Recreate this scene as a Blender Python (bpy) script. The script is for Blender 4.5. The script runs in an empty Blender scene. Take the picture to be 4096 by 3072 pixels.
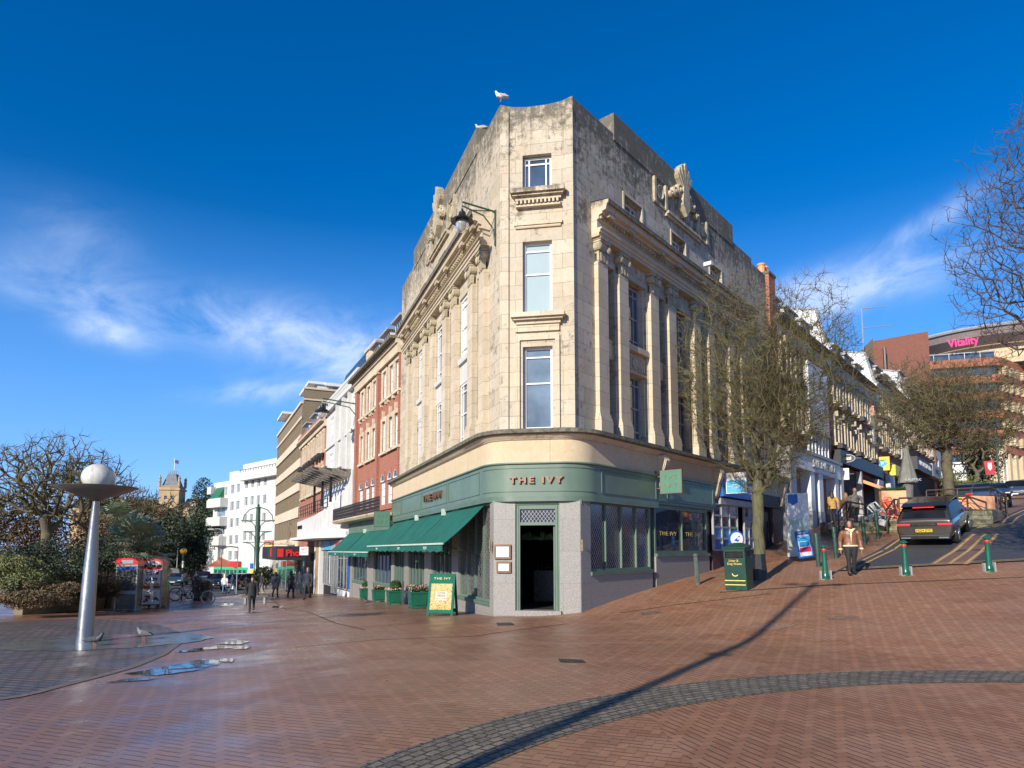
import bpy, bmesh, math, random
import numpy as np
from mathutils import Vector, Matrix, Euler
random.seed(7)
R = math.radians
C = bpy.context.scene.collection
SC = bpy.context.scene
# ---------------------------------------------------------------- camera
FPX, HZ, TH = 2700.0, 2200.0, R(5.5)
CYP = HZ - FPX*math.tan(TH)
ZC = 1.75
cam_d = bpy.data.cameras.new('camera'); cam = bpy.data.objects.new('camera', cam_d); C.objects.link(cam)
SC.camera = cam
cam_d.sensor_width = 36.0; cam_d.lens = 36.0*FPX/4096; cam_d.shift_y = (CYP-1536)/4096
cam_d.clip_end = 3000; cam_d.clip_start = 0.05
cam.location = (0, 0, ZC); cam.rotation_euler = (R(90)+TH, 0, 0)
# ---------------------------------------------------------------- sun + sky
SUN_AZ, SUN_EL = 213.0, 23.5      # compass angle from +Y (clockwise) of the sun itself
sun_d = bpy.data.lights.new('sun', 'SUN'); sun = bpy.data.objects.new('sun', sun_d); C.objects.link(sun)
sun_d.energy = 4.6; sun_d.angle = R(0.5); sun_d.color = (1, .93, .81)
sv = Vector((math.sin(R(SUN_AZ))*math.cos(R(SUN_EL)), math.cos(R(SUN_AZ))*math.cos(R(SUN_EL)), math.sin(R(SUN_EL))))
sun.rotation_euler = sv.to_track_quat('Z', 'Y').to_euler()
W = bpy.data.worlds.new('World'); SC.world = W; W.use_nodes = True
def sky_world():
    nt = W.node_tree; n = nt.nodes; l = nt.links; n.clear()
    out = n.new('ShaderNodeOutputWorld'); bg = n.new('ShaderNodeBackground'); bg.inputs[1].default_value = 0.105
    sky = n.new('ShaderNodeTexSky'); sky.sky_type = 'NISHITA'; sky.sun_disc = False
    sky.sun_elevation = R(SUN_EL); sky.sun_rotation = R(SUN_AZ)
    sky.air_density = 1.0; sky.dust_density = 0.1; sky.ozone_density = 3.5; sky.altitude = 300
    hs = n.new('ShaderNodeHueSaturation'); hs.inputs['Saturation'].default_value = 1.38; hs.inputs['Value'].default_value = 1.1; hs.inputs['Hue'].default_value = .509
    l.new(sky.outputs[0], hs.inputs['Color']); bgm = n.new('ShaderNodeMixRGB'); bgm.inputs[2].default_value = (1.5, 3.8, 9.2, 1)
    tc = n.new('ShaderNodeTexCoord'); sp = n.new('ShaderNodeSeparateXYZ'); l.new(tc.outputs['Generated'], sp.inputs[0])
    def m(op, a, b=None, c=None):
        k = n.new('ShaderNodeMath'); k.operation = op
        for i, v in enumerate((a, b, c)):
            if v is None: continue
            if isinstance(v, (int, float)): k.inputs[i].default_value = v
            else: l.new(v, k.inputs[i])
        return k.outputs[0]
    az = m('ARCTAN2', sp.outputs[0], sp.outputs[1]); el = m('ARCSINE', sp.outputs[2])
    kk = n.new('ShaderNodeMapRange'); kk.inputs[1].default_value = R(26); kk.inputs[2].default_value = R(1); kk.inputs[3].default_value = 0; kk.inputs[4].default_value = .72; l.new(el, kk.inputs[0]); l.new(kk.outputs[0], bgm.inputs[0]); l.new(hs.outputs[0], bgm.inputs[1])
    def blob(a0, e0, sa, se, tilt, amp):
        da = m('SUBTRACT', az, R(a0)); de = m('SUBTRACT', el, R(e0)); de = m('SUBTRACT', de, m('MULTIPLY', da, tilt))
        q = m('ADD', m('POWER', m('DIVIDE', da, R(sa)), 2.0), m('POWER', m('DIVIDE', de, R(se)), 2.0))
        return m('MULTIPLY', m('EXPONENT', m('MULTIPLY', q, -1.0)), amp)
    # wisps: (azimuth, elevation, half-width, half-height, tilt, amount)
    tot = None
    for b in ((-17, 17.0, 7.5, 2.2, -.06, 1.15), (-31, 17.8, 8, 1.8, -.05, .6), (-11.5, 14.8, 4.5, 2.0, -.1, 1.1), (-20, 12.6, 4.2, .9, .12, .95), (-31.5, 15.8, 2.6, 1.0, -.1, 1.05),
              (28, 19.6, 6.5, 1.7, .12, 1.15), (23, 18.8, 4, 1.5, .1, .7), (33, 23, 3.2, .8, .3, .8), (-34, 21.5, 3.5, 2.2, .0, .3)):
        k = blob(*b); tot = k if tot is None else m('ADD', tot, k)
    cv = n.new('ShaderNodeCombineXYZ')
    l.new(m('MULTIPLY', az, 8.0), cv.inputs[0]); l.new(m('MULTIPLY', m('SUBTRACT', el, m('MULTIPLY', az, .12)), 15.0), cv.inputs[1])
    nz = n.new('ShaderNodeTexNoise'); nz.inputs['Scale'].default_value = 1.0; nz.inputs['Detail'].default_value = 9; nz.inputs['Roughness'].default_value = .62; nz.inputs['Distortion'].default_value = .45
    l.new(cv.outputs[0], nz.inputs['Vector'])
    mr = n.new('ShaderNodeMapRange'); mr.inputs[1].default_value = .33; mr.inputs[2].default_value = .68
    l.new(nz.outputs[0], mr.inputs[0])
    f = m('MULTIPLY', mr.outputs[0], tot); f = m('MINIMUM', m('MULTIPLY', f, .8), .62)
    mx = n.new('ShaderNodeMixRGB'); l.new(f, mx.inputs[0]); l.new(bgm.outputs[0], mx.inputs[1]); mx.inputs[2].default_value = (5.6, 6.6, 8.6, 1)
    l.new(mx.outputs[0], bg.inputs[0]); l.new(bg.outputs[0], out.inputs[0])
sky_world()
SC.view_settings.view_transform = 'Standard'; SC.view_settings.look = 'None'
SC.view_settings.exposure = 0.5; SC.view_settings.gamma = 1.0
# ---------------------------------------------------------------- pixel helpers (photograph pixels -> world points)
_c, _s = math.cos(TH), math.sin(TH)
def ray(px, py):
    xc = (px-2048)/FPX; yc = -(py-CYP)/FPX; dy = _c-yc*_s
    return xc/dy, (_s+yc*_c)/dy
def P(px, py, Y):
    a, b = ray(px, py); return Vector((a*Y, Y, ZC+b*Y))
def smooth(a, b, x):
    t = min(1, max(0, (x-a)/(b-a))); return t*t*(3-2*t)
_SX = [-100, 13, 15, 17.6, 20, 23, 26, 28.2, 31, 35.4, 37, 60, 77, 130, 200, 600]
_SZ = [0, 0, .2, .5, .75, 1.02, 1.42, 1.7, 2.2, 2.95, 3.15, 5.0, 6.5, 10.5, 13, 16]
def ground(X, Y):
    zl = .025*max(-32, min(0, X)) - .035*(min(max(Y, 18), 62)-18) - .012*max(0, min(Y, 160)-62)
    zl -= .3*math.exp(-((X+12.5)**2+(Y-32)**2)/34)
    if Y < 18: zl *= smooth(4, 18, Y)*.6+.4 if X < 0 else 1
    zr = float(np.interp(.68*X+.73*Y, _SX, _SZ))
    w = smooth(-.8, 1.8, X-.05*Y)
    return zl*(1-w)+zr*w
def G(px, py):
    a, b = ray(px, py); lo = 2.0; step = .25; Y = lo; pv = None
    while Y < 200:
        d = ZC+b*Y-ground(a*Y, Y)
        if d < 0: break
        Y += step
    lo, hi = Y-step, Y
    for _ in range(20):
        mid = (lo+hi)/2
        if ZC+b*mid-ground(a*mid, mid) < 0: hi = mid
        else: lo = mid
    return Vector((a*lo, lo, ground(a*lo, lo)))
# ---------------------------------------------------------------- mesh builder
class M:
    def __init__(s): s.v = []; s.f = []; s.mi = []; s.k = 0; s.X = None
    def add(s, vs, fs):
        b = len(s.v)
        if s.X is not None: vs = [tuple(s.X @ Vector(p)) for p in vs]
        s.v += [tuple(p) for p in vs]; s.f += [[b+i for i in f] for f in fs]; s.mi += [s.k]*len(fs); return s
    def box(s, x0, x1, y0, y1, z0, z1):
        if x1 < x0: x0, x1 = x1, x0
        if y1 < y0: y0, y1 = y1, y0
        return s.add([(x0,y0,z0),(x1,y0,z0),(x1,y1,z0),(x0,y1,z0),(x0,y0,z1),(x1,y0,z1),(x1,y1,z1),(x0,y1,z1)],
              [(0,3,2,1),(4,5,6,7),(0,1,5,4),(1,2,6,5),(2,3,7,6),(3,0,4,7)])
    def quad(s, *p): return s.add(p, [tuple(range(len(p)))])
    def prism(s, poly, a, b, ax='y'):
        def mk(p, h): return (p[0], h, p[1]) if ax == 'y' else ((h, p[0], p[1]) if ax == 'x' else (p[0], p[1], h))
        n = len(poly); vs = [mk(p, a) for p in poly]+[mk(p, b) for p in poly]
        fs = [tuple(range(n))[::-1], tuple(range(n, 2*n))]+[(i, (i+1) % n, n+(i+1) % n, n+i) for i in range(n)]
        return s.add(vs, fs)
    def tube(s, pts, rad, n=8, cap=True, flat=1.0):
        pts = [Vector(p) for p in pts]; m = len(pts)
        if not hasattr(rad, '__len__'): rad = [rad]*m
        vs = []; up = Vector((0, 0, 1)); N = None
        for i, p in enumerate(pts):
            t = (pts[min(i+1, m-1)]-pts[max(i-1, 0)])
            t = t.normalized() if t.length > 1e-9 else Vector((0, 0, 1))
            if N is None:
                N = t.cross(up)
                if N.length < .1: N = t.cross(Vector((1, 0, 0)))
            N = N-t*N.dot(t)
            if N.length < 1e-6: N = t.orthogonal()
            N.normalize(); B = t.cross(N)
            for k in range(n):
                a = 2*math.pi*k/n; vs.append(p+N*(rad[i]*math.cos(a))+B*(rad[i]*flat*math.sin(a)))
        fs = [(i*n+k, i*n+(k+1) % n, (i+1)*n+(k+1) % n, (i+1)*n+k) for i in range(m-1) for k in range(n)]
        if cap: fs += [tuple(range(n))[::-1], tuple(range((m-1)*n, m*n))]
        return s.add(vs, fs)
    def lathe(s, prof, n=20, c=(0, 0, 0), sy=1.0):
        vs = []; fs = []
        for r, z in prof:
            for k in range(n):
                a = 2*math.pi*k/n; vs.append((c[0]+r*math.cos(a), c[1]+r*sy*math.sin(a), c[2]+z))
        for i in range(len(prof)-1):
            for k in range(n): fs.append((i*n+k, i*n+(k+1) % n, (i+1)*n+(k+1) % n, (i+1)*n+k))
        fs += [tuple(range(n))[::-1], tuple(range((len(prof)-1)*n, len(prof)*n))]
        return s.add(vs, fs)
    def ball(s, c, r, n=12, m=8):
        if not hasattr(r, '__len__'): r = (r, r, r)
        vs = []; fs = []
        for i in range(m+1):
            th = math.pi*i/m
            for k in range(n):
                a = 2*math.pi*k/n; vs.append((c[0]+r[0]*math.sin(th)*math.cos(a), c[1]+r[1]*math.sin(th)*math.sin(a), c[2]+r[2]*math.cos(th)))
        for i in range(m):
            for k in range(n): fs.append((i*n+k, (i+1)*n+k, (i+1)*n+(k+1) % n, i*n+(k+1) % n))
        return s.add(vs, fs)
    def wall(s, x0, x1, z0, z1, holes=(), depth=.3, y=0.0):
        """flat wall at y with rectangular openings and their reveals (towards +y)"""
        xs = sorted(set([x0, x1]+[h[i] for h in holes for i in (0, 1) if x0 < h[i] < x1]))
        zs = sorted(set([z0, z1]+[h[i] for h in holes for i in (2, 3) if z0 < h[i] < z1]))
        for i in range(len(xs)-1):
            for j in range(len(zs)-1):
                cx = (xs[i]+xs[i+1])/2; cz = (zs[j]+zs[j+1])/2
                if any(h[0] < cx < h[1] and h[2] < cz < h[3] for h in holes): continue
                s.quad((xs[i], y, zs[j]), (xs[i+1], y, zs[j]), (xs[i+1], y, zs[j+1]), (xs[i], y, zs[j+1]))
        for h in holes:
            a, b, c, d = h[:4]; e = y+depth
            s.quad((a, y, c), (a, y, d), (a, e, d), (a, e, c)); s.quad((b, y, c), (b, e, c), (b, e, d), (b, y, d))
            s.quad((a, y, d), (b, y, d), (b, e, d), (a, e, d)); s.quad((a, y, c), (a, e, c), (b, e, c), (b, y, c))
        return s
    def build(s, name, mat, parent=None, smooth=False, xf=None, bevel=0, auto=None):
        me = bpy.data.meshes.new(name); me.from_pydata(s.v, [], s.f)
        for mm in (mat if isinstance(mat, (list, tuple)) else [mat]): me.materials.append(mm)
        if isinstance(mat, (list, tuple)): me.polygons.foreach_set('material_index', s.mi)
        if smooth: me.polygons.foreach_set('use_smooth', [True]*len(me.polygons))
        me.update()
        o = bpy.data.objects.new(name, me); C.objects.link(o)
        if parent is not None: o.parent = parent
        if xf is not None: o.matrix_local = xf
        if smooth and auto:
            bm = bmesh.new(); bm.from_mesh(me)
            for e in bm.edges:
                if len(e.link_faces) == 2 and e.calc_face_angle(0) > auto: e.smooth = False
            bm.to_mesh(me); bm.free()
        if bevel:
            b = o.modifiers.new('bevel', 'BEVEL'); b.width = bevel; b.segments = 2; b.limit_method = 'ANGLE'
        return o
def tag(o, label=None, cat=None, group=None, kind=None):
    if label: o['label'] = label
    if cat: o['category'] = cat
    if group: o['group'] = group
    if kind: o['kind'] = kind
    return o
def thing(name, label, cat, loc=(0, 0, 0), rz=0, group=None, tilt=None):
    o = bpy.data.objects.new(name, None); C.objects.link(o); o.location = loc; o.rotation_euler = (0, 0, rz)
    if tilt: o.rotation_euler = tilt
    o.empty_display_size = .2
    return tag(o, label, cat, group)
def dup(root, label, loc=None, rz=None, scale=None, group=None):
    def cp(o, par):
        c = o.copy(); C.objects.link(c)
        if par is not None: c.parent = par; c.matrix_parent_inverse = o.matrix_parent_inverse.copy()
        for ch in list(o.children): cp(ch, c)
        return c
    r = cp(root, None); r['label'] = label
    if group: r['group'] = group
    if loc is not None: r.location = loc
    if rz is not None: r.rotation_euler = (0, 0, rz)
    if scale is not None: r.scale = (scale,)*3 if not hasattr(scale, '__len__') else scale
    return r
def fuse(m, name, mat, parent=None, vox=.02, xf=None):
    """one continuous surface out of overlapping lofts"""
    o = m.build(name, mat, None)
    k = o.modifiers.new('r', 'REMESH'); k.mode = 'VOXEL'; k.voxel_size = vox; k.use_smooth_shade = True
    q = o.modifiers.new('s', 'SMOOTH'); q.factor = .5; q.iterations = 2
    dg = bpy.context.evaluated_depsgraph_get(); dg.update()
    me = bpy.data.meshes.new_from_object(o.evaluated_get(dg)); me.name = name
    o.modifiers.clear(); o.data = me
    if not me.materials: me.materials.append(mat)
    me.polygons.foreach_set('use_smooth', [True]*len(me.polygons))
    if parent is not None: o.parent = parent
    if xf is not None: o.matrix_local = xf
    return o
def text(body, size, mat, parent, loc, rot=(R(90), 0, 0), ext=.01, name='lettering', align='CENTER', sx=1.0, space=1.0, wrap=None, bold=0):
    cu = bpy.data.curves.new(name, 'FONT'); cu.body = body; cu.size = size; cu.extrude = ext; cu.align_x = align; cu.align_y = 'CENTER'
    cu.space_character = space; cu.offset = bold; cu.resolution_u = 3
    t = bpy.data.objects.new('t', cu); me = bpy.data.meshes.new_from_object(t); bpy.data.objects.remove(t); bpy.data.curves.remove(cu)
    if sx != 1.0 or wrap:
        for v in me.vertices:
            v.co.x *= sx
            if wrap:   # bend round a vertical cylinder of radius wrap (letters in local xy, z outwards)
                a = v.co.x/wrap; rr = wrap+v.co.z; v.co.x = rr*math.sin(a); v.co.z = rr*math.cos(a)-wrap
    me.materials.clear(); me.materials.append(mat); me.name = name
    o = bpy.data.objects.new(name, me); C.objects.link(o); o.parent = parent
    o.location = loc; o.rotation_euler = rot
    return o
def XF(p, ang): return Matrix.Translation(Vector(p)) @ Matrix.Rotation(ang, 4, 'Z')
# ---------------------------------------------------------------- materials
class N:
    def __init__(s, name):
        s.m = bpy.data.materials.new(name); s.m.use_nodes = True; s.t = s.m.node_tree; s.n = s.t.nodes; s.l = s.t.links
        s.b = s.n['Principled BSDF']; s.tc = s.n.new('ShaderNodeTexCoord'); s.obj = s.tc.outputs['Object']
        s._bump = None
    def set(s, **k):
        for a, v in k.items():
            i = s.b.inputs[{'col': 'Base Color', 'rough': 'Roughness', 'metal': 'Metallic', 'spec': 'Specular IOR Level', 'emit': 'Emission Color', 'es': 'Emission Strength', 'coat': 'Coat Weight', 'trans': 'Transmission Weight', 'alpha': 'Alpha', 'ior': 'IOR', 'normal': 'Normal'}[a]]
            if isinstance(v, bpy.types.NodeSocket): s.l.new(v, i)
            elif hasattr(v, '__len__'): i.default_value = (*v, 1)[:4]
            else: i.default_value = v
        return s
    def math(s, op, a, b=None, c=None):
        k = s.n.new('ShaderNodeMath'); k.operation = op
        for i, v in enumerate((a, b, c)):
            if v is None: continue
            if isinstance(v, (int, float)): k.inputs[i].default_value = v
            else: s.l.new(v, k.inputs[i])
        return k.outputs[0]
    def noise(s, scale=5, detail=4, vec=None, rough=.55, out=0, dist=0, sc=None):
        vec = vec or s.obj
        if sc:
            mp = s.n.new('ShaderNodeMapping'); mp.inputs['Scale'].default_value = sc; s.l.new(vec, mp.inputs[0]); vec = mp.outputs[0]
        k = s.n.new('ShaderNodeTexNoise'); k.inputs['Scale'].default_value = scale; k.inputs['Detail'].default_value = detail; k.inputs['Roughness'].default_value = rough
        k.inputs['Distortion'].default_value = dist; s.l.new(vec, k.inputs['Vector']); return k.outputs[out]
    def ramp(s, fac, a, b, ca, cb=None):
        k = s.n.new('ShaderNodeMapRange'); k.inputs[1].default_value = a; k.inputs[2].default_value = b
        k.inputs[3].default_value = ca; k.inputs[4].default_value = cb if cb is not None else 1
        s.l.new(fac, k.inputs[0]); return k.outputs[0]
    def mix(s, fac, a, b, mode='MIX'):
        k = s.n.new('ShaderNodeMixRGB'); k.blend_type = mode
        for i, v in enumerate((fac, a, b)):
            if isinstance(v, bpy.types.NodeSocket): s.l.new(v, k.inputs[i])
            elif isinstance(v, (int, float)): k.inputs[i].default_value = v
            else: k.inputs[i].default_value = (*v, 1)[:4]
        return k.outputs[0]
    def sep(s, vec=None):
        k = s.n.new('ShaderNodeSeparateXYZ'); s.l.new(vec or s.obj, k.inputs[0]); return k.outputs
    def comb(s, x=0, y=0, z=0):
        k = s.n.new('ShaderNodeCombineXYZ')
        for i, v in enumerate((x, y, z)):
            if isinstance(v, (int, float)): k.inputs[i].default_value = v
            else: s.l.new(v, k.inputs[i])
        return k.outputs[0]
    def bump(s, h, strength=.3, dist=.01):
        k = s.n.new('ShaderNodeBump'); k.inputs['Strength'].default_value = strength; k.inputs['Distance'].default_value = dist
        s.l.new(h, k.inputs['Height'])
        if s._bump is not None: s.l.new(s._bump, k.inputs['Normal'])
        s._bump = k.outputs[0]; s.l.new(s._bump, s.b.inputs['Normal']); return s
    def bricks(s, vec, c1, c2, cm, w, h, mort, bias=0, off=.5):
        k = s.n.new('ShaderNodeTexBrick'); k.offset = off; k.inputs['Scale'].default_value = 1
        k.inputs['Brick Width'].default_value = w; k.inputs['Row Height'].default_value = h; k.inputs['Mortar Size'].default_value = mort
        k.inputs['Mortar Smooth'].default_value = .2; k.inputs['Bias'].default_value = bias
        for i, v in enumerate((c1, c2, cm)): k.inputs[1+i].default_value = (*v, 1)[:4]
        s.l.new(vec, k.inputs['Vector']); return k.outputs
    def face(s):
        x, y, z = s.sep(); return s.comb(s.math('ADD', x, y), z, 0)
def pm(name, col, rough=.6, metal=0, var=.18, scale=4, bump=0, spec=.5, bscale=None, coat=0, dirt=0):
    k = N(name); f = k.noise(scale, 5)
    dk = tuple(c*(1-var) for c in col); lt = tuple(min(1, c*(1+var)) for c in col)
    c = k.mix(k.ramp(f, .3, .7, 0), dk, lt)
    if dirt:
        c = k.mix(k.ramp(k.noise(scale*1.7, 6, sc=(1, 1, .25)), .52, .75, 0, dirt), c, tuple(v*.35 for v in col))
    k.set(col=c, rough=k.ramp(k.noise(scale*2.3, 3), .3, .7, max(.02, rough-.08), min(1, rough+.08)), metal=metal, spec=spec, coat=coat)
    if bump: k.bump(k.noise(bscale or scale*6, 5), bump, .01)
    return k.m
def brickmat(name, c1, c2, cm, w=.225, h=.075, mort=.01, stain=.25):
    k = N(name); o = k.bricks(k.face(), c1, c2, cm, w, h, mort)
    c = k.mix(k.ramp(k.noise(.9, 5), .35, .75, 0, stain), o[0], tuple(v*.45 for v in c1))
    c = k.mix(k.ramp(k.noise(14, 3), .3, .7, 0, .35), c, tuple(min(1, v*1.35) for v in c2))
    k.set(col=c, rough=.85, spec=.3); k.bump(o[1], -.35, .01); k.bump(k.noise(40, 3), .15, .005)
    return k.m
def stonemat(name, top=99, topw=1, low=None, cl=(.60, .51, .38), cd=(.50, .42, .305), blk=(.9, .42), amt=.55):
    """ashlar with soot and algae that gather below the parapet and ledges"""
    k = N(name); x, y, z = k.sep(); f = k.face()
    o = k.bricks(f, cl, cd, tuple(v*.55 for v in cd), blk[0], blk[1], .008)
    c = k.mix(k.ramp(k.noise(1.3, 6), .35, .7, 0, .35), o[0], (.47, .33, .17))
    c = k.mix(k.ramp(k.noise(5, 6), .45, .8, 0, .35), c, (.62, .55, .44))
    # grime: vertical runs + blotches
    run = k.noise(1.5, 8, sc=(6, 6, .55), rough=.7); bl = k.noise(4.5, 11, rough=.78, dist=.3); reg = k.noise(.75, 4)
    hz = k.ramp(z, top-topw, top, 0)
    g = k.math('ADD', k.math('ADD', k.math('MULTIPLY', bl, .75), k.math('MULTIPLY', run, .35)), k.math('ADD', k.math('MULTIPLY', reg, .3), k.math('MULTIPLY', hz, .33)))
    c = k.mix(k.ramp(g, .86, .99, 0, .84), c, (.085, .078, .06))
    c = k.mix(k.ramp(k.math('ADD', bl, k.math('MULTIPLY', reg, .5*amt)), .80, .90, 0, .8*min(1, amt)), c, (.12, .105, .075))
    c = k.mix(k.math('MULTIPLY', k.ramp(run, .5, .75, 0), k.math('ADD', k.math('MULTIPLY', hz, .6), .12)), c, (.14, .125, .095))
    c = k.mix(k.math('MULTIPLY', k.ramp(k.noise(2.3, 5, sc=(1, 1, .6)), .5, .75, 0), k.math('MULTIPLY', hz, .4)), c, (.13, .125, .06))
    c = k.mix(k.ramp(k.noise(11, 9, rough=.8), .5, .72, 0, .35), c, (.22, .195, .155))
    k.set(col=c, rough=.88, spec=.25); k.bump(o[1], -.6, .015); k.bump(k.noise(22, 6), .35, .012)
    return k.m
def glassmat(name, tint=(.02, .03, .045), rough=.04, lat=None, blind=None, spec=.9, wav=.06):
    k = N(name); c = tint; x, y, z = k.sep()
    if blind: c = k.mix(k.ramp(k.noise(.6, 3), .3, .7, 0), blind, tuple(v*.88 for v in blind))
    else: c = k.mix(k.ramp(k.noise(.9, 4), .35, .7, 0), tint, tuple(min(1, v*2.2+.004) for v in tint))
    r = rough
    if lat:   # leaded diamond lattice
        w, h = lat; xx = k.math('ADD', x, y)
        a = k.math('PINGPONG', k.math('ADD', k.math('DIVIDE', xx, w), k.math('DIVIDE', z, h)), .5)
        b = k.math('PINGPONG', k.math('SUBTRACT', k.math('DIVIDE', xx, w), k.math('DIVIDE', z, h)), .5)
        line = k.math('LESS_THAN', k.math('MINIMUM', a, b), .05)
        c = k.mix(line, k.mix(k.ramp(k.noise(3, 4), .4, .6, 0), (.012, .01, .012), (.05, .035, .045)), (.38, .38, .36)); r = k.ramp(line, 0, 1, .12, .35)
    k.set(col=c, rough=r, spec=spec); k.bump(k.noise(2.2, 2), wav, .02)
    return k.m
def flat(name, col, rough=.5, spec=.5, metal=0):
    k = N(name); k.set(col=k.mix(k.ramp(k.noise(9, 3), .3, .7, 0, .12), col, tuple(v*.6 for v in col)), rough=rough, spec=spec, metal=metal); return k.m
def emis(name, col, st):
    k = N(name); k.set(col=col, emit=col, es=st, rough=.4); return k.m
mt = {}
mt['stoneR'] = stonemat('limestone_weathered', 15.3, 4.2, cl=(.54, .465, .355), cd=(.43, .37, .28), amt=1.0)
mt['stoneS'] = stonemat('limestone_sooty_dimmed', 14.9, 3.4, cl=(.52, .46, .365), cd=(.39, .345, .27), amt=1.1)  # right front: real soot, plus its dim grazing light darkened into the tone
mt['stoneC'] = stonemat('limestone_corner', 14.9, 2.6, cl=(.55, .48, .37), cd=(.44, .385, .295), amt=.95)
mt['stone'] = stonemat('limestone_clean', 99, 1, amt=.25)
mt['stoneband'] = stonemat('render_band', 5.2, .55, cl=(.56, .45, .30), cd=(.54, .43, .285), blk=(6, 3), amt=.25)
mt['cornice'] = stonemat('cornice_stone', 12.1, .6, amt=.5)
mt['string'] = stonemat('string_stone', 5.12, .28, amt=.9)
mt['ledge'] = pm('sooty_ledge', (.13, .12, .09), .95, var=.5, scale=9, bump=.4)
mt['ornament'] = pm('carved_stone', (.40, .34, .23), .9, var=.3, scale=5, bump=.4, dirt=.6)
mt['granite'] = None
def granite():
    k = N('speckled_granite'); v = k.n.new('ShaderNodeTexVoronoi'); v.inputs['Scale'].default_value = 75; k.l.new(k.obj, v.inputs['Vector'])
    o = k.bricks(k.face(), (.285, .265, .235), (.255, .235, .205), (.12, .12, .12), 3.1, .86, .006)
    c = k.mix(k.ramp(k.sep(v.outputs['Color'])[0], .25, .8, 0, .8), o[0], (.17, .158, .14)); c = k.mix(k.ramp(k.noise(45, 4), .5, .68, 0, .5), c, (.42, .41, .39))
    k.set(col=c, rough=.45, spec=.5); return k.m
mt['granite'] = granite()
mt['green'] = pm('sage_green_paint', (.12, .172, .125), .42, var=.1, scale=1.2, spec=.4, coat=.1, dirt=.18)
mt['greend'] = pm('sage_green_trim', (.10, .15, .108), .42, var=.12, scale=2, coat=.1, dirt=.2)
mt['awning'] = pm('awning_canvas', (.004, .105, .075), .85, var=.22, scale=1.6, bump=.35, bscale=3, dirt=.2)
mt['deepgreen'] = pm('deep_green_paint', (.006, .095, .055), .3, var=.1, scale=4, coat=.3)
mt['bronze'] = pm('bronze_letters', (.23, .12, .075), .45, metal=.45, var=.2, scale=10)
mt['brass'] = pm('brass', (.6, .42, .18), .3, metal=.9, var=.15, scale=10)
mt['gold'] = pm('gold_paint', (.75, .55, .14), .5, var=.15, scale=10)
mt['white'] = pm('white_paint', (.66, .65, .63), .5, var=.05, scale=3)
mt['whiter'] = pm('white_render', (.54, .53, .50), .8, var=.06, scale=1.5, bump=.1, dirt=.3)
mt['cream'] = stonemat('cream_render', 99, 1, cl=(.66, .56, .43), cd=(.60, .50, .38), blk=(3, 1.2), amt=.1)
mt['glass'] = glassmat('window_glass')
mt['glassup'] = glassmat('upper_window_glass', (.035, .055, .085))
mt['glassblind'] = glassmat('glass_over_blind', blind=(.36, .45, .45), rough=.12)
mt['glassgrey'] = glassmat('dusty_glass', (.09, .12, .15), rough=.1)
mt['glasswhite'] = glassmat('glass_over_white_blind', blind=(.62, .62, .58), rough=.2)
mt['lattice'] = glassmat('leaded_glass', lat=(.11, .16))
mt['black'] = pm('black_metal', (.012, .012, .013), .45, var=.3, scale=6)
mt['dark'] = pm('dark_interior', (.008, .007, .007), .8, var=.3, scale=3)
mt['iron'] = pm('wrought_iron', (.03, .026, .024), .6, var=.4, scale=9)
mt['steel'] = pm('brushed_steel', (.42, .41, .39), .36, metal=1, var=.04, scale=2)
mt['grey'] = pm('grey_metal', (.30, .30, .30), .5, var=.15, scale=5)
mt['redbrick'] = brickmat('red_brick', (.37, .115, .065), (.27, .08, .05), (.36, .27, .2))
mt['yellowbrick'] = brickmat('buff_brick', (.40, .27, .13), (.30, .19, .09), (.25, .2, .15))
mt['brownbrick'] = brickmat('brown_brick', (.25, .19, .11), (.17, .13, .08), (.22, .19, .15))
mt['purplebrick'] = brickmat('plum_brick', (.30, .11, .085), (.22, .075, .06), (.28, .2, .16))
mt['slate'] = brickmat('slate_roof', (.055, .055, .06), (.035, .035, .04), (.02, .02, .02), .3, .2, .006)
def tilemat(name, col):
    k = N(name); x, y, z = k.sep(); w = k.math('PINGPONG', k.math('MULTIPLY', k.math('ADD', x, y), 3.2), .5); h = k.math('FRACT', k.math('MULTIPLY', z, 2.6))
    c = k.mix(k.ramp(w, 0, .5, 0), tuple(v*.35 for v in col), col); c = k.mix(k.ramp(h, .82, 1, 0, .7), c, tuple(v*.3 for v in col))
    c = k.mix(k.ramp(k.noise(6, 4), .4, .7, 0, .3), c, tuple(v*1.5 for v in col)); k.set(col=c, rough=.25, spec=.6); k.bump(w, .8, .05); return k.m
mt['bluetile'] = tilemat('dark_glazed_pantiles', (.02, .05, .07)); mt['redtile'] = tilemat('red_pantiles', (.42, .10, .055)); mt['greentile'] = tilemat('green_pantiles', (.03, .2, .09))
mt['skin'] = pm('skin', (.42, .23, .16), .5, var=.06, scale=8)
mt['rubber'] = pm('tyre_rubber', (.015, .015, .015), .8, var=.3, scale=20)
mt['red'] = flat('red_paint', (.62, .03, .025), .35); mt['yellow'] = flat('yellow_paint', (.72, .52, .03), .45); mt['blue'] = flat('blue_panel', (.01, .11, .42), .35)
mt['bluesky'] = flat('light_blue_panel', (.03, .36, .62), .35); mt['orange'] = flat('orange_paint', (.80, .30, .12), .6)
mt['linewh'] = flat('road_white', (.7, .7, .68), .7); mt['lineye'] = pm('road_yellow', (.42, .27, .11), .8, var=.3, scale=8)
mt['lampgreen'] = pm('lamp_green_paint', (.03, .075, .055), .35, var=.2, scale=6)
mt['chrome'] = flat('chrome', (.7, .7, .7), .12, metal=1)
mt['soil'] = pm('soil', (.05, .035, .022), .95, var=.5, scale=14, bump=.5)
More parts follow.
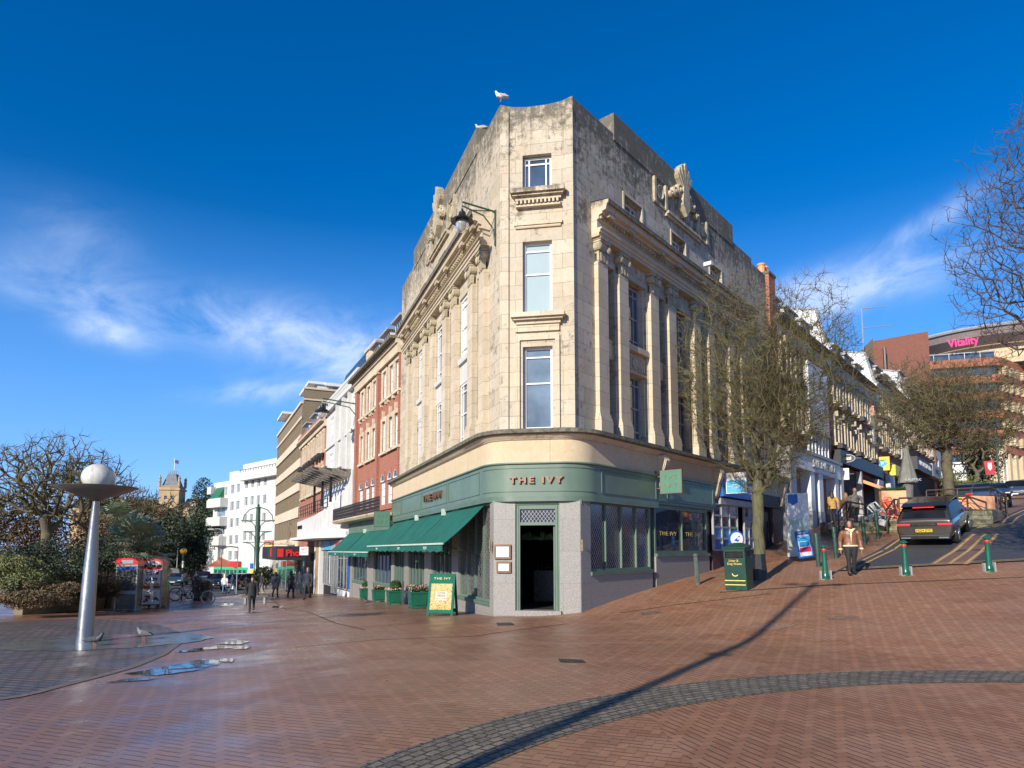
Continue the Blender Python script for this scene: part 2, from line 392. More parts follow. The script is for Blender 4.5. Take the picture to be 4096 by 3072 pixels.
# ================================================================ GROUND
def paving():
    k = N('herringbone_paving'); x, y, z = k.sep()
    def rot(a):
        ca, sa = math.cos(a)/.098, math.sin(a)/.098
        return k.math('ADD', k.math('MULTIPLY', x, ca), k.math('MULTIPLY', y, sa)), k.math('SUBTRACT', k.math('MULTIPLY', y, ca), k.math('MULTIPLY', x, sa))
    u1, v1 = rot(R(68)); u2, v2 = rot(R(20)); 
    d = k.math('SUBTRACT', x, k.math('MULTIPLY', y, -.02)); side = k.math('GREATER_THAN', d, 1.6)
    mixv = lambda a, b: k.math('ADD', a, k.math('MULTIPLY', side, k.math('SUBTRACT', b, a)))
    u, v = mixv(u1, u2), mixv(v1, v2)
    i, j = k.math('FLOOR', u), k.math('FLOOR', v); fu, fv = k.math('SUBTRACT', u, i), k.math('SUBTRACT', v, j)
    m = k.math('FLOORED_MODULO', k.math('SUBTRACT', i, j), 4.0)
    eq = lambda q: k.math('COMPARE', m, float(q), .4)
    dV = k.math('MINIMUM', k.math('ADD', fu, k.math('MULTIPLY', eq(1), 9.0)), k.math('ADD', k.math('SUBTRACT', 1.0, fu), k.math('MULTIPLY', eq(0), 9.0)))
    dU = k.math('MINIMUM', k.math('ADD', fv, k.math('MULTIPLY', eq(2), 9.0)), k.math('ADD', k.math('SUBTRACT', 1.0, fv), k.math('MULTIPLY', eq(3), 9.0)))
    lv, lu = k.ramp(dV, .045, .105, 1, 0), k.ramp(dU, .02, .08, 1, 0)
    wn = k.n.new('ShaderNodeTexWhiteNoise'); wn.noise_dimensions = '2D'
    k.l.new(k.comb(k.math('SUBTRACT', i, eq(1)), k.math('ADD', j, eq(3))), wn.inputs['Vector'])
    big = k.noise(.35, 5); med = k.noise(1.4, 6); fine = k.noise(60, 3)
    c = k.mix(wn.outputs[0], (.28, .125, .062), (.395, .188, .098))
    c = k.mix(k.ramp(big, .35, .7, 0, .55), c, (.24, .14, .09))
    c = k.mix(k.ramp(med, .5, .75, 0, .4), c, (.43, .245, .13))
    c = k.mix(k.ramp(k.noise(5, 7, rough=.7), .58, .7, 0, .3), c, (.12, .075, .06))
    # darker where the left-hand side is wet
    wet = k.math('MULTIPLY', k.ramp(k.math('ADD', d, k.math('MULTIPLY', big, 6.0)), -.5, 8.5, 1, 0), k.ramp(k.noise(.55, 6, dist=.5), .32, .58, .35, 1))
    wet = k.math('MAXIMUM', wet, k.ramp(y, 20, 28, 0, .8))
    c = k.mix(k.math('MULTIPLY', wet, .5), c, (.14, .066, .042))
    c = k.mix(k.ramp(k.noise(.9, 9, rough=.75, dist=.6), .56, .66, 0, .38), c, (.13, .085, .065)); c = k.mix(k.ramp(k.noise(.22, 3, dist=2.0), .49, .5, 0, .16), c, (.5, .3, .2))
    c = k.mix(k.math('MULTIPLY', lu, .35), c, (.06, .035, .028)); c = k.mix(k.math('MULTIPLY', lv, .88), c, (.025, .016, .013))
    specks = k.n.new('ShaderNodeTexVoronoi'); specks.inputs['Scale'].default_value = 2.2; k.l.new(k.obj, specks.inputs['Vector'])
    c = k.mix(k.ramp(specks.outputs['Distance'], .018, .03, .75, 0), c, (.5, .48, .44))
    rg = k.math('SUBTRACT', .62, k.math('MULTIPLY', wet, k.ramp(med, .3, .7, .44, .24)))
    k.set(col=c, rough=rg, spec=k.ramp(wet, 0, 1, .15, .55))
    k.bump(k.math('MAXIMUM', lv, k.math('MULTIPLY', lu, .5)), -.5, .012); k.bump(fine, .15, .004); k.bump(k.noise(3, 3), .1, .02)
    return k.m
def grid_sheet(name, mat, xs, ys, dz=0.0):
    vs = [(x, y, ground(x, y)+dz) for y in ys for x in xs]; n = len(xs)
    fs = [(j*n+i, j*n+i+1, (j+1)*n+i+1, (j+1)*n+i) for j in range(len(ys)-1) for i in range(n-1)]
    return M().add(vs, fs).build(name, mat, smooth=True)
xs = [-700, -400, -250, -160, -110, -80, -60, -50, -44]+[-40+.75*i for i in range(107)]+[42, 46, 52, 60, 72, 90, 120, 170, 260, 420, 800]
ys = [-120, -60, -30, -15]+[-8+.75*i for i in range(107)]+[74, 78, 84, 92, 102, 115, 130, 150, 180, 230, 320, 500, 900]
tag(grid_sheet('paving', paving(), xs, ys), kind='structure')
def resample(pts, n):
    pts = [Vector((p[0], p[1])) for p in pts]; L = [0]
    for a, b in zip(pts, pts[1:]): L.append(L[-1]+(b-a).length)
    out = []
    for i in range(n+1):
        t = L[-1]*i/n; k = max(0, min(len(pts)-2, next((q for q in range(len(L)-1) if L[q+1] >= t), len(pts)-2)))
        f = (t-L[k])/max(1e-9, L[k+1]-L[k]); out.append(pts[k].lerp(pts[k+1], f))
    return out
def ribbon(A, B, n, cols, dz, m=None):
    m = m or M(); a, b = resample(A, n), resample(B, n); vs = []
    for p, q in zip(a, b):
        for c in range(cols+1):
            r = p.lerp(q, c/cols); vs.append((r.x, r.y, ground(r.x, r.y)+dz))
    w = cols+1
    return m.add(vs, [(i*w+c, i*w+c+1, (i+1)*w+c+1, (i+1)*w+c) for i in range(n) for c in range(cols)])
def stripe(pts, wd, dz, m=None, n=30):
    p = resample(pts, n); A = []; B = []
    for i, q in enumerate(p):
        t = (p[min(i+1, n)]-p[max(i-1, 0)]).normalized(); nn = Vector((-t.y, t.x))*wd/2; A.append(q+nn); B.append(q-nn)
    return ribbon(A, B, n, 1, dz, m)
def fan(c, pts, dz, m=None, rings=6):
    m = m or M(); n = len(pts); vs = []
    for r in range(rings+1):
        for p in pts:
            f = max(.002, r/rings); x = c[0]+(p[0]-c[0])*f; y = c[1]+(p[1]-c[1])*f; vs.append((x, y, ground(x, y)+dz))
    return m.add(vs, [(r*n+i, r*n+(i+1) % n, (r+1)*n+(i+1) % n, (r+1)*n+i) for r in range(rings) for i in range(n)])
asph = N('asphalt'); asph.set(col=asph.mix(asph.ramp(asph.noise(.5, 6), .3, .7, 0), asph.mix(asph.ramp(asph.noise(70, 2), .4, .6, 0), (.035, .036, .04), (.085, .085, .088)), (.05, .05, .053)), rough=asph.ramp(asph.noise(.8, 4), .3, .7, .5, .75)); asph.bump(asph.noise(90, 2), .4, .006)
mt['asphalt'] = asph.m
ra, rb, rc_, rd, re_ = G(3345, 2287), G(3581, 2158), G(3880, 2119), G(3985, 2104), G(4096, 2036)
dirr = Vector((math.sin(R(46)), math.cos(R(46))))
rf = Vector((re_.x, re_.y))+Vector((math.sin(R(43)), math.cos(R(43))))*120
left_edge = [(ra.x, ra.y), (rb.x, rb.y), (rc_.x, rc_.y), (rd.x, rd.y), (re_.x, re_.y), (rf.x, rf.y)]
fr = G(4096, 2247); fdir = Vector((fr.x-ra.x, fr.y-ra.y)).normalized()
r0 = Vector((ra.x, ra.y))+fdir*16
right_edge = [(r0.x, r0.y), (r0.x+dirr.x*60, r0.y+dirr.y*60), (r0.x+dirr.x*170, r0.y+dirr.y*170)]
tag(ribbon(left_edge, right_edge, 160, 14, .035).build('road', mt['asphalt'], smooth=True), kind='structure')
ym = M()
stripe([(ra.x+.25, ra.y), (rb.x+.25, rb.y-.05)], .09, .045, ym); stripe([(ra.x+.55, ra.y-.05), (rb.x+.6, rb.y-.15)], .09, .045, ym)
for d in (.1, .32):
    stripe([(ra.x-dirr.y*0+dirr.x*d+.2, ra.y+dirr.y*d), (r0.x+dirr.x*d, r0.y+dirr.y*d)], .07, .045, ym, 50)
for d in (.15, .45): stripe([(rc_.x+d, rc_.y-d*.6), (rd.x+d, rd.y-d*.6), (re_.x+d*1.1, re_.y-d*.8), (rf.x+d, rf.y-d)], .09, .045, ym, 90)
m0, m1_ = G(3735, 2261), G(3896, 2141); md = Vector((m1_.x-m0.x, m1_.y-m0.y)).normalized(); mn = Vector((md.y, -md.x))
for o in (0, .42, .84): stripe([(m0.x+mn.x*o, m0.y+mn.y*o), (m1_.x+mn.x*(o*.9), m1_.y+mn.y*(o*.9))], .11, .048, ym)
tag(ym.build('road_markings', mt['lineye']), kind='structure')
mb_ = pm('brick_margin', (.17, .09, .065), .75, var=.3, scale=12, bump=.3)
bm_ = M(); ribbon([(m0.x-.12*mn.x, m0.y-.12*mn.y), (m1_.x-.12*mn.x, m1_.y-.12*mn.y)], [(m0.x+.95*mn.x, m0.y+.95*mn.y), (m1_.x+.85*mn.x, m1_.y+.85*mn.y)], 12, 2, .042, bm_)
ribbon([(rc_.x-.7, rc_.y-.1), (rd.x-.8, rd.y+.4), (re_.x-.9, re_.y+.9), (rf.x-1, rf.y+1)], left_edge[2:], 60, 2, .055, bm_)
tag(bm_.build('brick_margin', mb_), kind='structure')
# dark channel drain in front of the bollards, worn edge along the street, manholes
dm = M(); g1, g2, g3 = G(2880, 2370), G(3300, 2341), G(4110, 2309); stripe([(g1.x, g1.y), (g2.x, g2.y), (g3.x, g3.y), (g3.x+6, g3.y-1)], .11, .008, dm, 40)
stripe([tuple(G(*p)[:2]) for p in ((2480, 2452), (2700, 2420), (2880, 2400), (3080, 2375))], .035, .008, dm, 40)
stripe([tuple(G(*p)[:2]) for p in ((1080, 2395), (1180, 2440), (1330, 2490), (1460, 2520))], .04, .006, dm, 40)
stripe([tuple(G(*p)[:2]) for p in ((1180, 2590), (1500, 2560), (1900, 2545), (2300, 2490))], .03, .006, dm, 40)
tag(dm.build('channel_drain', mt['soil']), kind='structure')
for nm_, px_, wd_, m_ in (('manhole_cover', [(2232, 2636), (2330, 2640), (2345, 2652), (2240, 2650)], 0, mt['iron']), ('manhole_cover', [(1985, 2492), (2045, 2490), (2060, 2500), (1990, 2503)], 0, mt['iron']), ('manhole_cover', [(2560, 2452), (2640, 2444), (2655, 2452), (2570, 2461)], 0, pm('worn_cover', (.16, .10, .07), .6, var=.4, scale=9, bump=.4)), ('patched_paving', [(2960, 2512), (3100, 2492), (3200, 2500), (3090, 2522)], 0, pm('patched_bricks', (.27, .15, .09), .8, var=.4, scale=14, bump=.4)), ('patched_paving', [(3300, 2470), (3420, 2462), (3440, 2472), (3320, 2482)], 0, pm('dark_patch', (.22, .12, .08), .8, var=.4, scale=14, bump=.4))):
    pts_m = [tuple(G(*q_)[:2]) for q_ in px_]; tag(fan((sum(a[0] for a in pts_m)/4, sum(a[1] for a in pts_m)/4), [tuple(v) for v in resample(pts_m+[pts_m[0]], 24)[:-1]], .007, rings=3).build(nm_, m_), kind='structure')
# granite sett arc and sett circle round the lamp column
def setts(name, R0, w, h, c1, c2, cm):
    k = N(name); x, y, z = k.sep(); a = k.math('ARCTAN2', y, x); r = k.math('SQRT', k.math('ADD', k.math('MULTIPLY', x, x), k.math('MULTIPLY', y, y)))
    o = k.bricks(k.comb(k.math('MULTIPLY', a, R0), r, 0), c1, c2, cm, w, h, .013)
    c = k.mix(k.ramp(k.noise(3, 6), .4, .7, 0, .6), o[0], (.06, .055, .048)); c = k.mix(k.ramp(k.noise(30, 4), .5, .7, 0, .5), c, (.30, .285, .25))
    k.set(col=c, rough=k.ramp(k.noise(1, 4), .3, .7, .6, .85), spec=.2); k.bump(o[1], -.9, .03); k.bump(k.noise(25, 4), .5, .012); return k.m
def ring(c, ra_, rb_, a0, a1, n, dz, m=None):
    m = m or M(); vs = []
    for i in range(n+1):
        a = a0+(a1-a0)*i/n
        for j in range(4):
            r = ra_+(rb_-ra_)*j/3; x, y = c[0]+r*math.cos(a), c[1]+r*math.sin(a); vs.append((r*math.cos(a), r*math.sin(a), ground(x, y)+dz))
    return m.add(vs, [(i*4+j, i*4+j+1, (i+1)*4+j+1, (i+1)*4+j) for i in range(n) for j in range(3)])
so = ring((6.3, 1.3), 7.85, 8.75, 0, 2*math.pi, 140, .005).build('sett_band', setts('sett_arc', 8.3, .16, .1, (.25, .20, .14), (.14, .115, .085), (.025, .02, .015)), smooth=True); so.location = (6.3, 1.3, 0); tag(so, kind='structure')
lc = G(338, 2572); LAMP = Vector((lc.x, lc.y, ground(lc.x, lc.y)))
bp = [tuple(G(*p)[:2]) for p in ((739, 2552), (700, 2582), (644, 2622), (502, 2680), (285, 2734), (136, 2775), (0, 2809))]
far = [(-9.5, 7.5), (-14, 7), (-20, 9), (-22, 14), (-20, 19)]
top = [tuple(G(*p)[:2]) for p in ((230, 2478), (400, 2477), (560, 2487), (670, 2510), (725, 2532))]
loop = resample(bp+far+top+[bp[0]], 70)[:-1]
lo = fan((lc.x, lc.y), [(p.x, p.y) for p in loop], .005, rings=12)
cx_, cy_ = lc.x+1.2, lc.y+.2
def lam():
    k = N('wet_setts'); x, y, z = k.sep(); u = k.math('ADD', k.math('MULTIPLY', x, .94), k.math('MULTIPLY', y, -.34)); v = k.math('ADD', k.math('MULTIPLY', y, .94), k.math('MULTIPLY', x, .34))
    o = k.bricks(k.comb(u, v, 0), (.22, .145, .098), (.15, .105, .075), (.02, .018, .015), .32, .14, .022)
    c = k.mix(k.ramp(k.noise(1.5, 6), .4, .7, 0, .6), o[0], (.08, .065, .05)); k.set(col=c, rough=k.ramp(k.noise(.9, 5), .35, .65, .25, .65), spec=.35); k.bump(o[1], -.7, .02); k.bump(k.noise(20, 4), .4, .01); return k.m
tag(lo.build('wet_sett_circle', lam(), smooth=True), kind='structure')
cm_ = stripe([(p.x, p.y) for p in loop[:34]], .16, .009, None, 90)
tag(cm_.build('kerb_course', pm('kerb_course', (.16, .12, .095), .6, var=.3, scale=10, bump=.3)), kind='structure')
wet = N('standing_water'); wet.set(col=(.02, .018, .017), rough=.03, spec=1.0, ior=1.6); wet.bump(wet.noise(1.6, 2), .05, .02); wet.set(alpha=wet.ramp(wet.noise(2.3, 6, sc=(.8, 1.6, 1)), .40, .52, 0))
slab = fan((lc.x+.4, lc.y+.1), [(lc.x+.4+2.1*math.cos(a*math.pi/16)*(1+.06*math.sin(a*1.7)), lc.y+.1+1.45*math.sin(a*math.pi/16)*(1+.05*math.cos(a*2.3))) for a in range(32)], .012)
sm_ = pm('wet_slab', (.16, .165, .17), .16, var=.2, scale=1.4, bump=.12, bscale=5)
tag(slab.build('stone_slab', sm_, smooth=True), kind='structure')
def blob(pix, jit, dz=.012, m=None, n=44):
    pts = resample([tuple(G(*p)[:2]) for p in pix+[pix[0]]], n)[:-1]
    c = sum(pts, Vector((0, 0)))/len(pts); q = []
    for i, p in enumerate(pts):
        f = 1+jit*math.sin(i*1.9)*math.cos(i*.83+1)+jit*.5*math.sin(i*3.7); q.append((c.x+(p.x-c.x)*f, c.y+(p.y-c.y)*f))
    return fan((c.x, c.y), q, dz, m, 3)
pud = M()
for px_ in ([(490, 2698), (620, 2705), (760, 2688), (870, 2668), (880, 2644), (800, 2640), (700, 2660), (560, 2688)], [(698, 2612), (780, 2608), (860, 2598), (990, 2598), (1000, 2584), (880, 2584), (740, 2602)],
            [(860, 2577), (960, 2580), (1000, 2568), (930, 2560)], [(420, 2735), (600, 2722), (640, 2712), (500, 2718)], [(880, 2648), (930, 2650), (940, 2636), (880, 2636)],
            [(980, 2452), (1030, 2454), (1080, 2448), (1020, 2446)], [(860, 2422), (930, 2426), (940, 2414), (880, 2414)], [(1085, 2430), (1130, 2432), (1135, 2426), (1095, 2424)]):
    blob(px_, .06, .013, pud)
tag(pud.build('puddle', wet.m, smooth=True), kind='structure')
# left-hand carriageway beyond the plaza
lr = M(); ribbon([tuple(G(*p)[:2]) for p in ((690, 2405), (760, 2395), (900, 2385), (1000, 2372), (1040, 2360))], [tuple(G(*p)[:2]) for p in ((560, 2330), (640, 2290), (700, 2285), (820, 2290), (900, 2295))], 40, 20, .03, lr)
lrs = lr.build('street', mt['asphalt'], smooth=True); tag(lrs, kind='structure')
# ================================================================ CORNER BUILDING
RA_, LA_ = Vector((1.7427, 18.3, 0)), Vector((-.3464, 18.6608, 0))
IL = Vector((.7, 18.45, 0)); TI = Matrix.Translation(-IL)
xR, xL, xC = TI @ XF(RA_, R(50.4)), TI @ XF(LA_, R(-69.7)), TI @ XF(LA_, R(-9.8))
ivy = thing('corner_building', 'tall pale stone corner building with pilasters above a sage green restaurant front', 'building', IL)
LEN = {1: 16.3, -1: 14.7}
def sash(root, xf, x0, x1, z0, z1, y, bx=(), bz=(), glass='glassup', fm='white', fw=.06, name='window', d=.06):
    f = M(); f.box(x0, x1, y, y+d, z0, z0+fw); f.box(x0, x1, y, y+d, z1-fw, z1); f.box(x0, x0+fw, y, y+d, z0+fw, z1-fw); f.box(x1-fw, x1, y, y+d, z0+fw, z1-fw)
    zz = sorted([z0+fw]+[q for b in bz for q in (z0+(z1-z0)*b-.022, z0+(z1-z0)*b+.022)]+[z1-fw])
    for b in bz: c = z0+(z1-z0)*b; f.box(x0+fw, x1-fw, y+.005, y+d-.01, c-.022, c+.022)
    for b in bx:
        c = x0+(x1-x0)*b
        for k in range(0, len(zz), 2): f.box(c-.02, c+.02, y+.008, y+d-.012, zz[k], zz[k+1])
    o = f.build(name, mt[fm], root, xf=xf)
    M().quad((x0+.01, y+d*.7, z0+.01), (x1-.01, y+d*.7, z0+.01), (x1-.01, y+d*.7, z1-.01), (x0+.01, y+d*.7, z1-.01)).build('pane', mt[glass], o)
    return o
def capital(m, c, w, z0, z1, s):
    h = z1-z0; m.box(c-w/2+.02, c+w/2-.02, -.2, 0, z0, z0+.05)
    for i in range(6):
        x = c-w/2+w*(i+.5)/6; m.prism([(x-.045, z0+.05), (x+.045, z0+.05), (x+.06, z0+h*.45), (x, z0+h*.55), (x-.06, z0+h*.45)], -.215-.03*(i % 2), -.1)
    m.prism([(c-w*.46, z0+h*.4), (c+w*.46, z0+h*.4), (c+w*.6, z0+h*.82), (c-w*.6, z0+h*.82)], -.2, 0)
    for q in (-1, 1):
        X = m.X; m.X = (X or Matrix.Identity(4)) @ Matrix.Translation((c+q*w*.5, 0, z0+h*.66)) @ Matrix.Rotation(R(90), 4, 'X')
        m.lathe([(.13, .02), (.13, .31), (.08, .34), (.03, .36)], 12); m.X = X
    for i in range(5):
        x = c-w*.3+w*.6*i/4; m.prism([(x-.03, z0+h*.5), (x+.03, z0+h*.5), (x+.045, z0+h*.85), (x-.045, z0+h*.85)], -.27, -.12)
    m.box(c-w*.62, c+w*.62, -.34, 0, z0+h*.84, z0+h*.93); m.box(c-w*.67, c+w*.67, -.38, 0, z0+h*.93, z1)
PIL = [(1.0, 1.64), (2.2, 2.84), (4.2, 4.86), (5.5, 6.15), (7.52, 8.16), (8.8, 9.45), (10.8, 11.45), (12.1, 12.75)]
WIN = [(2.84, 4.2), (6.15, 7.52), (9.45, 10.8)]
for s, xf in ((1, xR), (-1, xL)):
    E_ = LEN[s]; h = lambda a, b: (min(s*a, s*b), max(s*a, s*b))
    wins4 = [(2.85, 3.98), (6.15, 7.25), (9.45, 10.55)]
    nich = [(PIL[i][1], PIL[i+1][0]) for i in (0, 2, 4, 6)]
    holes = [(*h(*w), 5.2, 10.3) for w in WIN]+[(*h(*w), 5.2, 10.3) for w in nich]+[(*h(*w), 11.95, 13.0) for w in wins4]
    w = M(); w.wall(*h(0, E_), 4.9, 14.55, holes, .38 if s > 0 else .16)
    # parapet steps
    w.wall(*h(0, 2.25), 14.55, 14.76); w.wall(*h(11.9, 14.1 if s > 0 else E_), 14.55, 14.76)
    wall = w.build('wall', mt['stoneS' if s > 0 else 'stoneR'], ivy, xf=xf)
    p = M(); e2 = 14.1 if s > 0 else E_
    p.box(*h(2.25, 11.9), -.03, .5, 14.55, 15.45); p.box(*h(.02, 2.25), .004, .5, 14.5, 14.75); p.box(*h(11.9, e2), .004, .5, 14.5, 14.75)
    p.box(*h(e2-.35, e2), .012, 5, 12.2, 14.7)
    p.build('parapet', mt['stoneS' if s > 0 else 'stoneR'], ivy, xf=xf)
    # order
    for a, b in PIL:
        c = s*(a+b)/2; wd = b-a
        q = M(); q.box(c-wd/2+.05, c+wd/2-.05, -.14, 0, 5.66, 10.16); po = q.build('pilaster', mt['stone'], ivy, xf=xf)
        q = M(); q.box(c-wd/2, c+wd/2, -.22, 0, 5.0, 5.48); q.box(c-wd/2+.015, c+wd/2-.015, -.2, 0, 5.48, 5.56); q.box(c-wd/2+.03, c+wd/2-.03, -.17, 0, 5.56, 5.66); q.build('base', mt['stone'], po)
        q = M(); q.X = Matrix.Translation((c, 0, 0)) @ Matrix.Diagonal((.82, .72, 1, 1)); capital(q, 0, wd-.06, 10.16, 10.87, s); q.X = None; q.build('capital', mt['ornament'], po)
    ent = [(0, 10.87), (-.26, 10.87), (-.26, 11.0), (-.3, 11.02), (-.3, 11.12), (-.36, 11.16), (-.36, 11.2), (-.2, 11.22), (-.2, 11.58), (-.26, 11.62), (-.26, 11.76), (-.38, 11.8), (-.38, 11.88), (-.5, 11.92), (-.53, 12.1), (-.6, 12.26), (-.6, 12.32), (0, 12.42)]
    # sides of the entablature are returned onto the wall
    zc_ = lambda z: 10.87+(z-10.87)*.69
    q = M(); q.prism([(y, zc_(z)) for y, z in ent], *h(.92, 13.0), 'x'); q.build('entablature', mt['cornice'], ivy, xf=xf)
    q = M()
    for i in range(66):
        t = .98+i*.182; q.box(*h(t, t+.1), -.32, -.26, zc_(11.63), zc_(11.76))
    for a, b in PIL: 
        for t in ((a+b)/2-.0,): q.box(*h(t-.16, t+.16), -.48, -.38, zc_(11.72), zc_(11.9))
    q.build('dentil_course', mt['ornament'], ivy, xf=xf)
    q = M(); q.quad(*[(s*t, y, zc_(z)+.004) for t, y, z in ((.9, -.61, 12.332), (13.02, -.61, 12.332), (13.02, -.0, 12.44), (.9, -.0, 12.44))]); q.box(*h(.9, 13.02), -.612, -.595, zc_(12.12), zc_(12.332)+.004); q.build('cornice_weathering', mt['ledge'], ivy, xf=xf)
    for i, (a, b) in enumerate(WIN):
        x0, x1 = h(a, b)
        for z0, z1 in ((5.22, 7.3), (8.2, 10.25)):
            sash(ivy, xf, x0+.08, x1-.08, z0, z1, .26 if s > 0 else .04, bx=(.22, .78) if s < 0 else (.3,) if 0 else (.72,), bz=(.14, .5, .86), glass='glasswhite' if s < 0 and i == 0 and z0 > 8 else 'glassup', fm='white' if s < 0 else 'grey', fw=.07)
        q = M(); q.box(x0, x1, .1 if s > 0 else .03, .37, 7.35, 8.0); q.box(x0, x1, -.06, .3, 8.0, 8.18); q.box(x0, x1, .02, .3, 7.3, 7.38)
        for k in range(9):
            if k in (3, 4, 5): continue
            xx = x0+.12+(x1-x0-.24)*k/8; q.box(xx-.035, xx+.035, .06, .1, 7.45, 7.92)
        X = q.X; q.X = Matrix.Translation(((x0+x1)/2, .1, 7.68)) @ Matrix.Rotation(R(90), 4, 'X'); q.lathe([(.2, 0), (.2, .05), (.14, .06), (.13, .03)], 16); q.X = X
        q.build('spandrel', mt['whiter'] if s < 0 else mt['stone'], ivy, xf=xf)
        q = M(); q.box(x0, x0+.08, .1, .37, 5.4, 10.3); q.box(x1-.08, x1, .1, .37, 5.4, 10.3); q.build('mullion', mt['stone'], ivy, xf=xf)
    for a, b in nich:
        x0, x1 = h(a, b); sash(ivy, xf, x0+.04, x1-.04, 5.22, 10.25, .3, bz=(.4, .52, .95), glass='glass', fm='grey', fw=.05)
        M().box(x0, x1, .1, .29, 7.5, 8.1).build('spandrel', mt['stone'], ivy, xf=xf)
    for a, b in wins4:
        x0, x1 = h(a, b); sash(ivy, xf, x0+.02, x1-.02, 11.97, 12.98, .22, bx=(.25, .75), bz=(.78,), glass='glassup', fm='white', fw=.055)
        q = M(); q.box(x0-.09, x0, -.03, .02, 11.95, 13.09); q.box(x1, x1+.09, -.03, .02, 11.95, 13.09); q.box(x0, x1, -.03, .02, 13.0, 13.09); q.build('window_surround', mt['stone'], ivy, xf=xf)
    # carved panel, roundels and shell crest
    q = M(); pa, pb = h(4.8, 9.2); pc, pd = h(5.7, 8.35)
    for x0, x1 in ((pa, pa+.14), (pb-.14, pb), (pc-.08, pc+.08), (pd-.08, pd+.08)): q.box(x0, x1, -.09, 0, 13.6, 14.5)
    q.box(pa, pc, -.06, 0, 13.58, 13.66); q.box(pd, pb, -.06, 0, 13.58, 13.66); q.box(pc, pd, -.16, 0, 13.5, 13.6); q.box(pc-.05, pd+.05, -.1, 0, 13.4, 13.5)
    for cx in ((pa+pc)/2, (pd+pb)/2):
        q.X = Matrix.Translation((cx, 0, 14.08)) @ Matrix.Rotation(R(90), 4, 'X'); q.lathe([(.27, -.01), (.27, .06), (.22, .08), (.2, .04)], 20); q.X = None
    q.build('carved_panel', mt['ornament'], ivy, xf=xf)
    q = M(); cx = s*7.0
    for i in range(11):
        a = R(-42+84*i/10); q.X = Matrix.Translation((cx, -.1, 14.7)) @ Matrix.Rotation(a, 4, 'Y') @ Matrix.Diagonal((.7, .8, .86, 1))
        L_ = 1.35-.42*abs(i-5)/5; q.prism([(-.05, .1), (.05, .1), (.11, L_*.85), (.07, L_), (0, L_*1.03), (-.07, L_), (-.11, L_*.85)], -.12-.04*(i % 2), .14)
    q.X = None
    for sg in (-1, 1):
        for rr, ox, oz in ((.24, .36, 14.72), (.19, .74, 14.52), (.14, 1.05, 14.3)):
            q.X = Matrix.Translation((cx+sg*ox, -.02, oz)) @ Matrix.Rotation(R(90), 4, 'X'); q.lathe([(rr, 0), (rr, .12), (rr*.75, .17), (rr*.6, .1), (rr*.35, .19), (.03, .22)], 16); q.X = None
    q.prism([(cx-.3, 14.2), (cx, 13.85), (cx+.3, 14.2), (cx+.22, 14.9), (cx-.22, 14.9)], -.24, .05)
    q.build('shell_crest', mt['ornament'], ivy, xf=xf)
# chamfered corner bay
q = M(); CW = 2.12; hx = (.66, 1.5)
q.wall(0, CW, 4.9, 14.5, [(*hx, 5.1, 7.44), (*hx, 8.4, 10.52), (*hx, 11.98, 13.12)], .3)
q.prism([(0, 14.5), (CW, 14.5), (CW, 14.79), (1.75, 14.66), (1.3, 14.61), (.8, 14.6), (.35, 14.65), (0, 14.76)], 0, .5)
q.build('wall', mt['stoneC'], ivy, xf=xC)
q = M()
q.box(.02, .26, -.05, 0, 5.0, 14.5); q.box(CW-.2, CW-.0, -.05, 0, 5.0, 14.5); q.build('corner_strip', mt['stoneC'], ivy, xf=xC)
for i, (z0, z1, gl) in enumerate(((5.1, 7.44, 'glassgrey'), (8.4, 10.52, 'glassblind'))):
    sash(ivy, xC, hx[0]+.01, hx[1]-.01, z0, z1, .15, bz=(.56, .88), glass=gl, fw=.065)
sash(ivy, xC, hx[0]+.01, hx[1]-.01, 11.98, 13.1, .15, bx=(.2, .8), bz=(.82,), glass='glassup', fw=.06)
for z, a, b in ((8.22, .36, 1.86), (11.86, .34, 1.9)):
    q = M(); q.box(a, b, -.3, 0, z, z+.13); q.box(a+.05, b-.05, -.22, 0, z-.06, z); q.box(a+.12, b-.12, -.12, 0, z-.16, z-.06)
    if z < 9: q.build('hood_mould', mt['cornice'], ivy, xf=xC)
q.box(a+.14, b-.14, -.14, 0, 11.5, 11.56)
for i in range(11): q.box(.5+i*.115, .56+i*.115, -.19, -.0, 11.57, 11.69)
q.box(.42, 1.8, -.08, 0, 10.98, 11.08); q.box(.46, 1.76, -.05, 0, 10.9, 10.97)
q.build('hood_mould', mt['cornice'], ivy, xf=xC)
q = M()
for z0, z1 in ((5.08, 7.44),):
    q.box(hx[0]-.2, hx[0]-.08, -.06, 0, z0, z1+.3); q.box(hx[1]+.08, hx[1]+.2, -.06, 0, z0, z1+.3); q.box(hx[0]-.08, hx[1]+.08, -.06, 0, z1+.18, z1+.3)
    q.box(hx[0]-.2, hx[1]+.2, -.07, 0, 7.86, 8.14)
q.build('window_surround', mt['stone'], ivy, xf=xC)
# the mass of the building: roof and back
rr_, ll_ = RA_+Vector((math.sin(R(39.6)), math.cos(R(39.6)), 0))*16.3, LA_+Vector((math.sin(R(-20.3)), math.cos(R(-20.3)), 0))*14.7
q = M(); T = lambda v, z: tuple(v-IL+Vector((0, 0, z)))
bk = Vector((3.6, 36.5, 0))
q.quad(T(LA_, 14.3), T(RA_, 14.3), T(rr_, 14.3), T(bk, 14.3), T(ll_, 14.3)); q.quad(T(rr_, 0), T(bk, 0), T(bk, 14.3), T(rr_, 14.3)); q.quad(T(bk, 0), T(ll_, 0), T(ll_, 14.3), T(bk, 14.3))
q.build('roof', mt['slate'], ivy)
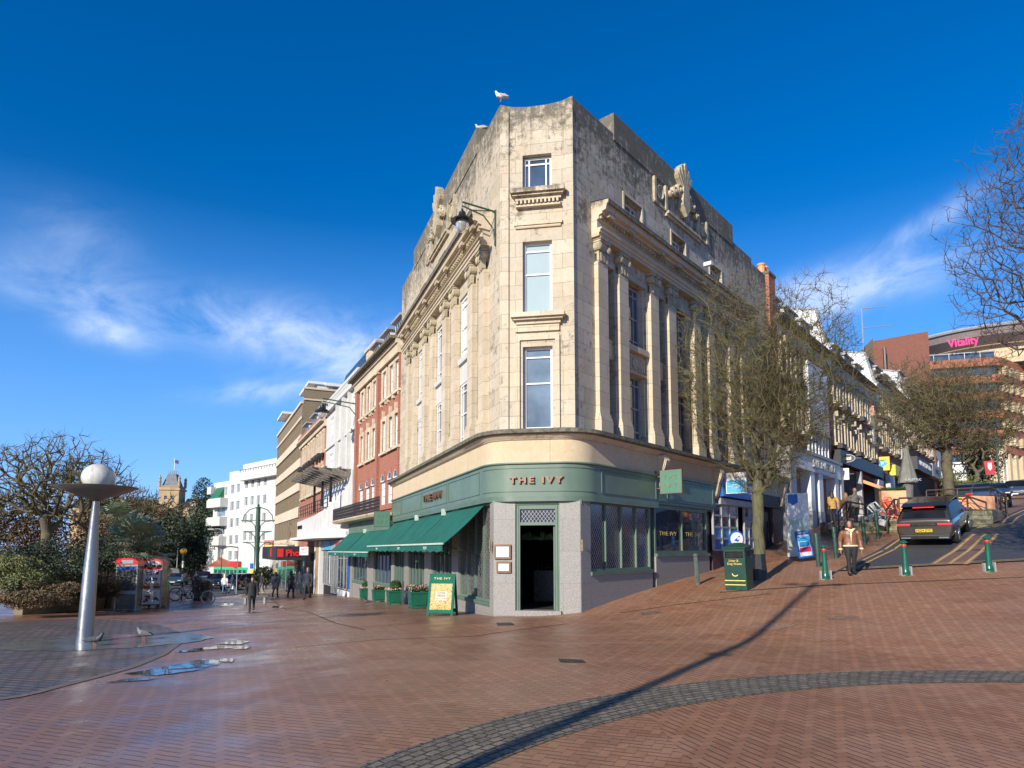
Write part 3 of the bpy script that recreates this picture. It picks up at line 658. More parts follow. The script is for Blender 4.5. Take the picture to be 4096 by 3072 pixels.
# swept bands round the corner: rendered band, string course, green fascia
def band_path(d, t0=14.7, t1=16.3, rr=.75, seg=10):
    """plan path offset d outwards from the building line, rounded at the two arrises, with running length"""
    uL = Vector((math.sin(R(-20.3)), math.cos(R(-20.3)))); uR = Vector((math.sin(R(39.6)), math.cos(R(39.6)))); uC = Vector((math.sin(R(99.8)), math.cos(R(99.8))))
    nL, nR, nC = Vector((-uL.y, uL.x)), Vector((uR.y, -uR.x)), Vector((uC.y, -uC.x))
    A = LA_.to_2d(); B = RA_.to_2d(); out = []
    k = math.tan(R(30))*rr
    out.append(A+uL*t0+nL*d)
    cA = A+uL*k-nL*rr; cB = B+uR*k-nR*rr
    for c, n0, n1 in ((cA, nL, nC), (cB, nC, nR)):
        a0, a1 = math.atan2(n0.y, n0.x), math.atan2(n1.y, n1.x)
        if a1 < a0: a1 += 2*math.pi
        if a1-a0 > math.pi: a1 -= 2*math.pi
        for i in range(seg+1):
            a = a0+(a1-a0)*i/seg; out.append(c+Vector((math.cos(a), math.sin(a)))*(rr+d))
    out.append(B+uR*t1+nR*d); return out
def sweep(m, prof, t0=14.7, t1=16.3, rr=.75):
    paths = [band_path(d, t0, t1, rr) for d, z in prof]; n = len(paths[0]); k = len(prof); vs = []
    for i in range(n):
        for j in range(k): vs.append((paths[j][i].x-IL.x, paths[j][i].y-IL.y, prof[j][1]))
    fs = [(i*k+j, (i+1)*k+j, (i+1)*k+(j+1) % k, i*k+(j+1) % k) for i in range(n-1) for j in range(k)]
    fs += [tuple(range(k)), tuple(range((n-1)*k, n*k))[::-1]]
    return m.add(vs, fs)
sweep(M(), [(-.5, 4.12), (.30, 4.12), (.30, 4.74), (-.5, 4.74)]).build('stone_band', mt['stoneband'], ivy, smooth=True, auto=R(40))
sweep(M(), [(-.4, 4.743), (.33, 4.743), (.36, 4.78), (.46, 4.83), (.48, 4.87), (.58, 4.90), (.60, 4.98), (-.4, 5.07)]).build('string_course', mt['string'], ivy, smooth=True, auto=R(40))
sweep(M(), [(.0, 5.074), (.5, 5.025), (.606, 4.996), (.606, 4.895), (.49, 4.862), (.49, 4.88), (.58, 4.91), (.0, 5.01)]).build('string_weathering', mt['ledge'], ivy)
fasR = 4.12
sweep(M(), [(-.3, 3.2), (.34, 3.2), (.34, 4.05), (.40, 4.08), (.40, 4.116), (-.3, 4.116)], t1=fasR).build('fascia', mt['green'], ivy, smooth=True, auto=R(40))
q = M()
sweep(q, [(.34, 3.06), (.34, 3.2), (.2, 3.2), (.2, 3.06)], t1=fasR)
q.build('fascia_rail', mt['greend'], ivy, smooth=True, auto=R(40))
# panel beading on the fascia
def bead(m, s, t0, t1, z0=3.32, z1=3.98, y=-.34):
    for a, b, c, d in ((t0, t1, z0, z0+.025), (t0, t1, z1-.025, z1), (t0, t0+.025, z0, z1), (t1-.025, t1, z0, z1)): m.box(s*a, s*b, y-.02, y, c, d)
q = M(); bead(q, 1, .75, 3.95); q.build('panel_bead', mt['greend'], ivy, xf=xR)
q = M(); [bead(q, -1, a, b) for a, b in ((.75, 4.2), (4.4, 8.2), (8.4, 12.2), (12.4, 14.6))]; q.build('panel_bead', mt['greend'], ivy, xf=xL)
q = M(); pth = band_path(.34); 
for z0, z1 in ((3.32, 3.345), (3.955, 3.98)):
    sub = [p-IL.to_2d() for p in band_path(.34)[1:-1]]; su2 = [p-IL.to_2d() for p in band_path(.36)[1:-1]]; nn = len(sub); vs = []
    for a, b in zip(sub, su2): vs += [(a.x, a.y, z0), (b.x, b.y, z0), (b.x, b.y, z1), (a.x, a.y, z1)]
    q.add(vs, [(i*4+j, (i+1)*4+j, (i+1)*4+(j+1) % 4, i*4+(j+1) % 4) for i in range(nn-1) for j in range(4)])
q.build('panel_bead', mt['greend'], ivy)
# lettering
text('THE IVY', .235, mt['bronze'], ivy, tuple(TI @ (LA_+Vector((1.07*math.cos(R(-9.8)), 1.07*math.sin(R(-9.8)), 3.62))+Vector((-math.sin(R(9.8)), -math.cos(R(9.8)), 0))*.37)), (R(90), 0, R(-9.8)), .05, sx=1.3, space=1.38, bold=.008)
text('THE IVY', .34, mt['bronze'], ivy, tuple(xL @ Vector((-6.3, -.40, 3.66))), (R(90), 0, R(-69.7)), .05, sx=1.75, space=1.3, bold=.008)
# ---- ground floor, corner door
q = M(); DX = (.5, 1.66)   # frame
y = -.22; gz = -.35
for a, b in ((-.12, .48), (1.68, 2.24)): q.box(a, b, y, y+.75, gz, 3.06)
q.build('granite_pier', mt['granite'], ivy, xf=xC)
M().box(-.12, .36, -.222, .2, gz, 3.06).build('granite_pier', mt['granite'], ivy, xf=xR); M().box(-.17, .12, -.222, .2, gz, 3.06).build('granite_pier', mt['granite'], ivy, xf=xL)
q = M(); q.box(-.16, 2.28, y+.02, y+.1, 2.98, 3.1); q.build('door_header', mt['greend'], ivy, xf=xC)
dr = M(); dr.box(.48, .6, -.16, -.02, .14, 3.0); dr.box(1.56, 1.68, -.16, -.02, .14, 3.0); dr.box(.6, 1.56, -.16, -.02, 2.86, 3.0); dr.box(.6, 1.56, -.15, -.04, 2.42, 2.5)
for a in (.535, 1.6): dr.box(a, a+.025, -.18, -.16, .14, 2.98)
dro = dr.build('doorway', mt['green'], ivy, xf=xC); M().quad((.6, -.09, 2.5), (1.56, -.09, 2.5), (1.56, -.09, 2.86), (.6, -.09, 2.86)).build('fanlight', glassmat('leaded_fanlight', lat=(.1, .13)), dro)
M().box(.42, 1.72, -.3, .1, -.3, .14).build('doorstep', mt['granite'], ivy, xf=xC)
q = M(); q.box(1.5, 1.54, -.05, .9, .15, 2.42); q.build('door_leaf', mt['greend'], ivy, xf=xC)
# interior seen through the open door: floor, bar, table, plants
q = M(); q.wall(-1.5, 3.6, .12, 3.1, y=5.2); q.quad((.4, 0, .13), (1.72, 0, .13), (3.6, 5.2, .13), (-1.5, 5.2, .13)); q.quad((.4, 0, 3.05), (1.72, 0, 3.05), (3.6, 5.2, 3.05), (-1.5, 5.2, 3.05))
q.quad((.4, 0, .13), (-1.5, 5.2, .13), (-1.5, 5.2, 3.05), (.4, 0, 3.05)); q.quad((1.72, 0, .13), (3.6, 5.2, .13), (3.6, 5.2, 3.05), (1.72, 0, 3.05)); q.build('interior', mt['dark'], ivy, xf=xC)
q = M(); q.box(.5, 1.5, 3.2, 3.9, .13, 1.1); [q.lathe([(.03, 0), (.05, .1), (.02, .14), (.05, .2)], 8, (.6+.13*i, 3.5, 1.1)) for i in range(7)]; q.build('bar_counter', pm('bar_counter', (.08, .05, .04), .3), ivy, xf=xC)
q = M(); random.seed(3)
for i in range(60):
    a = random.uniform(0, 6.3); c = (random.choice((.72, 1.1, 1.42)), .8, 2.05); q.tube([c, (c[0]+.16*math.cos(a), c[1]+.05, c[2]+.22*abs(math.sin(a))), (c[0]+.26*math.cos(a), c[1], c[2]+.12*math.sin(a)+.05)], [.012, .02, .003], 3)
q.build('interior_plant', pm('interior_plant', (.05, .08, .03), .6), ivy, xf=xC)
# ---- ground floor right: leaded window, pipe, picture window
def shopwall(s, xf, t0, t1, zb, zs, zt, g='granite'):
    q = M(); h = sorted((s*t0, s*t1)); q.box(h[0], h[1], -.22, .1, zb, zs-.06); q.build('plinth', mt[g], ivy, xf=xf)
    q = M(); q.box(h[0], h[1], -.27, .0, zs-.06, zs+.04); q.build('sill', mt['greend'], ivy, xf=xf)
def bigwin(s, xf, t0, t1, z0, z1, nb, gl='glass', fm='greend', y=-.18, bz=(), fw=.07):
    x0, x1 = sorted((s*t0, s*t1)); return sash(ivy, xf, x0, x1, z0, z1, y, bx=[i/nb for i in range(1, nb)], bz=bz, glass=gl, fm=fm, fw=fw, name='shop_window', d=.1)
shopwall(1, xR, .35, 3.86, -.2, 1.12, 3.1); bigwin(1, xR, .37, 3.84, 1.16, 3.1, 4, 'lattice', 'green')
shopwall(-1, xL, .17, 3.3, -.6, .28, 3); bigwin(-1, xL, .17, 3.3, .32, 3.06, 4, 'lattice', 'green')
q = M(); q.box(.3, 16.3, .0, .1, 3.0, 4.2); q.box(4.1, 8.6, -.2, .0, 3.14, 4.14); q.build('lintel', mt['greend'], ivy, xf=xR)
q = M(); q.box(4.15, 8.5, -.34, -.2, 3.3, 4.1); q.box(4.15, 8.5, -.4, -.2, 4.1, 4.15); q.box(4.15, 8.5, -.3, -.2, 3.2, 3.3); bead(q, 1, 4.7, 8.3, 3.38, 4.02); q.build('fascia', pm('dark_sage_paint', (.085, .15, .125), .4, var=.06), ivy, xf=xR)
q = M(); q.tube([(3.98, -.1, .4), (3.98, -.1, 3.2)], .07, 10); q.box(3.86, 4.1, 0, .08, .3, 3.2); q.build('drainpipe', mt['black'], ivy, xf=xR)
shopwall(1, xR, 4.1, 8.15, .2, 1.6, 3.2); bigwin(1, xR, 4.12, 8.1, 1.64, 3.16, 2, 'glass', 'greend', fw=.09)
text('THE IVY', .2, mt['gold'], ivy, tuple(xR @ Vector((5.1, -.15, 2.28))), (R(90), 0, R(50.4)), .002, sx=1.6, space=1.1); text('THE IVY', .2, mt['gold'], ivy, tuple(xR @ Vector((7.0, -.15, 2.28))), (R(90), 0, R(50.4)), .002, sx=1.6, space=1.1)
q = M(); q.box(8.12, 8.42, -.16, .08, .5, 3.3); q.build('pier', mt['black'], ivy, xf=xR)
# scroll brackets under the band
for t in (4.35, 8.75, 13.1, 16.0):
    q = M(); q.prism([(-.22, 3.65), (-.34, 3.72), (-.38, 3.95), (-.42, 4.2), (-.52, 4.42), (-.56, 4.6), (-.54, 4.74), (0, 4.74), (0, 3.65)], t-.15, t+.15, 'x')
    for o in (-.09, 0, .09): q.prism([(-.36, 3.75), (-.40, 3.95), (-.45, 4.2), (-.55, 4.42), (-.59, 4.6), (-.5, 4.7), (-.3, 4.2), (-.3, 3.75)], t+o-.02, t+o+.02, 'x')
    q.build('scroll_bracket', mt['stone'], ivy, xf=xR)
# newsagent in the same block
q = M(); q.prism([(-.3, 3.72), (-.5, 3.74), (-.36, 4.42), (-.3, 4.42)], 8.95, 12.85, 'x'); q.build('fascia', mt['blue'], ivy, xf=xR)
sl = (R(78), 0, R(50.4))
text('SQUARE NEWS', .3, mt['white'], ivy, tuple(xR @ Vector((11.35, -.445, 4.18))), sl, .003); text('News - Sandwiches - Drinks', .13, mt['white'], ivy, tuple(xR @ Vector((11.2, -.478, 4.0))), sl, .003)
text('payzone', .2, pm('payzone_pink', (.6, .3, .5), .5), ivy, tuple(xR @ Vector((12.0, -.505, 3.85))), sl, .003)
q = M(); q.box(8.95, 12.85, -.38, -.05, 3.45, 3.68); q.build('shutter_box', mt['grey'], ivy, xf=xR)
posters = [pm('poster_%d' % i, c, .25, var=.5, scale=6) for i, c in enumerate(((.02, .2, .45), (.3, .3, .32), (.06, .3, .5), (.35, .05, .06), (.02, .12, .35)))]
def bay(t0, t1, z0, z1, nx, nz):
    f = M(); 
    for i in range(nx+1): t = t0+(t1-t0)*i/nx; f.box(t-.035, t+.035, -.3, -.22, z0, z1)
    for j in range(nz+1): z = z0+(z1-z0)*j/nz; f.box(t0+.0, t1, -.292, -.228, z-.035, z+.035)
    o = f.build('shop_window', mt['grey'], ivy, xf=xR); rnd = random.Random(int(t0*10))
    for i in range(nx):
        for j in range(nz):
            a, b = t0+(t1-t0)*i/nx+.04, t0+(t1-t0)*(i+1)/nx-.04; c, d = z0+(z1-z0)*j/nz+.04, z0+(z1-z0)*(j+1)/nz-.04
            M().quad((a, -.26, c), (b, -.26, c), (b, -.26, d), (a, -.26, d)).build('poster' if j < 2 else 'pane', posters[rnd.choice((0, 2, 4, 4))] if j < 2 else mt['glass'] if rnd.random() < .6 else posters[1], o)
bay(8.45, 10.75, 1.75, 3.45, 3, 4); bay(11.5, 12.45, 1.8, 3.45, 2, 4)
mr_ = pm('maroon_riser', (.06, .03, .03), .5)
for nm_, *bb_ in (('stall_riser', 8.4, 10.8, -.24, .0, .6, 1.72), ('stall_riser', 11.45, 12.5, -.24, 0, .9, 1.76), ('pier', 12.9, 13.3, -.2, 0, 1, 3.6), ('pier', 15.1, 16.25, -.2, 0, 1, 3.6)): M().box(*bb_).build(nm_, mr_, ivy, xf=xR)
q = M(); q.box(13.1, 16.2, -.3, 0, 3.6, 4.5); q.build('fascia', pm('dark_stone_fascia', (.05, .045, .04), .6, var=.4), ivy, xf=xR)
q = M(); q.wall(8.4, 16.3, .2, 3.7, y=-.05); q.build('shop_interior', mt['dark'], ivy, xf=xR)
q = M(); q.box(13.7, 14.7, -.12, -.06, 1.5, 3.4); q.box(14.6, 14.65, -.17, -.12, 1.9, 3.0); q.build('door', mt['black'], ivy, xf=xR)
# ---- ground floor left
for a, b, c in ((3.3, 4.1, -.7), (7.0, 8.1, -.9), (11.25, 12.0, -1.0)):
    q = M(); q.box(-b, -a, -.24, .1, c, 3.1); q.build('pier', mt['granite'], ivy, xf=xL)
for a, b, z in ((4.1, 7.0, .5), (8.1, 11.25, .15), (12.0, 14.7, .05)):
    shopwall(-1, xL, a, b, -1.4, z, 3); bigwin(-1, xL, a+.02, b-.02, z+.05, 3.06, 5, 'glass', 'green')
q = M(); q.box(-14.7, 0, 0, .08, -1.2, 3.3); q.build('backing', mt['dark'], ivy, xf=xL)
# brass sconces beside the door
q = M()
for x in (-.2, 2.3): q.tube([(x, -.3, 1.72), (x, -.3, 2.02)], .03, 8); q.box(x-.015, x+.015, -.3, -.2, 1.85, 1.89)
q.build('wall_sconce', mt['brass'], ivy, xf=xC)
# awnings
def awning(root, xf, s, t0, t1, ztop=3.02, zf=1.9, d0=.24, d1=1.45, val=.2, word=True):
    x0, x1 = sorted((s*t0, s*t1)); q = M(); n = 6
    for i in range(n):
        a, b = i/n, (i+1)/n; f = lambda t: (-(d0+(d1-d0)*t), ztop+(zf-ztop)*t-.05*math.sin(math.pi*t))
        (y0, z0), (y1, z1) = f(a), f(b); q.quad((x0, y1, z1), (x1, y1, z1), (x1, y0, z0), (x0, y0, z0)); q.quad((x0, y1, z1-.012), (x0, y0, z0-.012), (x1, y0, z0-.012), (x1, y1, z1-.012))
    m_ = 24; vs = []
    for i in range(m_+1):
        x = x0+(x1-x0)*i/m_; vs += [(x, -d1-.01, zf), (x, -d1-.01-.015*math.sin(i), zf-val-.02*math.sin(i*1.3))]
    q.add(vs, [(2*i, 2*i+2, 2*i+3, 2*i+1) for i in range(m_)]); o = q.build('awning', mt['awning'], root, xf=xf)
    q = M(); q.box(x0, x1, -d1-.05, -d1+.02, zf-.0, zf+.05); q.box(x0+.02, x0+.06, -.45, -.3, ztop-.1, ztop+.12); q.build('front_bar', pm('awning_bar', (.5, .6, .52), .4), o)
    for xx in (x0+.5, x1-.5): q = M(); q.tube([(xx, -.2, 1.55), (xx+.25, -.8, 1.75), (xx, -d1, zf-.02)], .018, 6); q.tube([(xx, -.2, 1.0), (xx, -.2, 1.6)], .015, 6); q.build('folding_arm', mt['black'], o)
    if word: text('THE IVY', .13, mt['white'], o, ((x0+x1)/2 if s < 0 else 0, -d1-.03, zf-.1), (R(90), 0, 0), .002, name='lettering')
awning(ivy, xL, -1, .62, 4.73); awning(ivy, xL, -1, 4.8, 9.0); awning(ivy, xL, -1, 9.08, 14.6)
text('ETM', .001, mt['dark'], ivy, (0, 0, 5)) if 0 else None
# ================================================================ LEFT ROW
E0 = LA_+Vector((math.sin(R(-20.3)), math.cos(R(-20.3)), 0))*14.7
SPLIT = {'fin', 'column', 'brick_pier', 'granite_pier', 'stall_riser', 'white_pillar', 'shop_window', 'balcony', 'shop_sign', 'penthouse', 'penthouse_roof', 'band', 'shop_awning', 'pergola_brace', 'window_box', 'string_band', 'balcony_roof', 'column_base'}
class Bld:
    """a building in a facade frame: x runs along the front, -y is outwards; s=-1 mirrors distances"""
    def __init__(s, name, label, p, ang, sg=1, cat='building', group=None):
        s.r = thing(name, label, cat, p, ang, group); s.s = sg
    def o(s, m, name, mat, par=None, **k): return m.build(name, mt[mat] if isinstance(mat, str) else mat, par or s.r, **k)
    def h(s, a, b): return tuple(sorted((s.s*a, s.s*b)))
    def shell(s, t0, t1, z0, z1, depth, mat, holes=(), rev=.25, roof='slate', name='wall', side=True):
        q = M(); x0, x1 = s.h(t0, t1); q.wall(x0, x1, z0, z1, [(*s.h(a, b), c, d) for a, b, c, d in holes], rev)
        if side: q.quad((x0, 0, z0), (x0, 0, z1), (x0, depth, z1), (x0, depth, z0)); q.quad((x1, 0, z0), (x1, depth, z0), (x1, depth, z1), (x1, 0, z1))
        q.quad((x0, depth, z0), (x0, depth, z1), (x1, depth, z1), (x1, depth, z0))
        o = s.o(q, name, mat)
        if roof: s.o(M().quad((x0, 0, z1-.05), (x1, 0, z1-.05), (x1, depth, z1-.05), (x0, depth, z1-.05)), 'roof', roof)
        return o
    def bx(s, name, mat, boxes, par=None):
        if name in SPLIT and len(boxes) > 1:
            for b_ in boxes: s.bx(name, mat, [b_], par)
            return
        q = M()
        for a, b, y0, y1, z0, z1 in boxes: q.box(s.s*a, s.s*b, y0, y1, z0, z1)
        return s.o(q, name, mat, par)
    def win(s, holes, glass='glass', fm='white', y=.12, bx=(.5,), bz=(.5,), fw=.06):
        for a, b, c, d in holes:
            x0, x1 = s.h(a, b); sash(s.r, None, x0, x1, c, d, y, bx, bz, glass, fm, fw)
# ---- tall red brick building next to the restaurant corner
B1 = Bld('brick_building', 'red brick building with stone window surrounds and iron balcony beside the pale stone corner block', E0, R(-65), -1)
cols = [(.25, .95), (1.35, 2.05), (2.75, 3.45), (4.95, 5.65), (6.35, 7.05), (8.0, 8.7)]
h3 = [(a, b, 9.75, 11.15) for a, b in cols]; h2 = [(a, b, 6.95, 8.45) for a, b in cols]; h1 = [(a-.05, b+.05, 4.1, 5.45) for a, b in cols]
B1.shell(0, 10, -1.8, 12.3, 12, 'redbrick', h1+h2+h3+[(.5, 4.1, .0, 2.6), (5.6, 9.4, -.1, 2.6)], .3)
B1.win(h3, 'glasswhite', y=.05); B1.win(h2, 'glasswhite', y=.05); B1.win(h1, 'glasswhite', y=.03, bx=(.5,), bz=(.35, .65))
for i, (a, b) in enumerate(cols):
    B1.bx('window_surround', 'stone', [(a-.22, a, -.06, .12, 6.9, 8.5), (b, b+.22, -.06, .12, 6.9, 8.5), (a-.22, b+.22, -.06, .06, 8.5, 8.72), ((a+b)/2-.09, (a+b)/2+.09, -.12, .02, 8.5, 9.05), (a-.3, b+.3, -.14, .02, 6.72, 6.86)])
    B1.bx('window_surround', 'stone', [(a-.22, a, -.06, .12, 9.7, 11.2), (b, b+.22, -.06, .12, 9.7, 11.2), (a-.22, b+.22, -.06, .06, 11.2, 11.38), (a-.3, b+.3, -.14, .02, 9.52, 9.66), (a-.2, a-.05, -.12, .0, 9.36, 9.52), (b+.05, b+.2, -.12, .0, 9.36, 9.52)])
    q = M(); c = -(a+b)/2; w_ = (b-a)/2+.05; n = 10
    for k in range(n):
        t0_, t1_ = math.pi*k/n, math.pi*(k+1)/n; q.prism([(c+w_*math.cos(t0_), 5.3+w_*math.sin(t0_)), (c+(w_+.2)*math.cos(t0_), 5.3+(w_+.2)*math.sin(t0_)), (c+(w_+.2)*math.cos(t1_), 5.3+(w_+.2)*math.sin(t1_)), (c+w_*math.cos(t1_), 5.3+w_*math.sin(t1_))], -.07, .02)
    ao = B1.o(q, 'brick_arch', 'redbrick')
    M().prism([(c+(w_-.02)*math.cos(math.pi*k/n), 5.33+(w_-.02)*math.sin(math.pi*k/n)) for k in range(n+1)], -.03, -.015).build('arched_pane', mt['glass'], ao)
    qa = M(); qa.tube([(c+(w_-.04)*math.cos(math.pi*k/n), -.035, 5.33+(w_-.04)*math.sin(math.pi*k/n)) for k in range(n+1)], .03, 5); qa.box(c-w_, c+w_, -.05, -.03, 5.3, 5.36); qa.build('arched_frame', mt['white'], ao)
B1.bx('brick_pier', 'redbrick', [(4.0, 4.4, -.16, 0, 3.4, 11.4), (9.4, 9.9, -.16, 0, 3.4, 11.4), (0.0, .12, -.1, 0, 3.4, 11.4)])
B1.bx('entablature', 'stone', [(-.05, 10, -.2, .02, 11.42, 11.9), (-.05, 10.1, -.3, .0, 11.9, 12.1), (3.95, 4.45, -.24, 0, 11.3, 11.5)])
B1.bx('cornice', 'ledge', [(-.05, 10.2, -.6, .0, 12.1, 12.24)]); B1.bx('brick_parapet', 'redbrick', [(-.0, 9.9, -.1, .15, 12.25, 12.6)])
q = M(); q.prism([(.2, 12.5), (2.2, 15.4), (9, 15.4), (11.5, 12.5)], 0.2, -9.8, 'x'); B1.o(q, 'mansard_roof', 'slate')
for t in (.9, 3.3, 5.8): 
    o = B1.bx('dormer', 'white', [(t-.75, t+.75, .12, 1.6, 12.5, 13.35)]); B1.bx('dormer_roof', 'grey', [(t-.9, t+.9, -.1, 1.9, 13.35, 13.47)], o)
    for k in range(4): B1.bx('pane', 'glass', [(t-.62+k*.33, t-.62+k*.33+.22, .105, .12, 12.62, 13.22)], o)
B1.bx('chimney', 'stone', [(6.9, 9.6, .4, 1.5, 12.4, 14.0)]); B1.bx('chimney_cap', 'stone', [(6.8, 9.7, .3, 1.6, 14.0, 14.15)])
B1.bx('fascia', 'green', [(0, 10.2, -.3, 0, 2.75, 3.35)]); B1.bx('panel_bead', 'greend', [(.2+3.3*i, .22+3.3*i, -.32, -.3, 2.8, 3.3) for i in range(4)])
for a, b, c in ((0, .5, -1.4), (4.1, 5.6, -1.6), (9.4, 10.1, -1.8)): B1.bx('granite_pier', 'granite', [(a, b, -.2, 0, c, 2.75)])
for a, b, z in ((.5, 4.1, .0), (5.6, 9.4, -.1)):
    B1.bx('plinth', 'granite', [(a, b, -.15, 0, -1.8, z-.06)]); B1.bx('sill', 'greend', [(a, b, -.22, 0, z-.06, z+.04)])
    x0, x1 = B1.h(a, b); sash(B1.r, None, x0, x1, z+.04, 2.7, -.12, [i/5 for i in range(1, 5)], (), 'glass', 'green', .07, 'shop_window')
for a, b in ((.05, 5.6), (5.75, 10.45)): awning(B1.r, None, -1, a, b, ztop=2.78, zf=1.62)
# iron balcony
q = M(); q.prism([(0, 3.36), (-.9, 3.4), (-1.0, 3.52), (-1.0, 3.58), (0, 3.58)], 0, -12.1, 'x'); B1.o(q, 'balcony_slab', 'string')
q = M(); q.box(0, -12, -.97, -.93, 4.26, 4.31); q.box(0, -12, -.97, -.93, 3.62, 3.66); 
for i in range(61): q.box(-.2*i-.012, -.2*i+.012, -.965, -.935, 3.58, 4.28)
for i in range(60):
    cxx = -.2*i-.1
    for zc_, rr in ((3.8, .07), (3.97, .055), (4.13, .07)): q.X = Matrix.Translation((cxx, -.95, zc_)) @ Matrix.Rotation(R(90), 4, 'X'); q.lathe([(rr, -.01), (rr, .01), (rr*.6, .01), (rr*.6, -.01)], 6)
q.X = None; B1.o(q, 'balcony_railing', 'iron')
# ---- white art deco building with swept parapet
B2 = Bld('white_deco_building', 'white rendered building with swept parapet and pergola between two red brick buildings', E0, R(-65), -1)
up = [(10.35, 11.3, 10.2, 11.5), (14.3, 15.3, 10.2, 11.5), (18.0, 19.2, 10.2, 11.5), (10.35, 11.3, 7.2, 8.8), (14.1, 15.4, 7.2, 8.8), (18.0, 19.3, 7.2, 8.8), (12.2, 12.9, 10.4, 11.6), (16.3, 17.0, 10.4, 11.6), (12.2, 12.9, 7.3, 8.9)]
B2.shell(10, 21, -2, 12.7, 12, 'whiter', up, .3, roof='slate'); B2.win(up, 'glasswhite', y=.03, bx=(.33, .66), bz=(.7,))
B2.bx('fin', 'whiter', [(t-.12, t+.12, -.25, 0, 6.6, 12.0) for t in (11.75, 13.4, 13.75, 15.9)]); B2.bx('string_band', 'whiter', [(10, 21, -.3, 0, 12.0, 12.15), (10, 21, -.12, 0, 9.3, 9.45)])
B2.bx('pierced_parapet', 'whiter', [(10.2+.42*i, 10.45+.42*i, -.02, .2, 12.7, 13.0) for i in range(25)]+[(10, 21, -.04, .2, 13.0, 13.2)])
q = M(); q.prism([(.3, 12.7), (2.2, 15.2), (8, 15.2), (11, 12.7)], -10, -21, 'x'); B2.o(q, 'mansard_roof', 'slate')
sw = [(10, 6.7), (10.4, 6.5), (11.0, 5.98), (12, 5.5), (13, 5.15), (14.5, 4.75), (16.5, 4.45), (19, 4.28), (28.5, 4.1)]
OUT = lambda t: -(.2+.8*smooth(10, 18, t))
q = M(); n = len(sw); vs = []
pts_ = [(10+18.5*i/40,) for i in range(41)]
def swz(t): return float(np.interp(t, [p[0] for p in sw], [p[1] for p in sw]))
for (t,) in pts_: y = OUT(t); vs += [(-t, y, 2.75), (-t, y, swz(t)), (-t, y+.18, swz(t)), (-t, y+.18, 2.75)]
q.add(vs, [(i*4+j, (i+1)*4+j, (i+1)*4+(j+1) % 4, i*4+(j+1) % 4) for i in range(40) for j in range(4)]+[(0, 1, 2, 3), (160, 161, 162, 163)]); B2.o(q, 'swept_parapet', 'whiter', smooth=True, auto=R(35))
q = M(); vs = []
for (t,) in pts_: y = OUT(t)-.55*smooth(10, 15, t); vs += [(-t, 0, 2.45), (-t, y, 2.55), (-t, y, 2.76), (-t, 0, 2.76)]
q.add(vs, [(i*4+j, (i+1)*4+j, (i+1)*4+(j+1) % 4, i*4+(j+1) % 4) for i in range(40) for j in range(4)]+[(0, 1, 2, 3), (160, 161, 162, 163)]); B2.o(q, 'canopy', 'white')
q = M()
for z in (4.7, 5.0, 5.3): q.tube([(-t, OUT(t)+.1, max(z, swz(t)+.05)) for t in [15.5+13*i/12 for i in range(13)]], .03, 5)
for i in range(14): t = 15.5+i; q.tube([(-t, OUT(t)+.1, 4.4), (-t, OUT(t)+.1, 5.35)], .03, 5)
B2.o(q, 'balcony_rail', 'black')
q = M()
for i in range(9): t = 11.5+1.05*i; q.prism([(.0, 6.3), (-2.6, 6.75), (-2.7, 6.9), (0, 6.9)], -t-.09, -t+.09, 'x')
for y_ in (-.7, -1.6, -2.4): q.box(-11.2, -20.4, y_-.06, y_+.06, 6.9, 7.0)
B2.o(q, 'pergola', pm('weathered_concrete', (.16, .14, .12), .8, var=.5, scale=7, bump=.3))
B2.bx('pergola_brace', 'black', [(12, 12.15, -1.2, -1.05, 4.8, 6.4), (15.2, 15.35, -1.2, -1.05, 4.7, 6.4), (18.6, 18.75, -1.2, -1.05, 4.5, 6.4)])
B2.bx('upper_shopwall', 'white', [(13.2, 21, -.1, 0, 4.5, 6.2)])
B2.bx('fascia', 'grey', [(10.3, 20.2, -.32, -.1, 1.75, 2.4)]); B2.bx('fascia_panel', 'bluesky', [(16.2, 18.5, -.36, -.32, 1.75, 2.4)])
text('TESCO EXPRESS', .34, mt['red'], B2.r, (-13.0, -.34, 2.15), ext=.01, sx=1.1)
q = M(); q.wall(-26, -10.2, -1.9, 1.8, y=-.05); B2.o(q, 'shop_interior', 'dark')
for i, (a, b) in enumerate(((10.6, 12.2), (12.4, 14.4), (14.6, 15.6), (15.7, 16.6), (16.8, 18.2), (18.4, 20.0))):
    x0, x1 = B2.h(a, b); sash(B2.r, None, x0, x1, -.75 if i not in (2, 3) else -1.2, 1.7, -.16, (.5,), (.8,), 'glass', 'grey', .06, 'shop_window')
B2.bx('blue_pillar', 'blue', [(10.25, 10.6, -.22, -.1, -.6, 1.75)]); B2.bx('white_pillar', 'white', [(20.2, 20.6, -.4, 0, -1.8, 2.4), (22.2, 22.7, -.4, 0, -1.8, 2.4)]); B2.bx('stall_riser', 'white', [(10.1, 13.9, -.22, -.1, -1.6, -.8)])
B2.bx('brick_pillar', 'yellowbrick', [(20.6, 22.2, -.38, 0, -1.8, 2.4)]); B2.bx('window_poster', 'white', [(16.95, 17.15, -.2, -.18, -.6, 1.4)])
text('PHONE LOCKER', .42, mt['black'], B2.r, (-26.6, OUT(26)-.03, 3.6), ext=.03, sx=.8)
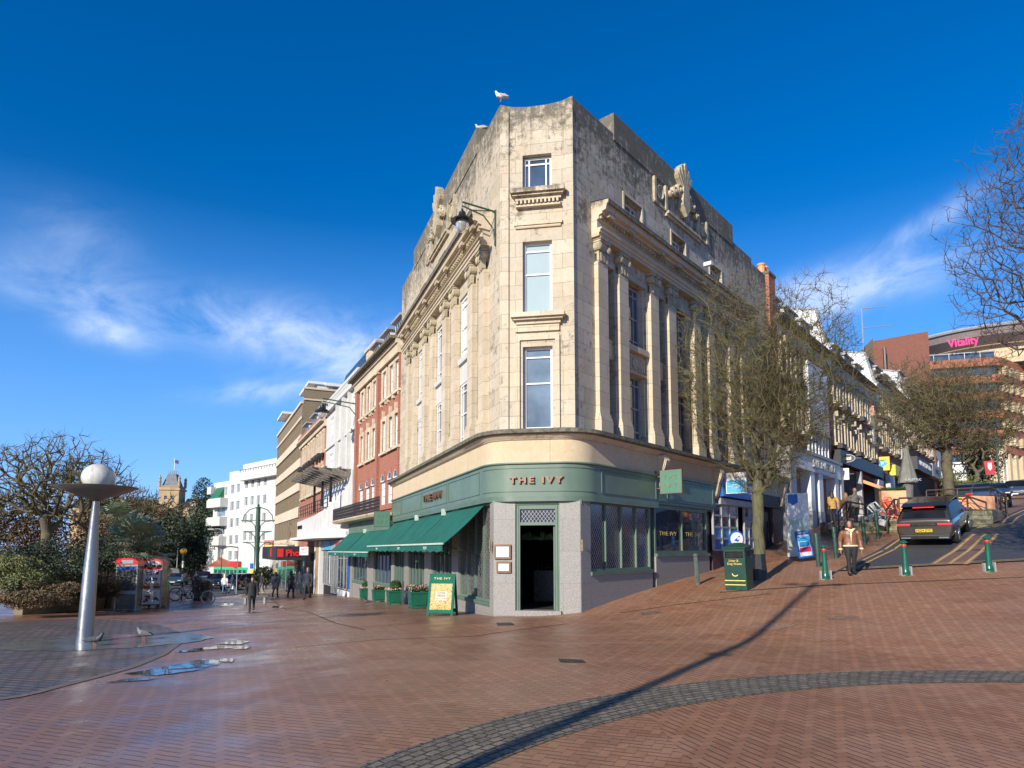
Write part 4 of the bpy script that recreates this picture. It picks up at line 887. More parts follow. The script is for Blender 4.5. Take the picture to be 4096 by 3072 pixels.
# ---- second red brick block
B3 = Bld('brick_terrace_building', 'lower red brick building between the white deco building and the banded block', E0, R(-65), -1)
cc = [22.2, 23.6, 25.0, 27.0, 28.4, 29.8, 31.8, 33.2]
w3 = [(c-.35, c+.35, 9.6, 11.0) for c in cc]; w2 = [(c-.35, c+.35, 6.6, 8.1) for c in cc]
B3.shell(21, 35, -2.4, 12.1, 12, 'redbrick', w3+w2, .3); B3.win(w3+w2, 'glassgrey', y=.05, bx=(.5,), bz=(.5,))
for c in cc:
    B3.bx('window_surround', 'stone', [(c-.55, c-.35, -.1, .1, 9.5, 11.05), (c+.35, c+.55, -.1, .1, 9.5, 11.05), (c-.6, c+.6, -.2, .1, 9.3, 9.48), (c-.55, c+.55, -.08, .1, 11.05, 11.25)])
    B3.bx('window_surround', 'stone', [(c-.55, c-.35, -.1, .1, 6.5, 8.1), (c+.35, c+.55, -.1, .1, 6.5, 8.1), (c-.5, c+.5, -.08, .1, 8.1, 8.35), (c-.12, c+.12, -.14, .1, 8.35, 8.7), (c-.6, c+.6, -.2, .1, 6.3, 6.48)])
    B3.bx('window_box', 'iron', [(c-.5, c+.5, -.5, -.1, 9.0, 9.25)])
B3.bx('entablature', 'stone', [(21, 35, -.2, 0, 11.3, 11.7), (21, 35, -.5, 0, 11.7, 11.85)]); B3.bx('brick_parapet', 'redbrick', [(21, 35, -.3, 0, 11.86, 12.3)])
q = M(); q.prism([(.2, 12.2), (1.8, 14.2), (9, 14.2), (11, 12.2)], -21, -35, 'x'); B3.o(q, 'mansard_roof', 'slate')
for t in (23, 27.5, 32):
    o = B3.bx('dormer', 'white', [(t-1.1, t+1.1, .1, 1.6, 12.3, 13.2)]); B3.bx('dormer_roof', 'grey', [(t-1.3, t+1.3, -.2, 1.8, 13.2, 13.32)], o); B3.bx('pane', 'glass', [(t-.9, t-.1, .08, .1, 12.4, 13.05), (t+.1, t+.9, .08, .1, 12.4, 13.05)], o)
B3.bx('shopfront', 'black', [(23, 35, -1.0, 0, -2.4, 2.0)]); B3.bx('shop_window', 'glass', [(23.4, 28.5, -1.04, -1.0, -1.9, .9), (29, 34.5, -1.04, -1.0, -1.9, .9)])
q = M(); q.prism([(-1.0, .95), (-3.1, .95), (-3.1, 2.05), (-1.0, 2.05)], -24, -36, 'x'); B3.o(q, 'fascia', pm('charcoal_fascia', (.03, .03, .032), .4))
text('Pho', .68, mt['red'], B3.r, (-23.94, -1.85, 1.5), (R(90), 0, R(90)), ext=.03, bold=.03)
q = M(); q.box(-24, -23.95, -3.0, -2.55, 1.2, 1.85); q.box(-28, -27.2, -3.16, -3.1, 1.2, 1.9); B3.o(q, 'emblem', 'red')
# ---- banded cream block with brown brick end wall
B4 = Bld('banded_office_block', 'tall cream and brown brick block with bands of windows behind the red brick terrace', E0, R(-65), -1)
hh = []
for z in (12.9, 10.6, 8.3, 6.0): hh += [(35.7+2.65*i+k*.85, 35.7+2.65*i+k*.85+.62, z, z+1.35) for i in range(8) for k in range(3)]
hh += [(36+1.5*i, 36.7+1.5*i, 2.9, 4.7) for i in range(14)]
B4.shell(35, 57, -3, 16.0, 13, 'brownbrick', hh, .4); B4.win(hh, 'glassgrey', 'brass', y=.08, bx=(), bz=(.6,), fw=.04)
B4.bx('band', 'cream', [(34.95, 57, -.12, 0, z+1.4, z+2.22) for z in (10.6, 8.3, 6.0)]+[(34.95, 57, -.12, 0, 4.85, 5.85), (34.95, 57, -.1, 0, 2.0, 2.85), (34.95, 57, -.1, 0, 14.35, 14.6), (34.95, 57, -.15, .3, 15.85, 16.1)])
q = M(); q.wall(0, 9, 11, 17.4, [(3.0, 5.3, 13.6, 15.6)], .2); X_ = Matrix.Translation((-34.95, .1, 0)) @ Matrix.Rotation(R(90), 4, 'Z'); B4.o(q, 'end_wall', 'brownbrick', xf=X_)
sash(B4.r, X_, 3.0, 5.3, 13.6, 15.6, .1, (.5,), (.5,), 'glassup', 'black', .1)
q = M(); q.box(0, 9, -.12, 0, 16.2, 16.35); q.box(0, 9, -.1, .3, 17.3, 17.5); q.build('coping', mt['cream'], B4.r, xf=X_)
B4.bx('penthouse', 'white', [(36, 42, 1.5, 3, 16.1, 18.1), (50, 55, .6, 3, 16.1, 17.6)]); B4.bx('penthouse_roof', 'white', [(35.8, 42.2, .6, 3.2, 18.1, 18.35), (49.8, 55.2, -.3, 3.2, 17.6, 17.85)])
B4.bx('shopfront', 'whiter', [(35, 57, -.4, 0, -3, 2)]); B4.bx('shop_window', 'glass', [(37+3.5*i, 40+3.5*i, -.44, -.4, -2.4, 1.2) for i in range(5)])
B4.bx('shop_awning', pm('awning_cream', (.6, .5, .35), .7), [(36.5+.5*i, 36.8+.5*i, -1.5, -.4, 2.3, 2.45) for i in range(10)])
# ---- blue tiled roof behind
B5 = Bld('tiled_roof_building', 'building with a steep dark blue tiled roof rising behind the white deco building', E0, R(-65), -1)
q = M(); q.prism([(2.4, 13.2), (4.2, 19.2), (8, 19.2), (9.5, 13.2)], -25.5, -35.6, 'x'); B5.o(q, 'roof', 'bluetile'); B5.bx('wall', 'white', [(25.7, 35.4, 2.6, 9.2, 8, 13.2)]); B5.bx('balcony_roof', 'white', [(35.6, 39, 2.2, 5.5, 18.0, 18.3), (35.6, 40, 1.6, 5, 16.6, 16.85)])
# ---- far white apartment blocks
pW = E0+Vector((math.sin(R(-25)), math.cos(R(-25)), 0))*60
B6 = Bld('white_apartment_block', 'long white apartment block with balconies and green tiled hoods at far end of street', pW, R(-45), -1)
hh = [(2.0+1.9*i, 2.9+1.9*i, z, z+1.2) for z in (10.2, 7.8, 5.4, 3.0) for i in range(4)]+[(10.3, 11.3, z, z+1.2) for z in (9.8, 7.4, 5.0, 2.6, .4)]+[(12.2, 13.3, z, z+1.3) for z in (9.7, 7.3, 4.9, 2.5, .3)]
B6.shell(-3, 9.5, -4, 13.6, 10, 'whiter', [h_ for h_ in hh if h_[0] < 9], .25); B6.shell(9.5, 14, -4, 12.9, 10, 'whiter', [h_ for h_ in hh if h_[0] > 9], .25, name='wall')
B6.shell(14, 19.5, -4, 11.7, 10, 'whiter', [(14.6, 15.4, 9.6, 10.8), (16.2, 18.2, 9.4, 10.8), (15.0, 18.4, 4.0, 5.4), (15.0, 15.9, 1.0, 2.4), (16.6, 17.6, 1.0, 2.4), (15, 18, 6.6, 8.0)], .25, name='wall')
B6.win(hh+[(14.6, 15.4, 9.6, 10.8), (16.2, 18.2, 9.4, 10.8), (15.0, 18.4, 4.0, 5.4), (15.0, 15.9, 1.0, 2.4), (16.6, 17.6, 1.0, 2.4), (15, 18, 6.6, 8.0)], 'glassgrey', bx=(.5,), bz=())
B6.bx('balcony', 'whiter', [(14.2, 18.8, -1.1, .1, z, z+1.3) for z in (2.4, 5.2, 7.9)]+[(18.8, 20.3, -.7, .6, z, z+1.1) for z in (2.6, 5.3, 8.0, 10.0)]); B6.bx('balcony', 'whiter', [(-3, 8.8, -.9, .1, 11.2, 12.3)])
B6.bx('balcony_rail', 'iron', [(-3, 8.8, -.9, -.85, 12.6, 12.66)]+[(-3+.8*i, -2.95+.8*i, -.9, -.85, 12.3, 12.6) for i in range(15)])
q = M(); q.prism([(0, 10.9), (-1.0, 9.1), (0, 9.1)], -15.6, -18.6, 'x'); B6.o(q, 'tiled_hood', 'greentile')
B6.bx('shop_awning', 'red', [(8.8, 11.0, -.8, -.1, -.7, .2)]); B6.bx('shop_sign', 'blue', [(10.8, 11.8, -1.0, -.9, -1.5, -1.0), (4.0, 4.8, -.6, -.5, -.7, 0)]); B6.bx('shop_sign', 'yellow', [(3.4, 5.0, -.45, -.35, -1.3, -.8), (3.2, 3.7, -.45, -.35, -.8, .3)])
B6.bx('shop_window', 'glass', [(-2.5+2.7*i, -.3+2.7*i, -.06, -.0, -3.5, -1.4) for i in range(7)])
pR = P(868, 2240, 97)
B7 = Bld('green_restaurant', 'low restaurant with bright green glazed front and red tiled roof at far end of street', (pR.x, pR.y, 0), R(-30), 1)
q = M(); q.prism([(-1.2, -.6), (3.4, 2.1), (8, -.6)], -.5, 4.6, 'x'); B7.o(q, 'roof', 'redtile'); B7.bx('wall', 'whiter', [(-3.0, -.6, .5, 6, -4, 2.6)])
B7.bx('conservatory', pm('bright_green_frame', (.03, .42, .18), .4), [(1.2, 9.0, -1.4, .3, -.95, -.6), (1.2, 9.0, -1.4, .3, -3.6, -3.1)]+[(1.2+.85*i, 1.38+.85*i, -1.4, -1.2, -3.2, -.9) for i in range(10)]); B7.bx('glazing', 'glass', [(1.25, 8.9, -1.35, -1.3, -3.2, -.9)])
B7.bx('louvred_screen', 'white', [(-1.3, -.3, -.2, -.1, -3.4+.3*i, -3.25+.3*i) for i in range(9)])
# ---- far hotel with tower
def at(px, py, Y): return P(px, py, Y)
HB = Bld('hotel_with_tower', 'far buff stone hotel with pinnacled clock style tower and flag above the trees', (at(665, 2200, 250).x, 250, 0), R(8), 1)
sb = pm('buff_stone', (.40, .29, .16), .85, var=.2, scale=.6); sg = pm('grey_lead_roof', (.13, .14, .155), .6, var=.2, scale=.8)
def zz(py): return ZC+ray(700, py)[1]*250
q = M(); q.wall(-3.5, 3.5, -5, zz(1948), [(-1.7, -.5, zz(1999), zz(1983)), (.5, 1.7, zz(1999), zz(1983))], .5); q.quad((3.5, 0, -5), (3.5, 7, -5), (3.5, 7, zz(1948)), (3.5, 0, zz(1948))); q.quad((-3.5, 0, -5), (-3.5, 7, -5), (-3.5, 7, zz(1948)), (-3.5, 0, zz(1948)))
q.box(-3.9, 3.9, -.4, 7.4, zz(1960), zz(1953)); q.box(-3.7, 3.7, -.2, 7.2, zz(1947), zz(1943)); HB.o(q, 'tower', sb)
for a in (-1.7, .5): sash(HB.r, None, a, a+1.2, zz(1999), zz(1983), .3, (), (.5,), 'glass', 'white', .15)
q = M()
for x, y_ in ((-3.4, .1), (3.4, .1), (-3.4, 6.9), (3.4, 6.9)): q.lathe([(.5, 0), (.5, 1.6), (.7, 1.7), (.5, 1.9), (.45, 3.0), (.65, 3.1), (.35, 3.5), (.05, 4.6)], 8, (x, y_, zz(1946)))
HB.o(q, 'corner_pinnacle', sb)
zt, zb_ = zz(1893), zz(1944); q = M(); q.add([(-2.9, .6, zb_), (2.9, .6, zb_), (2.9, 6.4, zb_), (-2.9, 6.4, zb_), (-1.4, 2.1, zt), (1.4, 2.1, zt), (1.4, 4.9, zt), (-1.4, 4.9, zt)], [(0, 1, 5, 4), (1, 2, 6, 5), (2, 3, 7, 6), (3, 0, 4, 7), (4, 5, 6, 7)]); HB.o(q, 'tower_roof', sg)
q = M(); [q.tube([(x, y_, zt), (x, y_, zt+1.4)], .08, 4) for x in (-1.4, -.7, 0, .7, 1.4) for y_ in (2.1, 4.9)]; q.box(-1.5, 1.5, 2.05, 2.15, zt+.7, zt+.8); q.box(-1.5, 1.5, 2.05, 2.15, zt+1.3, zt+1.4); HB.o(q, 'cresting', 'grey')
q = M(); q.tube([(0, 4.5, zt), (0, 4.5, zz(1826))], .14, 6); fo = HB.o(q, 'flagpole', 'white'); M().quad((0, 4.5, zz(1846)), (1.2, 4.9, zz(1850)), (1.4, 4.9, zz(1836)), (0, 4.5, zz(1832))).build('flag', pm('flag_cloth', (.12, .08, .2), .7, var=.9, scale=2), fo)
hw = [(7.2+9*i, 8.6+9*i, z, z+2.3) for i in range(3) for z in (zz(2060), zz(2098), zz(2130))]
q = M(); q.wall(5.2, 34, -6, zz(2026), hw, .4); HB.o(q, 'wall', sb)
for w_ in hw: sash(HB.r, None, *w_, .3, (), (.5,), 'glass', 'white', .2)
q = M(); q.wall(-34, -4.8, -6, zz(2030), (), .4, y=1); HB.o(q, 'wall', sb)
q = M(); q.prism([(-.6, zz(2026)), (5, zz(1990)), (9, zz(1990)), (14, zz(2026))], 5.0, 34, 'x'); q.prism([(.4, zz(2030)), (5, zz(1995)), (9, zz(1995)), (14, zz(2030))], -34, -4.8, 'x'); HB.o(q, 'roof', 'slate')
for c in (9, 18.5, 28): 
    q = M(); q.box(c-1.3, c+1.3, -.3, 2, zz(2026), zz(2012)); q.prism([(c-1.7, zz(2012)), (c+1.7, zz(2012)), (c, zz(2003))], -.5, 2.5); o = HB.o(q, 'dormer', sb); M().box(c-.7, c+.7, -.34, -.3, zz(2025), zz(2014)).build('pane', mt['white'], o)
q = M(); q.box(15, 22, 5, 9, zz(1992), zz(1980)); q.box(14.5, 22.5, 4.8, 9.2, zz(1980), zz(1977)); q.box(17, 20, 6, 8, zz(1977), zz(1969)); HB.o(q, 'roof_turret', 'grey')
# ================================================================ RIGHT ROW (stepping uphill)
xr0 = lambda: (RA_.x, RA_.y, 0)
def dormers(b, t0, t1, z, n):
    w_ = (t1-t0)/n
    for i in range(n):
        a, c = t0+w_*i+.35, t0+w_*(i+1)-.55
        o = b.bx('dormer', 'whiter', [(a, c, .45, 2, z, z+1.0)]); b.bx('dormer_roof', 'grey', [(a-.12, c+.12, .3, 2.3, z+1.0, z+1.1)], o)
        k = 5; b.bx('pane', 'glass', [(a+.12+(c-a-.2)*j/k, a+.12+(c-a-.2)*(j+.6)/k, .43, .45, z+.15, z+.9) for j in range(k)], o)
def gable(b, t, z, rise=2.5, back=8):
    q = M(); q.prism([(-.3, z-1.4), (-.3, z-.1), (-.05, z+.15), (.4, z+rise-.3), (back, z+rise+1.6), (back+1, z-1)], t, t+.35, 'x'); b.o(q, 'party_wall', 'white')
    q = M(); q.tube([(t+.17, -.34, z-.1), (t+.17, -.08, z+.2), (t+.17, .38, z+rise-.25), (t+.17, back, z+rise+1.65)], .13, 6); b.o(q, 'party_wall_coping', 'grey')
def unit(name, label, t0, t1, zb, zc, wall='purplebrick', gab=True, nd=4, fas=None, ft=None, n=8, skip=()):
    b = Bld(name, label, xr0(), R(50.4), 1, group='brick shops stepping up the hill')
    sp = (t1-t0-.8)/n; w = []
    for i in range(n):
        c = t0+.6+sp*(i+.5)
        if c in skip: continue
        w += [(c-sp*.23, c+sp*.23, zc-5.0, zc-3.5), (c-sp*.23, c+sp*.23, zc-2.55, zc-1.05)]
    w = [x for x in w if not any(a < x[0] < c and z0 < x[2] < z1 for a, c, z0, z1 in skip)]
    b.shell(t0, t1, zb, zc, 9, wall, w, .3); b.win(w, 'glass', 'grey', y=.2, bx=(.5,), bz=(.5,), fw=.05)
    for a, c, z0, z1 in w:
        e = sp*.12; b.bx('window_surround', 'stone', [(a-e, a, -.16, .1, z0-.05, z1+.1), (c, c+e, -.16, .1, z0-.05, z1+.1), (a-e-.04, c+e+.04, -.26, 0, z0-.22, z0-.06), ((a+c)/2-.09, (a+c)/2+.09, -.24, 0, z1+.05, z1+.35)])
    b.bx('window_box', 'iron', [(a-.1, c+.1, -.5, -.2, z0-.4, z0-.12) for a, c, z0, z1 in w[::3]])
    b.bx('entablature', 'stone', [(t0, t1, -.15, 0, zc-.85, zc-.2)]); q = M(); q.prism([(0, zc-.2), (-.25, zc-.2), (-.5, zc-.05), (-.55, zc+.05), (0, zc+.1)], t0, t1, 'x'); b.o(q, 'cornice', 'ledge')
    b.bx('brick_parapet', wall, [(t0, t1, -.12, .1, zc+.08, zc+.42)])
    q = M(); q.prism([(.5, zc+.3), (1.8, zc+1.5), (8, zc+1.6), (9, zc+.3)], t0, t1, 'x'); b.o(q, 'mansard_roof', 'slate')
    dormers(b, t0+.3, t1-.6, zc+.45, nd)
    if gab: gable(b, t1-.3, zc+.6)
    if fas:
        b.bx('fascia', fas, [(t0+.3, t1-.6, -.5, -.1, zc-6.3, zc-5.55)])
    return b
U1 = unit('bar_building', 'dark brick and white fronted bar building with tall square columns behind the bare tree', 16.5, 25.6, 1.5, 12.8, 'purplebrick', nd=3, n=6, skip=((20.4, 25, 6, 11.8),))
U1.bx('white_fascia', 'white', [(16.9, 25.5, -.55, 0, 5.65, 6.45)]); U1.bx('cornice', 'grey', [(16.7, 25.6, -.65, 0, 6.45, 6.6)]); U1.bx('end_pier', 'grey', [(16.5, 17.35, -.6, 0, 1.5, 6.6)])
for a, b_ in ((19.95, 20.6), (21.4, 22.1), (24.5, 25.2)):
    U1.bx('column', 'white', [(a, b_, -.5, .1, 3.7, 5.65)]); U1.bx('column_base', 'grey', [(a-.03, b_+.03, -.53, .1, 1.8, 3.7)])
U1.bx('porch_wall', 'whiter', [(17.3, 20.0, .9, 1.0, 1.8, 5.65)]); q = M(); q.wall(17.3, 25.5, 1.8, 5.65, y=1.6); U1.o(q, 'porch_interior', 'dark'); U1.bx('fascia_panel', 'white', [(20.9, 24.4, -.58, -.55, 5.7, 6.4)])
text('SLUG & LETTUCE', .62, mt['grey'], U1.r, (22.1, -.6, 6.05), ext=.04, sx=.85)
U1.bx('white_panel', 'white', [(21.0, 24.6, -.3, 0, 8.0, 11.6)]); q = M(); q.prism([(21.0, 7.9), (24.6, 7.9), (24.6, 8.0), (21.0, 8.0)], -.35, 0); U1.o(q, 'panel_edge', 'grey')
U1.bx('window_frame', 'white', [(21+.6*i, 21.12+.6*i, -.2, 0, 6.7, 7.9) for i in range(7)]); U1.bx('pane', 'glass', [(21.0, 24.7, -.1, -.02, 6.7, 7.9)])
U2 = unit('red_brick_shop', 'plum brick shop building with pale stone window surrounds behind dark restaurant front', 25.6, 37.8, 2.5, 13.0, nd=4, fas='black', n=8)
U2.bx('open_front', 'dark', [(26.6, 35.6, -.2, 0, 3.2, 6.4)]); U2.bx('column', 'whiter', [(35.6, 37.0, -.5, 0, 3.5, 6.5), (25.7, 26.3, -.5, 0, 3, 6.4)]); U2.bx('post', 'grey', [(30.6, 30.9, -.5, -.2, 3.2, 6.6)])
q = M(); q.prism([(-.3, 6.2), (-1.6, 5.6), (-1.6, 5.4), (-.3, 6.0)], 31.2, 35.4, 'x'); U2.o(q, 'orange_awning', 'orange')
U3 = unit('upper_brick_shop', 'plum brick shop building with yellow fronted shop further up the hill', 37.8, 50.0, 3.2, 14.2, nd=4, n=8)
U3.bx('fascia', 'yellow', [(41.5, 46, -.5, -.1, 7.3, 8.1)]); U3.bx('shop_interior', 'dark', [(38.2, 46, -.1, 0, 4.2, 7.3)]); U3.bx('column', 'whiter', [(39.9, 41.6, -.4, 0, 3.8, 7.2), (46.2, 47.0, -.4, 0, 3.8, 8)]); text('Car Park', .6, mt['black'], U3.r, (44.2, -.53, 7.65))
U4 = unit('hilltop_brick_shop', 'plum brick shop building behind the upper bare tree', 50.0, 64.5, 4.5, 15.8, nd=4, n=9, gab=False)
U4.bx('fascia', 'black', [(50.5, 58.5, -.6, -.1, 8.6, 9.7)]); text('UNCOMMON Coffee', .62, mt['white'], U4.r, (54.5, -.64, 9.2), sx=1.1); U4.bx('fascia', 'grey', [(58.8, 64.3, -.6, -.1, 8.7, 9.9)]); text('eatery', .8, mt['black'], U4.r, (61.5, -.64, 9.4), sx=1.2); U4.bx('shop_interior', 'dark', [(50.5, 64, -.1, 0, 5.2, 8.6)])
U5 = Bld('white_rendered_shop', 'white rendered shop with blank sunlit end wall beyond the brick shops', xr0(), R(50.4), 1)
U5.shell(64.5, 80, 5, 12.5, 9, 'whiter', [(66+3*i, 67.6+3*i, 9.5, 11.2) for i in range(4)]); U5.win([(66+3*i, 67.6+3*i, 9.5, 11.2) for i in range(4)], 'glass'); U5.bx('porch', 'white', [(74, 80, -1.8, 0, 7.0, 11.5)]); U5.bx('shop_window', 'dark', [(65, 73.5, -.1, 0, 6, 8.8)])
pc_ = P(3052, 1090, 31.0); r = thing('brick_chimney', 'brick chimney with two orange clay pots behind the end of the stone parapet', 'chimney', (pc_.x, pc_.y, 12.5), R(50)); hc = P(3052, 1112, 31.0).z-12.5
M().box(-.42, .42, -.4, .4, -.5, hc).build('stack', mt['redbrick'], r); M().box(-.46, .46, -.44, .44, hc, hc+.12).build('cap', mt['ledge'], r)
for x in (-.22, .22): M().lathe([(.17, hc+.12), (.16, hc+.5), (.19, hc+.52), (.19, hc+.6)], 12, (x, 0, 0)).build('chimney_pot', mt['orange'], r)
# big brick block behind
A_, B_, D_ = P(3492, 1352, 64), P(3712, 1325, 67), P(3400, 1362, 72)
BB = thing('large_brick_block', 'large plain red brick block towering behind the white gables', 'building', (A_.x, A_.y, 0))
def wallseg(root, p, q, z0, z1a, z1b, mat, name='wall'):
    o = Vector(root.location); q_ = M(); d = Vector((q[0]-p[0], q[1]-p[1], 0)); ang = math.atan2(d.y, d.x); L_ = d.length
    q_.quad((0, 0, z0), (L_, 0, z0), (L_, 0, z1b), (0, 0, z1a)); return q_.build(name, mt[mat], root, xf=Matrix.Translation((p[0]-o.x, p[1]-o.y, 0)) @ Matrix.Rotation(ang, 4, 'Z'))
wallseg(BB, (A_.x, A_.y), (B_.x, B_.y), 6, A_.z-.3, B_.z, 'redbrick'); wallseg(BB, (D_.x, D_.y), (A_.x, A_.y), 6, A_.z, A_.z, 'yellowbrick')
w1_ = P(3740, 1500, 78); wallseg(BB, (B_.x, B_.y), (w1_.x+4, w1_.y+10), 6, B_.z, B_.z-6, 'redbrick')
o = Vector((A_.x, A_.y, 0)); q = M(); q.quad((0, 0, A_.z-.8), (B_.x-o.x, B_.y-o.y, B_.z-.8), (B_.x-o.x-4, B_.y-o.y+14, A_.z-.9), (D_.x-o.x, D_.y-o.y, A_.z-.8)); q.build('roof', mt['slate'], BB)
q = M(); q.tube([(1.0, -.1, 8), (1.0, -.1, A_.z-1)], .15, 6); q.build('drainpipe', mt['black'], BB)
AN = thing('television_aerial', 'thin metal television aerial on the large brick block roof', 'aerial', tuple(P(3452, 1360, 66)))
q = M(); q.tube([(0, 0, -1), (0, 0, 3.3)], .05, 5); q.tube([(0, 0, 3.2), (2.6, 0, 3.5)], .04, 4); q.tube([(0, 0, 1.2), (3, 0, 1.5)], .04, 4); q.build('mast', mt['grey'], AN)
# curved office building with pink sign
VC = P(4025, 1980, 125); VB = thing('curved_office_building', 'large office building with curved dark roof, terracotta bands and pink sign on the skyline', 'building', (VC.x, VC.y, 0))
vz = lambda py: ZC+ray(4025, py)[1]*125
terra = pm('terracotta_band', (.34, .11, .055), .7, var=.15, scale=1); vst = pm('sandstone', (.55, .42, .26), .8, var=.15, scale=1)
xf1 = Matrix.Rotation(R(-16), 4, 'Z'); xf2 = Matrix.Rotation(R(-16+50), 4, 'Z')
q = M()
for py in (1431, 1499, 1566, 1640, 1712, 1782): q.box(-22, 0, -.6, 0, vz(py)-1.5, vz(py)); 
q.build('terracotta_band', terra, VB, xf=xf1); q = M()
for py in (1431, 1499, 1566, 1640, 1712, 1782): q.box(.0, 60, -.6, 0, vz(py)-1.5, vz(py))
q.build('terracotta_band', terra, VB, xf=xf2)
q = M(); q.box(-22, -.3, .1, 8, 8, vz(1400)); q.build('glazing', mt['glassup'], VB, xf=xf1); q = M(); q.box(.3, 60, .3, 8, 8, vz(1431)); q.build('wall', mt['dark'], VB, xf=xf2)
q = M()
for k, (pa_, pb_) in enumerate(((1499, 1431), (1566, 1499), (1640, 1566), (1712, 1640), (1782, 1712))):
    z0, z1 = vz(pa_), vz(pb_)-1.5
    for i in range(20): x = 1.2+2.6*i; q.prism([(x, z0), (x+1.1, z0), (x+1.1, z1-.3), (x+.55, z1), (x, z1-.3)], -1.0, .3)
q.build('arched_fins', vst, VB, xf=xf2)
[M().box(1+3*i, 2.1+3*i, -.6, .4, 9, vz(1782)-1.5).build('column', vst, VB, xf=xf2) for i in range(14)]; M().box(-1.5, 0, -.5, 3, 8, vz(1782)).build('corner_pier', vst, VB, xf=xf2)
q = M(); q.box(-1.5, 60, -1.5, 1, 6, vz(1925)); q.build('plinth', vst, VB, xf=xf2)
q = M()   # roof drum
c = Vector((15, 17, 0)); vs = []; nn = 40
for i in range(nn+1):
    a = math.pi*(1.0+1.05*i/nn)
    for r_, z in ((20.5, vz(1352)), (23, vz(1322)), (23.5, vz(1290)), (18, vz(1285))): vs.append((c.x+r_*math.cos(a), c.y+r_*.8*math.sin(a), z))
q.add(vs, [(i*4+j, (i+1)*4+j, (i+1)*4+j+1, i*4+j+1) for i in range(nn) for j in range(3)]); q.lathe([(23.3, 0), (23.3, .15)], 48, (c.x, c.y, vz(1290)), .8); q.build('curved_roof', pm('dark_roof_cladding', (.19, .15, .14), .5), VB, smooth=True, auto=R(30))
q = M(); vs = []
for i in range(nn+1):
    a = math.pi*(1.0+1.05*i/nn)
    for r_, z in ((19, vz(1425)), (19, vz(1352)), (20.6, vz(1352)), (20.6, vz(1347))): vs.append((c.x+r_*math.cos(a), c.y+r_*.8*math.sin(a), z))
q.add(vs, [(i*4+j, (i+1)*4+j, (i+1)*4+j+1, i*4+j+1) for i in range(nn) for j in range(3)]); q.build('penthouse_wall', vst, VB, smooth=True, auto=R(30))
vt = P(3852, 1368, 124.5); text('Vitality', 2.1, emis('pink_sign', (.7, .03, .16), .35), VB, (vt.x-VC.x, vt.y-VC.y, vt.z), (R(90), R(-5), R(-20)), .12, sx=.85, bold=.05)
q = M(); q.tube([(c.x+23.7*math.cos(math.pi*(1.0+1.05*i/nn)), c.y+23.7*.8*math.sin(math.pi*(1.0+1.05*i/nn)), vz(1290)+.1) for i in range(nn+1)], .35, 6); q.build('roof_rim', mt['grey'], VB); q = M(); [q.tube([(-21+2.6*i, -.4, vz(1431)), (-21+2.6*i, -.4, vz(1405))], .06, 4) for i in range(9)]; q.tube([(-21, -.4, vz(1405)), (0, -.4, vz(1405))], .07, 4); q.build('terrace_rail', mt['white'], VB, xf=xf1)
# ================================================================ STREET FURNITURE
def onp(px, py): g = G(px, py); return (g.x, g.y, g.z)
# hanging signs on the corner building
def square_sign(name, label, t, s, xf, w=.74, z=3.86):
    p = IL+(xf @ Vector((s*t, -.3, 0))); r = thing(name, label, 'sign', (p.x, p.y, z), 0)
    a = {1: R(50.4), -1: R(-69.7)}[s]-R(90)   # local x points away from the wall
    r.rotation_euler = (0, 0, a)
    q = M(); q.box(.18, .18+w, -.045, .045, -w/2, w/2); q.build('sign_box', mt['bronze'], r)
    q = M(); [q.box(.2, .16+w, y0, y1, -w/2+.02, w/2-.02) for y0, y1 in ((-.052, -.046), (.046, .052))]; q.build('panel', pm('sign_green', (.085, .20, .145), .6, var=.05, spec=.2), r)
    for sg in (-1, 1):
        if (sg < 0) == (s > 0): pass
        rot = (R(90), 0, 0) if sg < 0 else (R(90), 0, R(180))
        text('THE', .2, mt['brass'], r, (.18+w/2, sg*.056, .13), rot, .004, space=1.5); text('IVY', .24, mt['brass'], r, (.18+w/2, sg*.056, -.14), rot, .004, space=1.6)
    q = M(); q.box(0, .03, -.03, .03, -w/2, w/2); q.box(0, .2, -.012, .012, -.2, -.17); q.box(0, .2, -.012, .012, .17, .2); q.build('bracket', mt['bronze'], r); return r
square_sign('hanging_sign', 'square green and bronze restaurant sign on the sunless right hand front', 4.0, 1, xR)
square_sign('hanging_sign', 'square green restaurant sign above the awnings on the sunlit left front', 14.4, -1, xL, z=3.2)
# lanterns on wall arms
def wall_lantern(label, p, a, reach=1.0, sc=1.0):
    r = thing('wall_lantern', label, 'lantern', p, a, 'black lanterns on curved wall arms'); r.scale = (sc,)*3
    q = M(); q.box(-.03, .03, -.05, .0, -.75, .35); q.tube([(0, -.03, .3), (0, -reach, .42), (0, -reach-.02, .2)], .028, 6)
    q.tube([(0, -.03, -.65), (0, -.12, -.2), (0, -.4, .12), (0, -reach, .3)], .022, 6); q.tube([(0, -.03, .25), (0, -.25, .36)], .015, 5); q.build('arm', mt['lampgreen'], r)
    q = M(); q.lathe([(.03, .2), (.05, .12), (.1, .1), (.12, .0), (.14, -.04), (.33, -.16), (.34, -.19), (.2, -.17)], 20, (0, -reach, 0)); q.build('hood', mt['black'], r, smooth=True, auto=R(40))
    g = N('lamp_glass'); g.set(col=(.62, .60, .55), rough=.08, spec=.8, trans=.6)
    q = M(); q.lathe([(.19, -.18), (.2, -.28), (.16, -.42), (.08, -.5), (.02, -.52)], 16, (0, -reach, 0)); q.build('glass_bowl', g.m, r, smooth=True); return r
p = IL+(xL @ Vector((-.35, 0, 11.35))); wall_lantern('black lantern on a curved green arm high beside the arris of the stone corner building', p, R(-69.7), 1.05, .98)
